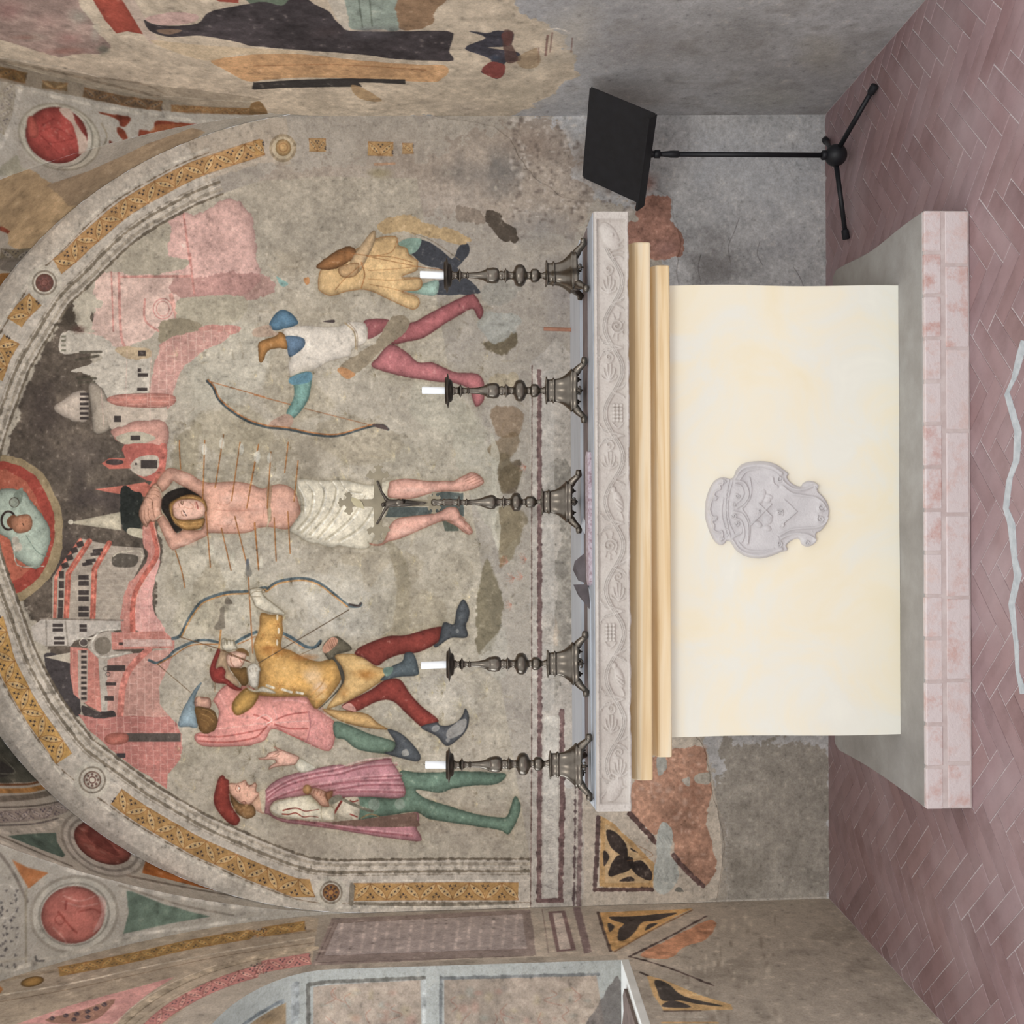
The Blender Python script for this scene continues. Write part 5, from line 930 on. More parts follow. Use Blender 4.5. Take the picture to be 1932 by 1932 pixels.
WY0, WY1, WZ0, WZ1, WAH = 2.95, JY, 1.035, 2.19, .38
hole = [(WY0, WZ0), (WY1, WZ0)] + [((WY0 + WY1) / 2 + (WY1 - WY0) / 2 * math.cos(t), WZ1 + WAH * math.sin(t)) for t in np.linspace(0, math.pi, 22)]
sidearc = [(YC + BB * math.cos(t), ZS_ + HV * math.sin(t)) for t in np.linspace(0, math.pi, 48)]
WLY, WRY = 2.80, 3.05  # side walls stop short out of view, shaped to let sky light in
sa = lambda y0: [(y, ZS_ + HV * math.sqrt(max(0, 1 - ((y - YC) / BB) ** 2))) for y in [YC + BB * math.cos(t) for t in np.linspace(0, math.acos((y0 - YC) / BB), 40)]]
wall_left = wall_slab('wall_left', [(WLY, -.02), (YB + .02, -.02)] + sa(WLY), hole, lambda s, t: Vector((XL(t), s, t)), (1, 0, 0), .03, LW, left_mat); tag(wall_left, kind='structure')
wall_right = wall_slab('wall_right', [(WRY, -.02), (YB + .02, -.02)] + sa(WRY), None, lambda s, t: Vector((XR(t), s, t)), (-1, 0, 0), .3, RW, right_mat); tag(wall_right, kind='structure')
# window reveal
n = len(hole); vs = []; fs = []; uvs = []
for d in (0.0, .12, .3, .7):
    for (y, z) in hole:
        yy = y; x = XL(z) - d
        vs.append((x, yy, z)); uvs.append(JB.uv((x, z)))
for k in range(3):
    for i in range(n):
        j = (i + 1) % n
        if i == 0: continue            # the sill is its own piece
        fs.append((k * n + i, k * n + j, (k + 1) * n + j, (k + 1) * n + i))
rev = mesh_obj('window_reveal', vs, fs, jamb_mat, wall_left, uvs=uvs); tag(rev, 'deep window reveal plastered white with painted marble panels')
mt = noise_mat('white_sill_stone', [(.3, (214, 214, 208)), (.7, (232, 232, 228))], 14, .6, bump=.2)  # near-white over the whole sill
brn = noise_mat('brown_stained_board', [(.3, (92, 80, 76)), (.7, (124, 108, 100))], 20, .75, bump=.4)
xs = XL(WZ0)
sill = bm_obj('window_sill', box_bm(xs - .7, xs + .002, WY0, WY1, WZ0 - .028, WZ0 + .004, .003), mt, wall_left)
w1 = bmesh.new()
for a, b, c, d in ((WY0 + .002, WY0 + .052, WZ0 + .006, WZ1 - .002), (WY1 - .052, WY1 - .002, WZ0 + .006, WZ1 - .002), ((WY0 + WY1) / 2 - .02, (WY0 + WY1) / 2 + .02, WZ0 + .006, WZ1 + WAH - .02), (WY0 + .05, WY1 - .05, WZ0 + .006, WZ0 + .056), (WY0 + .05, WY1 - .05, WZ1 - .06, WZ1 - .02), (WY0 + .05, WY1 - .05, 1.66, 1.69)):
    t = box_bm(xs - .66, xs - .62, a, b, c, d); me_ = bpy.data.meshes.new('t'); t.to_mesh(me_); t.free(); w1.from_mesh(me_)
win = bm_obj('window_1', w1, noise_mat('window_wood', [(.3, (70, 58, 48)), (.7, (96, 80, 64))], 8, .6)); tag(win, 'wooden framed window deep in the left wall', kind='structure')
gm, nt, b_ = new_mat('window_glass'); b_.inputs['Base Color'].default_value = (1, 1, 1, 1)
tr_ = nt.nodes.new('ShaderNodeBsdfTransparent'); gl = nt.nodes.new('ShaderNodeBsdfGlossy'); gl.inputs['Roughness'].default_value = .05; mxs = nt.nodes.new('ShaderNodeMixShader'); mxs.inputs[0].default_value = .08
nt.links.new(tr_.outputs[0], mxs.inputs[1]); nt.links.new(gl.outputs[0], mxs.inputs[2]); nt.links.new(mxs.outputs[0], nt.nodes['Material Output'].inputs['Surface'])
tri = tessellate_polygon([[Vector((a, b, 0)) for a, b in hole]])
pane = mesh_obj('pane', [(xs - .64, a, b) for a, b in hole], [list(t) for t in tri], gm, win)
brd = bmesh.new(); pts2 = [(xs - .035, WY0 + .01), (xs - .035, 3.85), (xs - .08, 3.89), (xs - .13, 3.87), (xs - .20, 3.91), (xs - .255, 3.88), (xs - .262, WY0 + .01)]
lo = [brd.verts.new((x, y, WZ0 + .004)) for x, y in pts2]; hi = [brd.verts.new((x, y, WZ0 + .016)) for x, y in pts2]
brd.faces.new(lo[::-1]); brd.faces.new(hi)
for i in range(len(lo)): brd.faces.new((lo[i], lo[(i + 1) % len(lo)], hi[(i + 1) % len(lo)], hi[i]))
bmesh.ops.recalc_face_normals(brd, faces=brd.faces)
tag(bm_obj('sill_board', brd, brn), 'dark brown board with a broken end lying on the white window sill', 'board')

# vault
def web(name, fn, mat, cv, uvf, seg_a=72, seg_b=14, label=None, flip=False):
    vs, fs, uvs = [], [], []
    for i in range(seg_a + 1):
        th = math.pi * i / seg_a
        for j in range(seg_b + 1):
            v = j / seg_b; p = fn(th, v); vs.append(p); uvs.append(cv.uv(uvf(th, p)))
    for i in range(seg_a):
        for j in range(seg_b):
            a = i * (seg_b + 1) + j; fs.append((a, a + 1, a + seg_b + 2, a + seg_b + 1) if not flip else (a, a + seg_b + 1, a + seg_b + 2, a + 1))
    return mesh_obj(name, vs, fs, mat, vault, True, uvs)
vault = bpy.data.objects.new('ceiling', None); COL.objects.link(vault); tag(vault, kind='structure')
cxa = lambda th: XC + AA * math.cos(th); cza = lambda th: ZS_ + HV * math.sin(th)
web('vault_web', lambda th, v: (cxa(th), YB + (YC + BB * abs(math.cos(th)) - YB) * v, cza(th)), vback_mat, WB, lambda th, p: (th * 1.83, p[1]))
plain = noise_mat('vault_plaster', [(.3, (160, 152, 138)), (.7, (186, 178, 164))], 3, .9)
if 0: o = web('vault_web', lambda th, v: (cxa(th), YF + (YC - BB * abs(math.cos(th)) - YF) * v, cza(th)), plain, WB, lambda th, p: (th * 1.83, p[1]), flip=True)
TH = .45  # side webs likewise cut short, unseen, to admit light
for sx, mt_, cv_ in ((-1, vleft_mat, WL), (1, vright_mat, WR)):
    web('vault_web', lambda th, v, sx=sx: (XC + sx * (AA + .05 + (AA * abs(math.cos(th * TH)) - AA - .05) * v), YC + BB * math.cos(th * TH), ZS_ + HV * math.sin(th * TH)), mt_, cv_, lambda th, p: (th * TH * 1.93, abs(p[0] - XC)), flip=sx > 0)

# =============================================================== FLOOR
m, nt, b_ = new_mat('herringbone_brick')
oi = nt.nodes.new('ShaderNodeObjectInfo')
r1 = ramp(nt, oi.outputs['Random'], [(0, (146, 118, 118)), (.3, (158, 132, 133)), (.55, (152, 128, 130)), (.8, (156, 128, 127)), (1, (142, 117, 118))])
nn = noise_node(nt, 7, 6, .65, 'Object'); r2 = ramp(nt, nn.outputs['Fac'], [(.25, (196, 186, 184)), (.5, (236, 232, 232)), (.75, (255, 250, 250))])
mx = nt.nodes.new('ShaderNodeMix'); mx.data_type = 'RGBA'; mx.blend_type = 'MULTIPLY'; mx.inputs[0].default_value = 1
nt.links.new(r1.outputs['Color'], mx.inputs[6]); nt.links.new(r2.outputs['Color'], mx.inputs[7])
gp = nt.nodes.new('ShaderNodeNewGeometry'); mpn = nt.nodes.new('ShaderNodeMapping'); nt.links.new(gp.outputs['Position'], mpn.inputs['Vector'])
nd = nt.nodes.new('ShaderNodeTexNoise'); nd.inputs['Scale'].default_value = 2.2; nd.inputs['Detail'].default_value = 7; nt.links.new(mpn.outputs['Vector'], nd.inputs['Vector'])
r3 = ramp(nt, nd.outputs['Fac'], [(.45, (0, 0, 0)), (.68, (170, 170, 170))])
mx2 = nt.nodes.new('ShaderNodeMix'); mx2.data_type = 'RGBA'; nt.links.new(r3.outputs['Color'], mx2.inputs[0]); nt.links.new(mx.outputs[2], mx2.inputs[6]); mx2.inputs[7].default_value = rgba((182, 164, 166))
nt.links.new(mx2.outputs[2], b_.inputs['Base Color']); b_.inputs['Roughness'].default_value = .5; b_.inputs['Specular IOR Level'].default_value = .45
n2 = noise_node(nt, 45, 6, .6); add_bump(nt, b_, n2.outputs['Fac'], .4, .004)
brick_floor = m
mortar = noise_mat('floor_mortar', [(.3, (178, 166, 166)), (.7, (206, 196, 196))], 25, .9, bump=.5)
fl = bm_obj('floor', box_bm(-2.6, 2.6, -4.0, YB + .25, -.12, -.0021), mortar); tag(fl, kind='structure')
W_ = .0682; GAP = .0038; NH = 4
def clip(poly, f):
    out = []
    for i in range(len(poly)):
        a, b = poly[i], poly[(i + 1) % len(poly)]; fa, fb = f(a), f(b)
        if fa >= 0: out.append(a)
        if (fa >= 0) != (fb >= 0):
            t = fa / (fa - fb); out.append((a[0] + (b[0] - a[0]) * t, a[1] + (b[1] - a[1]) * t))
    return out
def slab_mesh(name, poly, z0, z1, bev=.0014, bm=None, off_=(0, 0, 0)):
    own = bm is None
    if own: bm = bmesh.new()
    n = len(poly); cx = sum(p[0] for p in poly) / n; cy = sum(p[1] for p in poly) / n; ox, oy, oz = off_
    lo = [bm.verts.new((x + ox, y + oy, z0 + oz)) for x, y in poly]; mi = [bm.verts.new((x + ox, y + oy, z1 - bev + oz)) for x, y in poly]
    sh = lambda x, y: (bev / max(.012, math.hypot(cx - x, cy - y)))
    hi = [bm.verts.new((x + (cx - x) * sh(x, y) + ox, y + (cy - y) * sh(x, y) + oy, z1 + oz)) for x, y in poly]
    for A_, B_ in ((lo, mi), (mi, hi)):
        for i in range(n): bm.faces.new((A_[i], A_[(i + 1) % n], B_[(i + 1) % n], B_[i]))
    bm.faces.new(hi); bm.faces.new(lo[::-1])
    if own:
        bmesh.ops.recalc_face_normals(bm, faces=bm.faces)
        me = bpy.data.meshes.new(name); bm.to_mesh(me); bm.free(); me.materials.append(brick_floor); return me
s2 = math.sqrt(.5); full = {}
OX, OY = .028, .045; cand = []
for i in range(-70, 90):
    for j in range(-70, 90):
        c = (i - j) % (2 * NH)
        if c == 0: ra, rb, key = (i, i + NH), (j, j + 1), 'h'
        elif c == 2 * NH - 1: ra, rb, key = (i, i + 1), (j, j + NH), 'v'
        else: continue
        a0, a1, b0, b1 = ra[0] * W_ + GAP / 2, ra[1] * W_ - GAP / 2, rb[0] * W_ + GAP / 2, rb[1] * W_ - GAP / 2
        ac, bc = (a0 + a1) / 2, (b0 + b1) / 2
        cx, cy = (ac - bc) * s2 + OX, (ac + bc) * s2 + 3.6 + OY
        if not (-2.0 < cx < 2.05 and 2.78 < cy < 4.75): continue
        poly = [((a - ac - (b - bc)) * s2, (a - ac + b - bc) * s2) for a, b in ((a0, b0), (a1, b0), (a1, b1), (a0, b1))]
        P2 = [(x + cx, y + cy) for x, y in poly]
        Q = P2
        for f in (lambda p: p[0] - (XL(0) + .004), lambda p: XR(0) - .004 - p[0], lambda p: YB - .004 - p[1]): Q = clip(Q, f) if Q else Q
        if len(Q) < 3: continue
        if all(-.97 < x < .97 and 3.235 < y < 4.07 for x, y in Q) or all(-.95 < x < .95 and y > 3.26 for x, y in Q): continue
        ar = abs(sum(Q[k][0] * Q[(k + 1) % len(Q)][1] - Q[(k + 1) % len(Q)][0] * Q[k][1] for k in range(len(Q)))) / 2
        if ar < .0006: continue
        cand.append((cy - abs(cx) * .12, cx, cy, key, poly, Q, abs(ar - (a1 - a0) * (b1 - b0)) < 1e-6))
cand.sort(key=lambda c: c[0]); nb = 0; rest = bmesh.new()
for q_, cx, cy, key, poly, Q, whole in cand:
    dz = RNG.uniform(-.0007, .0006)
    if nb < 300:
        if whole and len(Q) == 4:
            if key not in full: full[key] = slab_mesh('brick', poly, -.03, 0)
            me = full[key]
        else: me = slab_mesh('brick', [(x - cx, y - cy) for x, y in Q], -.03, 0)
        o = link(bpy.data.objects.new('brick', me), fl); o.location = (cx, cy, dz); o.rotation_euler = (RNG.uniform(-.003, .003), RNG.uniform(-.003, .003), RNG.uniform(-.010, .010)); nb += 1
    else: slab_mesh('brick', [(x - cx, y - cy) for x, y in Q], -.03, 0, bm=rest, off_=(cx, cy, dz))
if len(rest.faces):
    bmesh.ops.recalc_face_normals(rest, faces=rest.faces); tag(bm_obj('bricks', rest, brick_floor, fl), kind='stuff')
print('floor bricks', nb, len(cand))
seam = [onz(x, y, 0) for x, y in T('p 1932,640 1926,666 1915,713 1900,744 1909,772 1921,814 1918,868 1905,907 1898,959 1908,986 1914,1050 1921,1089 1909,1141 1918,1219 1920,1265 1932,1312')]
bm = bmesh.new(); vsu, vsd = [], []
for i, p in enumerate(seam):
    w = .010 + RNG.uniform(0, .012); vsu.append(bm.verts.new((p.x, p.y + w, .0012))); vsd.append(bm.verts.new((p.x + RNG.uniform(-.01, .01), p.y - w, .0012)))
lo_ = [[bm.verts.new((v.co.x, v.co.y, -.01)) for v in L] for L in (vsu, vsd)]
for i in range(len(seam) - 1):
    bm.faces.new((vsd[i], vsd[i + 1], vsu[i + 1], vsu[i])); bm.faces.new((vsu[i], vsu[i + 1], lo_[0][i + 1], lo_[0][i])); bm.faces.new((vsd[i + 1], vsd[i], lo_[1][i], lo_[1][i + 1]))
bmesh.ops.recalc_face_normals(bm, faces=bm.faces)
tag(bm_obj('mortar_seam', bm, noise_mat('cement_repair', [(.3, (160, 166, 170)), (.7, (196, 200, 202))], 30, .9), fl), 'jagged pale cement repair seam between the bricks')

# =============================================================== ALTAR STEP
ZP, YP0, YP1, XP = .151, 3.222, 4.07, .975
step = empty('altar_step', (0, (YP0 + YP1) / 2, 0), label='low altar step with a washed brick front edge and smooth cement top', cat='step')
cem = noise_mat('cement_screed', [(.25, (126, 122, 117)), (.5, (146, 142, 137)), (.75, (166, 164, 160))], 3.5, .8, detail=8, bump=.3, bdist=.004, nrough=.65)
bm = bmesh.new(); N = 24; ring0 = []; ring1 = []
outl = [(-XP, YP0 + .014), (XP, YP0 + .014)] + [(XP - .012 * math.sin(math.pi * t) + .004 * math.sin(9 * t), YP0 + .014 + (YP1 - YP0 - .014) * t) for t in np.linspace(.08, .95, N)] + [(XP - .02, YP1), (-XP + .02, YP1)] + [(-XP + .012 * math.sin(math.pi * t), YP0 + .014 + (YP1 - YP0 - .014) * t) for t in np.linspace(.95, .08, N)]
lo = [bm.verts.new((x, y - step.location.y, 0)) for x, y in outl]; mi = [bm.verts.new((x, y - step.location.y, ZP - .008)) for x, y in outl]
hi = [bm.verts.new((x * .994, (y - step.location.y) * .988, ZP)) for x, y in outl]
for A_, B_ in ((lo, mi), (mi, hi)):
    for i in range(len(lo)): bm.faces.new((A_[i], A_[(i + 1) % len(lo)], B_[(i + 1) % len(lo)], B_[i]))
bm.faces.new(hi); bm.faces.new(lo[::-1]); bmesh.ops.recalc_face_normals(bm, faces=bm.faces)
bm_obj('core', bm, cem, step)
m, nt, b_ = new_mat('limewashed_brick'); oi = nt.nodes.new('ShaderNodeObjectInfo')
r1 = ramp(nt, oi.outputs['Random'], [(0, (184, 146, 138)), (.25, (196, 164, 156)), (.5, (204, 184, 178)), (.75, (190, 158, 152)), (1, (208, 188, 180))])
nn = noise_node(nt, 16, 8, .7); r2 = ramp(nt, nn.outputs['Fac'], [(.36, (0, 0, 0)), (.52, (255, 255, 255))])
mx = nt.nodes.new('ShaderNodeMix'); mx.data_type = 'RGBA'; nt.links.new(r2.outputs['Color'], mx.inputs[0]); nt.links.new(r1.outputs['Color'], mx.inputs[6]); mx.inputs[7].default_value = rgba((204, 192, 190))
nt.links.new(mx.outputs[2], b_.inputs['Base Color']); b_.inputs['Roughness'].default_value = .8; b_.inputs['Specular IOR Level'].default_value = .25
n2 = noise_node(nt, 60, 6, .65); add_bump(nt, b_, n2.outputs['Fac'], .5, .006)
lime = m
washm = noise_mat('limewash_mortar', [(.3, (180, 162, 158)), (.7, (200, 188, 184))], 20, .85, bump=.4)
bm_obj('mortar_bed', box_bm(-XP + .004, XP - .004, YP0 + .0022 - step.location.y, YP0 + .02 - step.location.y, 0.001, ZP - .004, .002), washm, step)
def stepbricks(z0, z1, pitch, n, off_):
    for k in range(n + 1):
        x0 = -XP + off_ + k * pitch; x1 = x0 + pitch
        x0, x1 = max(x0, -XP), min(x1, XP)
        if x1 - x0 < .03: continue
        j = RNG.uniform(-.0012, .0012, 6)
        bm = box_bm(x0 + .004 + j[0], x1 - .004 + j[1], YP0 + j[2] - step.location.y, YP0 + .04 - step.location.y, z0 + .002 + j[3], z1 - .001 + j[4], .003, 1)
        o = bm_obj('brick', bm, lime, step)
stepbricks(.093, ZP - .0005, .1393, 14, 0); stepbricks(.003, .082, .27, 8, -.12)
# =============================================================== ALTAR
ZA, ZL0, ZL1, ZU0, ZU1, ZM0, ZM1 = ZP, .954, .962, 1.030, 1.034, 1.112, 1.226
# z levels: block ZP..954, lower moulding .954..1.03 , upper moulding 1.03..1.112, mensa 1.112..1.226
altar = empty('altar', (0, 3.56, ZP), label='cream stone altar with a carved top slab and an applied crowned crest', cat='altar')
def lp(y, z): return y - 3.56, z - ZP
scag = noise_mat('cream_scagliola', [(.28, (229, 217, 188)), (.45, (229, 220, 198)), (.6, (224, 221, 209)), (.8, (230, 227, 214))], 3.2, .55, detail=7, bump=.05, spec=.3, nrough=.6, dist=1.0)
XB = .7715
bm = bmesh.new(); nz, nx = 30, 60; grid = {}
for i in range(nx + 1):
    for k in range(nz + 1):
        u = i / nx; v = k / nz
        wob = .002 * math.sin(9 * v + 1) * (1 if i == nx else 0) - .002 * math.sin(7 * v) * (1 if i == 0 else 0)
        x = -XB + 2 * XB * u + wob; z = ZP + .001 + (ZL0 - ZP) * v + (.0025 * math.sin(11 * u) if k == 0 else 0) * 0
        grid[i, k] = bm.verts.new((x, 3.42 - 3.56 + .0008 * math.sin(5 * u * 3 + 4 * v * 3), z - ZP))
for i in range(nx):
    for k in range(nz): bm.faces.new((grid[i, k], grid[i + 1, k], grid[i + 1, k + 1], grid[i, k + 1]))
r_ = bmesh.ops.extrude_face_region(bm, geom=bm.faces[:]); 
for e in r_['geom']:
    if isinstance(e, bmesh.types.BMVert): e.co.y = .38 - .03
bmesh.ops.recalc_face_normals(bm, faces=bm.faces)
bm_obj('body', bm, scag, altar)
wood = noise_mat('cream_painted_moulding', [(.25, (206, 174, 130)), (.42, (224, 198, 156)), (.56, (232, 212, 178)), (.75, (228, 216, 192))], 2.2, .5, vec=(.5, 4, 13), detail=4, bump=.08, nrough=.5, dist=1.2)
def moulding(name, xh, y0, z0, z1, prof):
    """prof: (inset, v) along the front from bottom to top"""
    bm = bmesh.new(); secs = []
    for sx in (-1, -.995, .995, 1):
        sec = []
        for ins, v in prof: sec.append(bm.verts.new((sx * xh * (1 if abs(sx) < 1 else 1), y0 + ins + (.004 if abs(sx) == 1 else 0) - 3.56, z0 + (z1 - z0) * v - ZP)))
        sec.append(bm.verts.new((sx * xh, 3.90 - 3.56, z1 - ZP))); sec.append(bm.verts.new((sx * xh, 3.90 - 3.56, z0 - ZP)))
        secs.append(sec)
    n = len(secs[0])
    for a in range(3):
        for i in range(n): bm.faces.new((secs[a][i], secs[a][(i + 1) % n], secs[a + 1][(i + 1) % n], secs[a + 1][i]))
    bm.faces.new(secs[0][::-1]); bm.faces.new(secs[-1]); bmesh.ops.recalc_face_normals(bm, faces=bm.faces)
    return bm_obj(name, bm, wood, altar)
moulding('lower_moulding', .827, 3.364, ZL0, ZU0, [(.006, 0), (.001, .05), (0, .12), (0, .55), (.004, .62), (.014, .7), (.03, .82), (.036, 1)])
moulding('upper_moulding', .888, 3.304, ZU0, ZM0, [(.005, 0), (.001, .05), (0, .12), (0, .5), (.004, .62), (.012, .7), (.03, .85), (.036, 1)])

# ---- carved mensa
def seg_d(X, Y, P):
    d = np.full(X.shape, 1e9, np.float32)
    for i in range(len(P) - 1):
        ax, ay = P[i]; bx, by = P[i + 1]; dx, dy = bx - ax, by - ay; L = dx * dx + dy * dy + 1e-9
        x0, x1, y0, y1 = min(ax, bx) - 60, max(ax, bx) + 60, min(ay, by) - 60, max(ay, by) + 60
        t = np.clip(((X - ax) * dx + (Y - ay) * dy) / L, 0, 1); np.minimum(d, (X - ax - t * dx) ** 2 + (Y - ay - t * dy) ** 2, out=d)
    return np.sqrt(d)
class Relief:
    def __init__(s, U, V): s.U, s.V = U.astype(np.float32), V.astype(np.float32); s.H = np.zeros(U.shape, np.float32)
    def win(s, P, w):
        P = np.asarray(P); c = (s.U[0, :] > P[:, 0].min() - 3 * w) & (s.U[0, :] < P[:, 0].max() + 3 * w); r = (s.V[:, 0] > P[:, 1].min() - 3 * w) & (s.V[:, 0] < P[:, 1].max() + 3 * w)
        c = np.nonzero(c)[0]; r = np.nonzero(r)[0]
        return (slice(r[0], r[-1] + 1), slice(c[0], c[-1] + 1)) if len(c) and len(r) else None
    def ridge(s, pts, w, h, sm=True, add=False):
        P = crom(pts, False, 5) if sm and len(pts) > 2 else np.asarray(pts, float); q = s.win(P, w)
        if q is None: return
        d = seg_d(s.U[q], s.V[q], P); g = h * np.exp(-(d / w) ** 2)
        s.H[q] = s.H[q] + g if (add or h < 0) else np.maximum(s.H[q], g)
    def spiral(s, x, y, r, turns, w, h, a0=0, sg=1):
        s.ridge([(x + r * (1 - .85 * t) * math.cos(a0 + sg * t * turns * 6.283), y + r * (1 - .85 * t) * math.sin(a0 + sg * t * turns * 6.283)) for t in np.linspace(0, 1, int(8 * turns) + 2)], w, h)
    def dome(s, x, y, rx, ry, h, ang=0):
        ca, sa = math.cos(ang), math.sin(ang); u = ((s.U - x) * ca + (s.V - y) * sa) / rx; v = (-(s.U - x) * sa + (s.V - y) * ca) / ry
        s.H = np.maximum(s.H, h * np.sqrt(np.clip(1 - u * u - v * v, 0, 1)))
nu, nv = 880, 50
uu = np.linspace(0, 1135, nu); vv = np.linspace(0, 67, nv); U, V = np.meshgrid(uu, vv)
R_ = Relief(U, V)
vc = lambda u: 36 + 17 * math.cos(2 * math.pi * (u - 300) / 166)
for o_ in (-3.6, 0, 3.6):
    R_.ridge([(u, vc(u) + o_) for u in np.arange(70, 1075, 7)], 1.5, .0042, sm=False)
k = 0
for u0 in np.arange(300 - 83 * 2, 1090, 83):
    low = abs(vc(u0) - 53) < 3; sgn = 1 if low else -1; cy = 28 if low else 44      # motif sits on the open side of the wave
    typ = ['palm', 'rose', 'palm', 'grape', 'palm', 'bird', 'rose', 'palm', 'grape', 'bird', 'palm', 'palm'][k % 12]
    if typ == 'palm':
        for a in np.linspace(-1.25, 1.25, 6): R_.ridge([(u0 + 22, cy), (u0 + 22 - 20 * math.cos(a), cy + 13 * math.sin(a)), (u0 + 22 - 33 * math.cos(a), cy + 15 * math.sin(a))], 2.0, .0042)
        R_.spiral(u0 - 24, cy, 10, 1.2, 1.6, .004, 0, sgn)
    elif typ == 'rose':
        R_.spiral(u0, cy, 14, 1.8, 1.8, .0045, 1, sgn)
        for a in np.linspace(0, 5.6, 7): R_.ridge([(u0 + 16 * math.cos(a), cy + 10 * math.sin(a)), (u0 + 26 * math.cos(a), cy + 14 * math.sin(a))], 1.8, .0036)
    elif typ == 'grape':
        for a in range(5):
            for b in range(3): R_.dome(u0 - 16 + a * 7, cy - 7 + b * 7, 3.6, 3.6, .0046)
        R_.ridge([(u0 + 18, cy - 10), (u0 + 27, cy), (u0 + 18, cy + 10)], 2, .004)
    else:
        R_.dome(u0, cy, 22, 9, .006, .3); R_.dome(u0 - 22, cy - 9, 7, 5.5, .0055); R_.ridge([(u0 + 18, cy + 4), (u0 + 34, cy + 9)], 2.4, .004)
        for a in (0, 1, 2): R_.ridge([(u0 - 4 + a * 8, cy - 4), (u0 + 6 + a * 8, cy + 8)], 1.2, -.0022)
    for q in (-1, 1):        # leaflets at the crossings
        for d in (0, 5, 10): R_.ridge([(u0 + 41, cy + sgn * 20 * 0 + (18 - d * .6) * -sgn * .2 + 8), (u0 + 41 + q * (5 + d), 36 + sgn * (14 + d * .9)), (u0 + 41 + q * (12 + d), 36 + sgn * (22 + d * .3))], 1.3, .0033)
    k += 1
# big knot leaf and bird head at the right end
R_.dome(48, 30, 30, 16, .006, .5); R_.dome(46, 34, 5, 5, .009); 
for d in range(4): R_.ridge([(70 + d * 6, 30 + d * 2), (62 + d * 8, 46 + d), (54 + d * 12, 56)], 1.6, .004)
R_.dome(1092, 34, 26, 15, .005, -.4); R_.spiral(1070, 30, 13, 1.3, 1.8, .0045)
frame = np.minimum.reduce([V - 4, 63 - V, U - 14, 1121 - U])
R_.ridge([(15, 8), (1120, 8)], 1.2, .003, sm=False); R_.ridge([(15, 60), (1120, 60)], 1.2, .003, sm=False)
Hh = np.where(frame < 2.5, .0045, R_.H - .0005)
Hh = Hh + .0006 * np.random.default_rng(5).standard_normal(Hh.shape) * .5
edge_n = fbm(nv, nu, 26, 4, 9)
em = np.minimum.reduce([V, 67 - V, U, 1135 - U]); Hh = Hh - .006 * np.clip(1 - em / 2.2, 0, 1) ** 1.5
XM, YM0 = .9665, 3.2265
verts = []; faces = []
for j in range(nv):
    for i in range(nu):
        wz = .0012 * edge_n[0 if j < nv / 2 else -1, i] * (abs(j / (nv - 1) - .5) * 2) ** 3
        verts.append((XM - uu[i] / 1135 * 2 * XM, YM0 - 2.3 * Hh[j, i] + .0045 - 3.56, ZM1 - vv[j] / 67 * (ZM1 - ZM0) + (0 if j < nv / 2 else wz) - ZP))
for j in range(nv - 1):
    for i in range(nu - 1):
        a = j * nu + i; faces.append((a, a + nu, a + nu + 1, a + 1))
# sides, top and back of the slab
nb_ = len(verts); YB_ = 3.915 - 3.56
top = list(range(nu)); bot = list(range((nv - 1) * nu, nv * nu)); lef = [j * nu for j in range(nv)]; rig = [j * nu + nu - 1 for j in range(nv)]
def back(vi): verts.append((verts[vi][0], YB_, verts[vi][2])); return len(verts) - 1
for strip_, fl_ in ((top, 0), (bot, 1), (lef, 1), (rig, 0)):
    bk = [back(v) for v in strip_]
    for i in range(len(strip_) - 1):
        f = (strip_[i], strip_[i + 1], bk[i + 1], bk[i]); faces.append(f[::-1] if fl_ else f)
c4 = [back(0), back(nu - 1), back((nv - 1) * nu + nu - 1), back((nv - 1) * nu)]; faces.append(tuple(c4))
mensa_mat = noise_mat('pinkish_carved_stone', [(.3, (176, 167, 159)), (.55, (190, 182, 174)), (.75, (198, 191, 184))], 9, .8, bump=.15, spec=.2)
mensa = mesh_obj('mensa', verts, faces, mensa_mat, altar, smooth=False); tag(mensa, 'carved slab with a vine scroll, palmettes, grapes and birds in low relief')
bm = bmesh.new(); bm.from_mesh(mensa.data); bmesh.ops.recalc_face_normals(bm, faces=bm.faces); bm.to_mesh(mensa.data); bm.free()
mensa.data.polygons.foreach_set('use_smooth', [i < (nv - 1) * (nu - 1) for i in range(len(mensa.data.polygons))])
topm = noise_mat('grey_stone_top', [(.3, (150, 154, 160)), (.7, (172, 176, 182))], 8, .55, bump=.1)
bm_obj('mensa_top', box_bm(-XM + .004, XM - .004, YM0 + .008 - 3.56, 3.91 - 3.56, ZM1 - ZP, ZM1 + .003 - ZP, .001, 1), topm, altar)
ZT = ZM1 + .003
# ---- crest
gx = np.arange(124, 1812, 7.2); gy = np.arange(124, 1424, 7.2); GX, GY = np.meshgrid(gx, gy)
G_ = Relief(GX, GY)
outl = [tuple(map(float, w.split(','))) for w in '136,790 145,660 175,550 225,440 280,380 345,350 400,352 470,365 512,335 540,260 600,190 700,150 840,138 960,145 1060,178 1150,240 1205,280 1225,315 1205,345 1240,400 1310,450 1385,466 1415,425 1480,395 1560,408 1612,455 1605,525 1665,590 1722,670 1752,770 1742,870 1705,975 1640,1050 1580,1085 1588,1175 1535,1232 1460,1252 1395,1222 1368,1160 1325,1150 1255,1180 1195,1235 1215,1280 1190,1310 1130,1322 1060,1352 960,1388 840,1406 700,1388 600,1342 520,1272 470,1190 420,1180 390,1215 335,1232 265,1185 205,1080 160,960 138,870'.split()]
OC = crom(outl, True, 4); OCc = np.vstack([OC, OC[:1]])
dO = seg_d(GX.astype(np.float32), GY.astype(np.float32), OCc)
ins = np.zeros(GX.shape, bool)
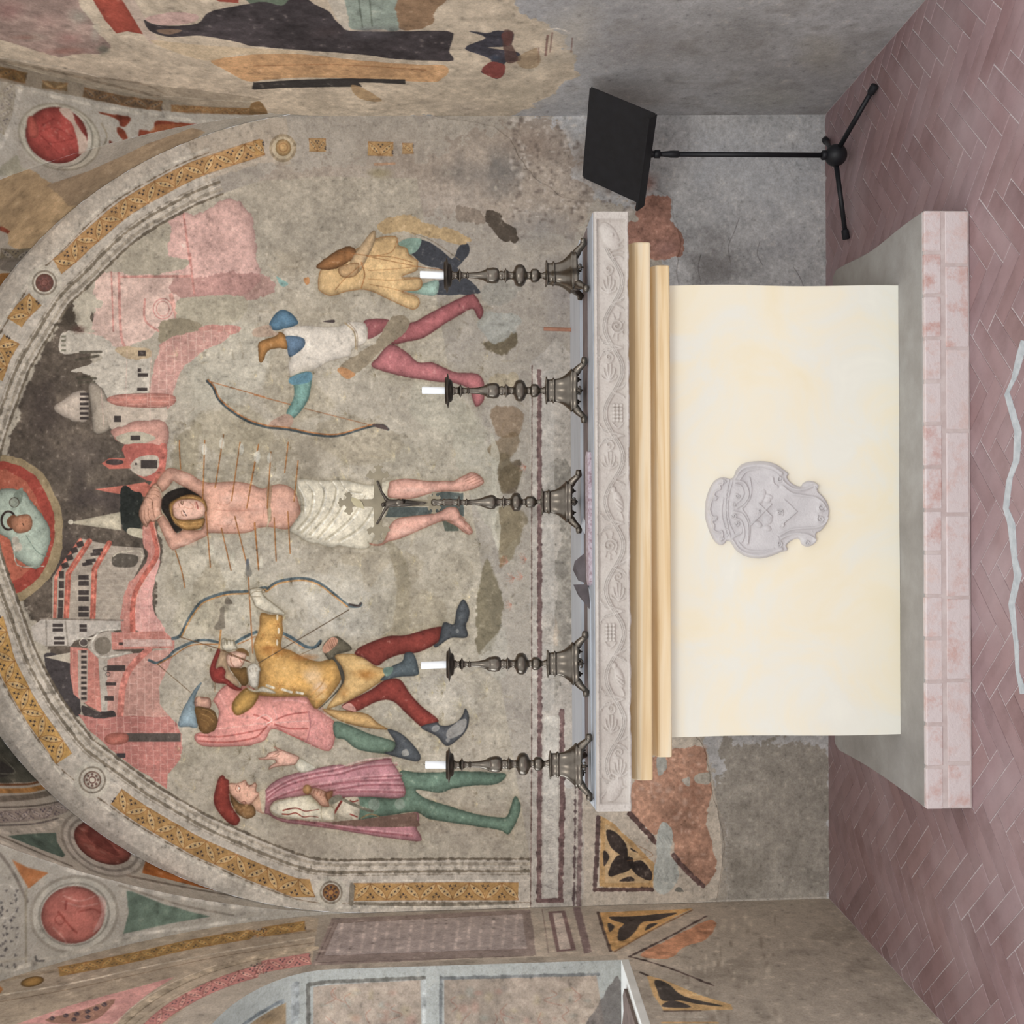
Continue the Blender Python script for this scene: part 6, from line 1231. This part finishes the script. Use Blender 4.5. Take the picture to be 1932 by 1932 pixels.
for i in range(len(OC)):
    ax, ay = OC[i]; bx, by = OC[(i + 1) % len(OC)]
    if ay != by: ins ^= ((ay > GY) != (by > GY)) & (GX < (GY - ay) * (bx - ax) / (by - ay) + ax)
q = lambda s_: [tuple(map(float, w.split(','))) for w in s_.split()]
for s_, w, h in (('500,340 600,240 700,205 860,195 1000,225 1110,300', 26, .010), ('560,400 640,290 720,255 860,240 1000,270 1080,330', 12, .007), ('480,1190 560,1290 680,1345 840,1362 980,1330 1110,1280', 26, .010), ('560,1200 640,1280 760,1310 900,1310 1020,1280', 12, .007),
                 ('1130,400 1210,470 1310,510 1430,500 1530,460 1590,450', 18, .009), ('1130,470 1250,560 1420,590 1560,620 1650,690 1690,760', 18, .009), ('1110,1140 1220,1090 1340,1080 1460,1100 1560,1160', 18, .009), ('1090,1100 1230,1030 1400,1010 1560,1000 1660,960 1715,880', 16, .009),
                 ('520,400 620,420 670,500 680,600 620,690 540,740', 18, .010), ('510,440 590,470 620,560 580,640 520,690', 14, .008), ('500,800 600,830 660,920 680,1040 670,1200', 18, .010), ('500,880 580,910 620,1000 630,1100 600,1180', 14, .008), ('460,1150 520,1110 590,1070 600,1000', 12, .007),
                 ('700,360 720,480 710,600 640,720 600,760 660,850 700,960 700,1080 680,1210', 10, .006), ('440,370 400,560 385,760 405,950 450,1120', 9, .007), ('360,620 340,780 350,900 400,1080', 8, .006), ('480,390 430,600 415,780 440,950 500,1080', 8, .006),
                 ('180,770 210,650 262,640 240,580 262,530 320,500 310,450 350,440 345,380', 13, .009), ('185,780 215,860 275,870 215,920 240,980 230,1030 300,1070 340,1050 350,1110 330,1160', 13, .009),
                 ('1000,360 1010,430 1060,470', 14, .007), ('1060,1120 1080,1150', 14, .006)):
    G_.ridge(q(s_), w, h)
for x, y, r, a0, sg in ((1090, 370, 46, 0, 1), (1080, 1210, 46, 2, -1), (1630, 740, 52, 1, 1), (1620, 890, 52, 4, -1), (1560, 470, 26, 0, 1), (1440, 1205, 34, 0, -1), (500, 700, 30, 1, 1), (500, 850, 34, 3, -1), (540, 590, 34, 0, 1), (540, 950, 34, 3, -1), (370, 400, 26, 0, 1), (345, 1150, 28, 2, 1), (255, 610, 26, 0, 1), (245, 900, 26, 0, -1)):
    G_.spiral(x, y, r, 1.3, 9, .010, a0, sg)
for i in range(9): G_.ridge([(372 + abs(i - 4) * 7, 520 + i * 70), (405 + abs(i - 4) * 8, 555 + i * 70)], 6, .006, sm=False); G_.ridge([(405 + abs(i - 4) * 7, 520 + i * 70), (372 + abs(i - 4) * 8, 555 + i * 70)], 6, .006, sm=False)
# charges: mitre-like leaf, crossed keys, small letters, staff
G_.dome(860, 600, 44, 95, .008, .35); G_.dome(950, 600, 60, 30, .005, .4); G_.dome(930, 640, 50, 45, .007); G_.dome(810, 960, 62, 40, .007, .5); G_.dome(930, 1010, 55, 38, .007, .3); G_.dome(940, 900, 60, 60, .006); G_.dome(770, 810, 70, 60, .004)
G_.ridge([(720, 965), (850, 830), (980, 700)], 8, .009, sm=False); G_.ridge([(815, 690), (990, 860)], 8, .009, sm=False); G_.spiral(825, 780, 18, 1, 6, .009); G_.ridge([(1090, 985), (1200, 890), (1312, 795)], 8, .009, sm=False); G_.dome(1130, 970, 28, 28, .010); G_.ridge([(1312, 795), (1250, 730), (1150, 640)], 6, .005, sm=False)
G_.spiral(1075, 800, 22, 1, 6, .009); G_.spiral(1115, 800, 22, 1, 6, .009, 3); G_.ridge([(1050, 770), (1130, 770), (1130, 840), (1060, 840)], 5, .007, sm=False)
base_h = .016 * np.clip(dO / 26, 0, 1) ** .5
Hc = base_h + G_.H * np.clip(dO / 20, 0, 1) + .0004 * np.random.default_rng(3).standard_normal(GX.shape)
Hc = np.where(ins, Hc, 0)
idx = -np.ones(GX.shape, int); verts = []; YFr = 3.4205
keep = ins | (dO < 8)
for j in range(GX.shape[0]):
    for i in range(GX.shape[1]):
        if keep[j, i]:
            x, y = GX[j, i], GY[j, i]
            if not ins[j, i]:
                d = np.hypot(OC[:, 0] - x, OC[:, 1] - y); k_ = d.argmin(); x, y = OC[k_]
            idx[j, i] = len(verts); p = at(1310 + x / 6.9, 850 + y / 6.9, 3.42); verts.append((p.x, YFr - Hc[j, i] - 3.56, p.z - ZP))
faces = [(idx[j, i], idx[j + 1, i], idx[j + 1, i + 1], idx[j, i + 1]) for j in range(GX.shape[0] - 1) for i in range(GX.shape[1] - 1) if min(idx[j, i], idx[j + 1, i], idx[j + 1, i + 1], idx[j, i + 1]) >= 0]
crest = mesh_obj('crest', verts, faces, noise_mat('grey_cast_stone', [(.3, (186, 182, 182)), (.7, (204, 200, 199))], 14, .75, bump=.15, spec=.25), altar, smooth=True)
bm = bmesh.new(); bm.from_mesh(crest.data); bmesh.ops.recalc_face_normals(bm, faces=bm.faces); bm.to_mesh(crest.data)
if sum(f.normal.y for f in bm.faces) > 0:
    bmesh.ops.reverse_faces(bm, faces=bm.faces); bm.to_mesh(crest.data)
bm.free()
tag(crest, 'grey cast stone coat of arms with a crown and scrolled border')

# ---- things on the mensa
gp1 = noise_mat('grey_painted_plank', [(.3, (168, 172, 178)), (.7, (188, 192, 198))], 5, .45, vec=(.6, 3, 3), bump=.08)
dk = noise_mat('dark_brown_strip', [(.3, (96, 84, 82)), (.7, (124, 112, 110))], 12, .7, bump=.2)  # dark brown for the band ahead of the grey board
def slab(name, pts, z0, z1, mat, label, cat, jit=0):
    bm = bmesh.new(); lo = [bm.verts.new((x, y, z0)) for x, y in pts]; hi = [bm.verts.new((x, y, z1)) for x, y in pts]; n = len(pts)
    for i in range(n): bm.faces.new((lo[i], lo[(i + 1) % n], hi[(i + 1) % n], hi[i]))
    bm.faces.new(hi); bm.faces.new(lo[::-1]); bmesh.ops.recalc_face_normals(bm, faces=bm.faces)
    bmesh.ops.triangulate(bm, faces=[f for f in bm.faces if len(f.verts) > 4])
    return tag(bm_obj(name, bm, mat), label, cat)
slab('shelf_board', [(-.955, 3.53), (.955, 3.53), (.955, 3.905), (-.955, 3.905)], ZT, ZT + .012, gp1, 'long light grey board lying along the back of the altar top', 'board')
slab('dark_strip', [(-.955, 3.415), (.955, 3.38), (.955, 3.528), (-.955, 3.528)], ZT, ZT + .002, dk, 'thin dark brown strip in front of the grey board on the altar', 'strip')
slab('light_plank', [(-.955, 3.32), (-.30, 3.33), (-.26, 3.36), (-.25, 3.41), (-.955, 3.412)], ZT, ZT + .003, gp1, 'light grey plank at the left front of the altar top', 'board')
gran = noise_mat('pink_speckled_granite', [(.35, (140, 116, 122)), (.5, (176, 160, 166)), (.65, (190, 180, 186))], 90, .5, bump=.1)
slab('granite_strip', [(-.235, 3.285), (-.245, 3.33), (-.22, 3.368), (.05, 3.375), (.185, 3.372), (.20, 3.34), (.195, 3.30), (0, 3.288)], ZT, ZT + .012, gran, 'narrow pinkish granite strip along the front middle of the altar top', 'stone strip')
pap = noise_mat('dusty_paper', [(.3, (112, 104, 106)), (.7, (142, 134, 136))], 12, .9)
wpap = noise_mat('white_paper', [(.3, (214, 216, 220)), (.7, (228, 230, 232))], 12, .9)
def scrap(name, pts, mat, label):
    bm = bmesh.new(); v = [bm.verts.new(p) for p in pts]; ce = bm.verts.new((sum(p[0] for p in pts) / len(pts), sum(p[1] for p in pts) / len(pts), sum(p[2] for p in pts) / len(pts) + .012))
    for i in range(len(v)): bm.faces.new((v[i], v[(i + 1) % len(v)], ce))
    bmesh.ops.solidify(bm, geom=bm.faces[:], thickness=.0008)
    return tag(bm_obj(name, bm, mat), label, 'paper')
zz = ZT + .0130
scrap('paper_scrap', [(-.14, 3.40, zz), (-.17, 3.44, zz + .03), (-.20, 3.46, zz + .035), (-.235, 3.42, zz + .02), (-.24, 3.38, zz), (-.19, 3.375, zz)], pap, 'curled grey torn paper scrap, right of the two on the altar')
scrap('paper_scrap', [(-.245, 3.39, ZT + .004), (-.25, 3.44, zz + .035), (-.285, 3.43, zz + .02), (-.325, 3.34, ZT + .004), (-.30, 3.33, ZT + .004)], pap, 'folded grey paper scrap ending in a dark point, left of the two')
scrap('white_scrap', [(-.03, 3.375, zz), (-.02, 3.43, zz), (-.07, 3.44, zz), (-.075, 3.38, zz)], wpap, 'small white paper scrap beside the foot of the crucifix')
scrap('corner_scrap', [(-.935, 3.25, ZT + .001), (-.96, 3.25, ZT + .001), (-.96, 3.30, ZT + .001), (-.94, 3.31, ZT + .001)], wpap, 'white chip of paper at the left front corner of the altar top')
pg = bmesh.new(); tube(pg, [(0, 0, 0), (.003, 0, .105)], [.0075, .0075], 12)
o = tag(bm_obj('wooden_peg', pg, noise_mat('reddish_wood', [(.3, (140, 96, 76)), (.7, (168, 120, 96))], 30, .6)), 'short reddish wooden peg standing behind the right half of the altar', 'peg')
pp_ = at(1078, 622, 3.86); o.location = (pp_.x, 3.86, ZT + .0125)

# =============================================================== CANDLESTICKS
U_ = 3.315e-4
hz = lambda x: (1752 - x) * U_
bronze = noise_mat('old_pewter', [(.3, (88, 81, 73)), (.7, (120, 112, 102))], 18, .30, metal=.95, bump=.08, bscale=40)
dbronze = noise_mat('dark_pewter', [(.3, (60, 55, 50)), (.7, (92, 84, 76))], 22, .42, metal=.9, bump=.1)
wax = noise_mat('white_wax', [(.3, (232, 234, 236)), (.7, (244, 246, 248))], 20, .4, bump=.05, spec=.4)
STEM = [(1338, 44), (1320, 38), (1302, 28), (1282, 29), (1270, 40), (1258, 60), (1238, 68), (1202, 68), (1190, 62), (1182, 42), (1160, 35), (1142, 41), (1131, 66), (1116, 96), (1088, 112), (1055, 110), (1032, 100), (1018, 72), (1008, 44), (986, 36), (960, 41), (950, 50), (938, 56), (930, 77), (924, 58), (906, 40), (892, 48), (876, 48), (864, 40), (856, 64), (832, 77), (800, 81), (768, 76), (748, 71), (745, 76), (738, 70), (700, 48), (640, 33), (560, 28), (548, 28), (546, 38), (538, 38), (535, 28), (500, 30), (478, 36), (463, 73), (457, 60), (441, 36), (412, 32), (397, 42), (383, 46)]
def tri(a, z=0): return .56 + .44 * ((1 + math.cos(3 * (a - math.pi / 2))) / 2) ** 1.2
PED = [(1655, 200), (1650, 236), (1636, 246), (1622, 240), (1612, 232), (1600, 244), (1588, 240), (1578, 220), (1562, 205), (1540, 182), (1515, 160), (1480, 140), (1440, 130), (1426, 130), (1421, 144), (1408, 144), (1403, 128), (1370, 124), (1354, 130), (1346, 158), (1336, 154), (1333, 60)]
def add_base(root, m1=bronze):
    bm = bmesh.new(); lathe(bm, [(r * U_, hz(x)) for x, r in PED], 60, rfun=tri); ped = bm_obj('pedestal', bm, m1, root, smooth=True)
    for k in range(3):
        a = math.pi / 2 + k * 2 * math.pi / 3; ca, sa = math.cos(a), math.sin(a)
        pr = [(190, 1630), (230, 1650), (262, 1672), (292, 1700), (322, 1722), (345, 1716), (350, 1690)]; rad = [40, 44, 36, 31, 33, 40, 30]
        bm = bmesh.new(); tube(bm, [(r * U_ * ca, r * U_ * sa, hz(x)) for r, x in pr], [q * U_ for q in rad], 10)
        bm2 = bmesh.new()
        bm_obj('foot', bm, m1, root, smooth=True); bm2.free()
    for k in range(3):
        a = -math.pi / 2 + k * 2 * math.pi / 3; ca, sa = math.cos(a), math.sin(a); bm = bmesh.new()
        for sgn in (-1, 1):
            pts = []
            for t in np.linspace(0, 1, 12):
                an = 1.2 + t * 5.6; rr = 22 * (1 - .6 * t); lx_ = sgn * (28 + rr * math.cos(an)); lz_ = 1672 - rr * math.sin(an)
                pts.append(((132 * ca - lx_ * -sa) * U_, (132 * sa - lx_ * ca) * U_, hz(lz_)))
            tube(bm, pts, [.0026] * 12, 6)
        tube(bm, [(132 * U_ * ca, 132 * U_ * sa, hz(1650)), (130 * U_ * ca, 130 * U_ * sa, hz(1712))], [.006, .002], 8)
        bm_obj('scroll_ornament', bm, dbronze, root, smooth=True)
def add_stem(root, prof):
    bm = bmesh.new(); lathe(bm, [(r * U_, hz(x)) for x, r in prof], 36); bm_obj('stem', bm, bronze, root, smooth=True)
GRP = 'pewter candlesticks on the altar'
stick = empty('candlestick', (0, 0, 0), 0, 'x', 'candlestick', GRP)
add_base(stick); add_stem(stick, STEM)
bm = bmesh.new(); lathe(bm, [(r * U_, hz(x)) for x, r in [(386, 50), (380, 96), (368, 112), (350, 118), (345, 140), (338, 172), (333, 178), (329, 170), (322, 140), (306, 134), (306, 120), (316, 112), (316, 10)]], 40)
bm_obj('drip_pan', bm, dbronze, stick, smooth=True)
def candle(h, lean):
    bm = bmesh.new(); r0 = 38 * U_
    pr = [(r0 * .98, 0), (r0, .004), (r0 * .97, h * .5), (r0 * .99, h - .003), (r0 * .9, h), (r0 * .5, h - .002), (r0 * .05, h - .003)]
    lathe(bm, pr, 24, rfun=lambda a, z: 1 + .025 * math.cos(5 * a))
    for v in bm.verts: v.co.x += lean * v.co.z
    return bm
def copy_tree(o, parent=None):
    c = o.copy(); COL.objects.link(c)
    if parent is not None: c.parent = parent
    for ch in o.children: copy_tree(ch, c)
    return c
ZC = ZT + .003
specs = [(1441, 3.335, 0, 'pewter candlestick at the left front end of the altar top', 72, 0.02, 'white stub of candle on the leftmost candlestick'),
         (1252, 3.43, .1, 'pewter candlestick second from the left, between the crucifix and the end one', 90, -.03, 'white candle on the second candlestick from the left, the longest one'),
         (737, 3.43, -.1, 'pewter candlestick just right of the crucifix, second from the right', 82, .02, 'white candle on the candlestick just right of the crucifix'),
         (520, 3.385, .45, 'pewter candlestick at the right end of the altar top', 84, .03, 'white candle on the rightmost candlestick')]
wickm = flat_mat('charred_wick', (30, 26, 24), .9)
for i, (py, Y, rz, lab, ln, lean, clab) in enumerate(specs):
    o = stick if i == 0 else copy_tree(stick)
    p = at(1000, py, Y); o.location = (p.x, Y, ZC); o.rotation_euler = (0, 0, rz); o['label'] = lab
    h = ln * U_ * 3.0 * 1.0
    c = tag(bm_obj('candle', candle(h, lean), wax, smooth=True), clab, 'candle', 'candles on the altar'); c.location = (p.x, Y, ZC + hz(316) + .0005)
    bm = bmesh.new(); tube(bm, [(lean * h, 0, h - .004), (lean * h + .001, 0, h + .003), (lean * h + .003, 0, h + .006)], [.0008, .0007, .0005], 6); bm_obj('wick', bm, wickm, c)
# ---- altar crucifix
cru = empty('altar_crucifix', (0, 0, 0), 0, 'pewter altar crucifix with flared cross ends on a scrolled tripod foot', 'crucifix')
add_base(cru)
Z6 = lambda x: (1752 - (800 + 0) * 0 - x)
dz = lambda x: (1727 - x) / 6.44 * 5.367      # image crop d units -> height units above foot line
prof = [(1282, 44), (1262, 30), (1240, 30), (1225, 30), (1212, 42), (1196, 66), (1165, 72), (1115, 70), (1100, 62), (1088, 44), (1065, 35), (1045, 42), (1035, 60), (1022, 100), (990, 115), (950, 115), (925, 95), (910, 62), (895, 45), (860, 42), (830, 50), (815, 82), (808, 50), (790, 42), (750, 50), (725, 60), (715, 78), (690, 88), (660, 90), (620, 80), (590, 70), (540, 48), (460, 34), (380, 32), (372, 44), (362, 44), (355, 32), (300, 32), (286, 45), (276, 92), (268, 50), (240, 36), (190, 40), (180, 46), (110, 40), (100, 46), (85, 46), (80, 38), (0, 36), (-20, 44), (-50, 42), (-66, 20)]
bm = bmesh.new(); s6 = 5.367 / 6.44 * U_ * 1.03
zoff = hz(1338) - (1727 - 1282) * s6
lathe(bm, [(r * s6, (1727 - x) * s6 + zoff) for x, r in prof], 36); bm_obj('stem', bm, bronze, cru, smooth=True)
YCR = 3.51; pc = at(1000, 947, YCR); cru.location = (pc.x, YCR, ZC + .012)
# the flat cross plate with budded ends
def bud(cx, cy, ang, s=1.):
    pts = []
    L = [(640,330),(630,312),(600,318),(572,322),(560,300),(535,290),(525,264),(545,246),(562,238),(568,205),(590,200),(606,224),(638,236),(664,206),(664,178),(642,160),(638,138),(660,130),(682,132),(698,112),(716,130),(745,130),(768,142),(762,158),(740,166),(734,190),(750,220),(770,235),(792,230),(812,204),(830,212),(836,245),(855,266),(845,285),(822,292),(810,312),(780,302),(762,310),(750,330)]
    L = [(x - 695, 345 - y) for x, y in L]
    ca, sa = math.cos(ang), math.sin(ang)
    for u, v in L:
        u *= s; v = (v - 15) * s
        pts.append((cx + v * ca - u * sa, cy + v * sa + u * ca))
    return pts
pcz = lambda x, y: at(620 + x / 7.431, 860 + y / 7.431, YCR)
def plate(name, pts, y0, y1, mat, par):
    W3 = [pcz(x, y) for x, y in pts]; n = len(W3)
    tri_ = tessellate_polygon([[Vector((p.x, p.z, 0)) for p in W3]])
    vs = [(p.x - cru.location.x, y0, p.z - cru.location.z) for p in W3] + [(p.x - cru.location.x, y1, p.z - cru.location.z) for p in W3]
    fs = [tuple(t) for t in tri_] + [tuple(i + n for i in t[::-1]) for t in tri_] + [(i, (i + 1) % n, (i + 1) % n + n, i + n) for i in range(n)]
    bm = bmesh.new(); me = bpy.data.meshes.new('t'); me.from_pydata(vs, [], fs); bm.from_mesh(me); bmesh.ops.recalc_face_normals(bm, faces=bm.faces)
    return bm_obj(name, bm, mat, par)
brass = noise_mat('tarnished_brass', [(.3, (112, 104, 88)), (.7, (142, 132, 112))], 9, .5, metal=.7, bump=.1)
cross_pts = [(1540, 630), (1540, 690), (1450, 706), (770, 712), (758, 720), (752, 740), (748, 985), (640, 985), (632, 740), (618, 722), (600, 714), (345, 712), (345, 612), (600, 606), (622, 598), (634, 570), (640, 330), (745, 330), (750, 560), (760, 590), (790, 606), (1450, 612)]
cross = plate('cross', cross_pts, .0, .006, brass, cru)
for k, (cx, cy, an, s_) in enumerate(((345, 662, math.pi, 1.0), (693, 335, -math.pi / 2, 1.0), (693, 980, math.pi / 2, 1.0), (1480, 690, math.pi / 2, .6), (1480, 628, -math.pi / 2, .6))):
    plate('cross_end', bud(cx, cy, an, s_), -.0006 - .0002 * k, .0062 + .0002 * k, brass, cross)
plate('title_plaque', [(330, 575), (420, 610), (470, 650), (505, 745), (420, 725), (355, 690), (315, 620)], -.004, -.001, noise_mat('pale_brass', [(.3, (150, 140, 112)), (.7, (170, 160, 132))], 20, .5, metal=.5), cru)
# corpus: one continuous skinned figure
def corpus():
    V = {'pel': (985, 660, 0), 'ab': (930, 660, 2), 'chest': (855, 662, 3), 'neck': (800, 668, 2), 'head': (768, 690, 4), 'htop': (742, 695, 3), 'shL': (822, 625, 2), 'elL': (745, 505, 0), 'haL': (680, 345, -1), 'shR': (822, 705, 2), 'elR': (755, 825, 0), 'haR': (672, 965, -1), 'hiL': (1030, 640, 1), 'knL': (1140, 650, 8), 'anL': (1290, 655, 1), 'toL': (1375, 662, 4), 'hiR': (1030, 685, 1), 'knR': (1150, 682, 8), 'anR': (1285, 672, 3), 'toR': (1360, 668, 6)}
    Rr = {'pel': 34, 'ab': 30, 'chest': 42, 'neck': 14, 'head': 26, 'htop': 20, 'shL': 20, 'elL': 12, 'haL': 10, 'shR': 20, 'elR': 12, 'haR': 10, 'hiL': 24, 'knL': 18, 'anL': 10, 'toL': 9, 'hiR': 24, 'knR': 18, 'anR': 10, 'toR': 9}
    E_ = [('pel', 'ab'), ('ab', 'chest'), ('chest', 'neck'), ('neck', 'head'), ('head', 'htop'), ('chest', 'shL'), ('shL', 'elL'), ('elL', 'haL'), ('chest', 'shR'), ('shR', 'elR'), ('elR', 'haR'), ('pel', 'hiL'), ('hiL', 'knL'), ('knL', 'anL'), ('anL', 'toL'), ('pel', 'hiR'), ('hiR', 'knR'), ('knR', 'anR'), ('anR', 'toR')]
    ks = list(V); me = bpy.data.meshes.new('figure'); u = 1 / 7.431 / (F_PX / YCR)
    me.from_pydata([(pcz(V[k][0], V[k][1]).x - cru.location.x, -.008 - V[k][2] * .0008, pcz(V[k][0], V[k][1]).z - cru.location.z) for k in ks], [(ks.index(a), ks.index(b)) for a, b in E_], [])
    me.materials.append(dbronze)
    o = link(bpy.data.objects.new('figure', me), cru)
    md = o.modifiers.new('skin', 'SKIN'); md.use_smooth_shade = True
    sv = me.skin_vertices[0].data
    for i, k in enumerate(ks): sv[i].radius = (Rr[k] * u * 1.45, Rr[k] * u * 1.45); sv[i].use_root = (k == 'pel')
    sd = o.modifiers.new('sub', 'SUBSURF'); sd.levels = 2; sd.render_levels = 2
    tag(o, 'small dark metal figure with outstretched arms')
    bm = bmesh.new(); a = pcz(940, 660); b2 = pcz(1060, 662)
    rings = []
    for t in np.linspace(0, 1, 6):
        c = a.lerp(b2, t); rr = (44 + 10 * math.sin(t * 4)) * u; rings.append([bm.verts.new((c.x - cru.location.x + rr * math.cos(q) * (1 + .08 * math.cos(5 * q)), -.010 + rr * .8 * math.sin(q), c.z - cru.location.z)) for q in np.linspace(0, 2 * math.pi, 16, endpoint=False)])
    for i in range(5):
        for j in range(16): bm.faces.new((rings[i][j], rings[i][(j + 1) % 16], rings[i + 1][(j + 1) % 16], rings[i + 1][j]))
    bm.faces.new(rings[0]); bm.faces.new(rings[-1][::-1]); bmesh.ops.recalc_face_normals(bm, faces=bm.faces)
    bm_obj('loincloth', bm, bronze, o, smooth=True)
corpus()

# =============================================================== MUSIC STAND
black = noise_mat('black_enamel', [(.3, (20, 21, 25)), (.7, (30, 31, 36))], 30, .5, bump=.06, spec=.4)
rub = noise_mat('black_rubber', [(.3, (24, 24, 28)), (.7, (38, 38, 42))], 30, .7)
SY = 4.20; ZH = .086; ph = at(1582, 293, SY)
ms = empty('music_stand', (ph.x, SY, 0), 0, 'black metal music stand with an empty tilted desk beside the altar', 'music stand')
loc = lambda p: (p[0] - ph.x, p[1] - SY, p[2])
bm = bmesh.new(); bmesh.ops.create_uvsphere(bm, u_segments=28, v_segments=18, radius=.046)
for v in bm.verts: v.co.z += ZH
bm_obj('hub', bm, black, ms, smooth=True)
f1, f2, f3 = onz(1652, 160, .015), onz(1597, 452, .015), None
f3 = Vector((1.685, 4.53, .016))
for f in (f1, f2, f3):
    d = Vector((f.x - ph.x, f.y - SY, 0)); L = d.length; d.normalize()
    tip = Vector((d.x * L, d.y * L, .016)); a = Vector((d.x * .04, d.y * .04, ZH - .005))
    bm = bmesh.new(); tube(bm, [a, a.lerp(tip, .93)], [.0105, .010], 12); lg = bm_obj('leg', bm, black, ms, smooth=True)
    bm = bmesh.new(); tube(bm, [a.lerp(tip, .86), a.lerp(tip, .88), a.lerp(tip, .99), a.lerp(tip, 1.0)], [.012, .0155, .0155, .010], 14); bm_obj('rubber_foot', bm, rub, lg, smooth=True)
ztop = at(1236, 293, SY).z
bm = bmesh.new(); lathe(bm, [(.0105, ZH + .03), (.0105, ztop - .06)], 20); bm_obj('pole', bm, black, ms, smooth=True)
bm = bmesh.new(); lathe(bm, [(.016, ZH + .035), (.020, ZH + .045), (.020, ZH + .058), (.013, ZH + .062)], 20); bm_obj('lower_collar', bm, black, ms, smooth=True)
bm = bmesh.new(); lathe(bm, [(.012, ztop - .10), (.0145, ztop - .098), (.0145, ztop - .065), (.010, ztop - .03), (.010, ztop - .022), (.017, ztop - .02), (.017, ztop + .002), (.012, ztop + .006)], 20); bm_obj('upper_collar', bm, black, ms, smooth=True)
# desk: tilt, size and position fitted to its corners in image pixels
al = math.radians(50); e1 = Vector((math.cos(al), -math.sin(al), 0)); tt = math.radians(41); e2v = Vector((math.sin(al) * math.sin(tt), math.cos(al) * math.sin(tt), math.cos(tt)))
nrm = e1.cross(e2v); 
if nrm.y > 0: nrm = -nrm
DW, DH = .42, .335
base_c = Vector((ph.x - .02, SY, ztop + .045)) - e2v * .03
c0 = base_c - e1 * DW / 2
bm = bmesh.new()
def plate3(bm, o3, a, la, b, lb, n_, th):
    p = [o3, o3 + a * la, o3 + a * la + b * lb, o3 + b * lb]; lo = [bm.verts.new(Vector(loc(q_))) for q_ in p]; hi = [bm.verts.new(Vector(loc(q_ + n_ * th))) for q_ in p]
    for i in range(4): bm.faces.new((lo[i], lo[(i + 1) % 4], hi[(i + 1) % 4], hi[i]))
    bm.faces.new(hi); bm.faces.new(lo[::-1]); bmesh.ops.recalc_face_normals(bm, faces=bm.faces)
plate3(bm, c0, e1, DW, e2v, DH, nrm, .003)
bmesh.ops.bevel(bm, geom=[e for e in bm.edges if e.calc_length() < .004], offset=.007, segments=3, affect='EDGES')
desk = bm_obj('desk', bm, black, ms)
bm = bmesh.new(); plate3(bm, c0 + nrm * .003, e1, DW, nrm, .055, -e2v, .003); bm_obj('ledge', bm, black, desk)
bm = bmesh.new(); plate3(bm, c0 + nrm * .055 , e1, DW, e2v, .008, nrm, .002); bm_obj('ledge_lip', bm, black, desk)
bm = bmesh.new(); tube(bm, [loc(Vector((ph.x, SY, ztop - .01))), loc(Vector((ph.x, SY, ztop + .02))), loc(base_c + e2v * .05 - nrm * .018)], [.012, .016, .018], 12); bm_obj('bracket', bm, black, ms, smooth=True)
for o in COL.objects:
    if o.type == 'MESH' and o.data.users and o.name.startswith('desk'): pass
print('tris ~', sum(len(o.data.polygons) for o in bpy.data.objects if o.type == 'MESH') * 2)
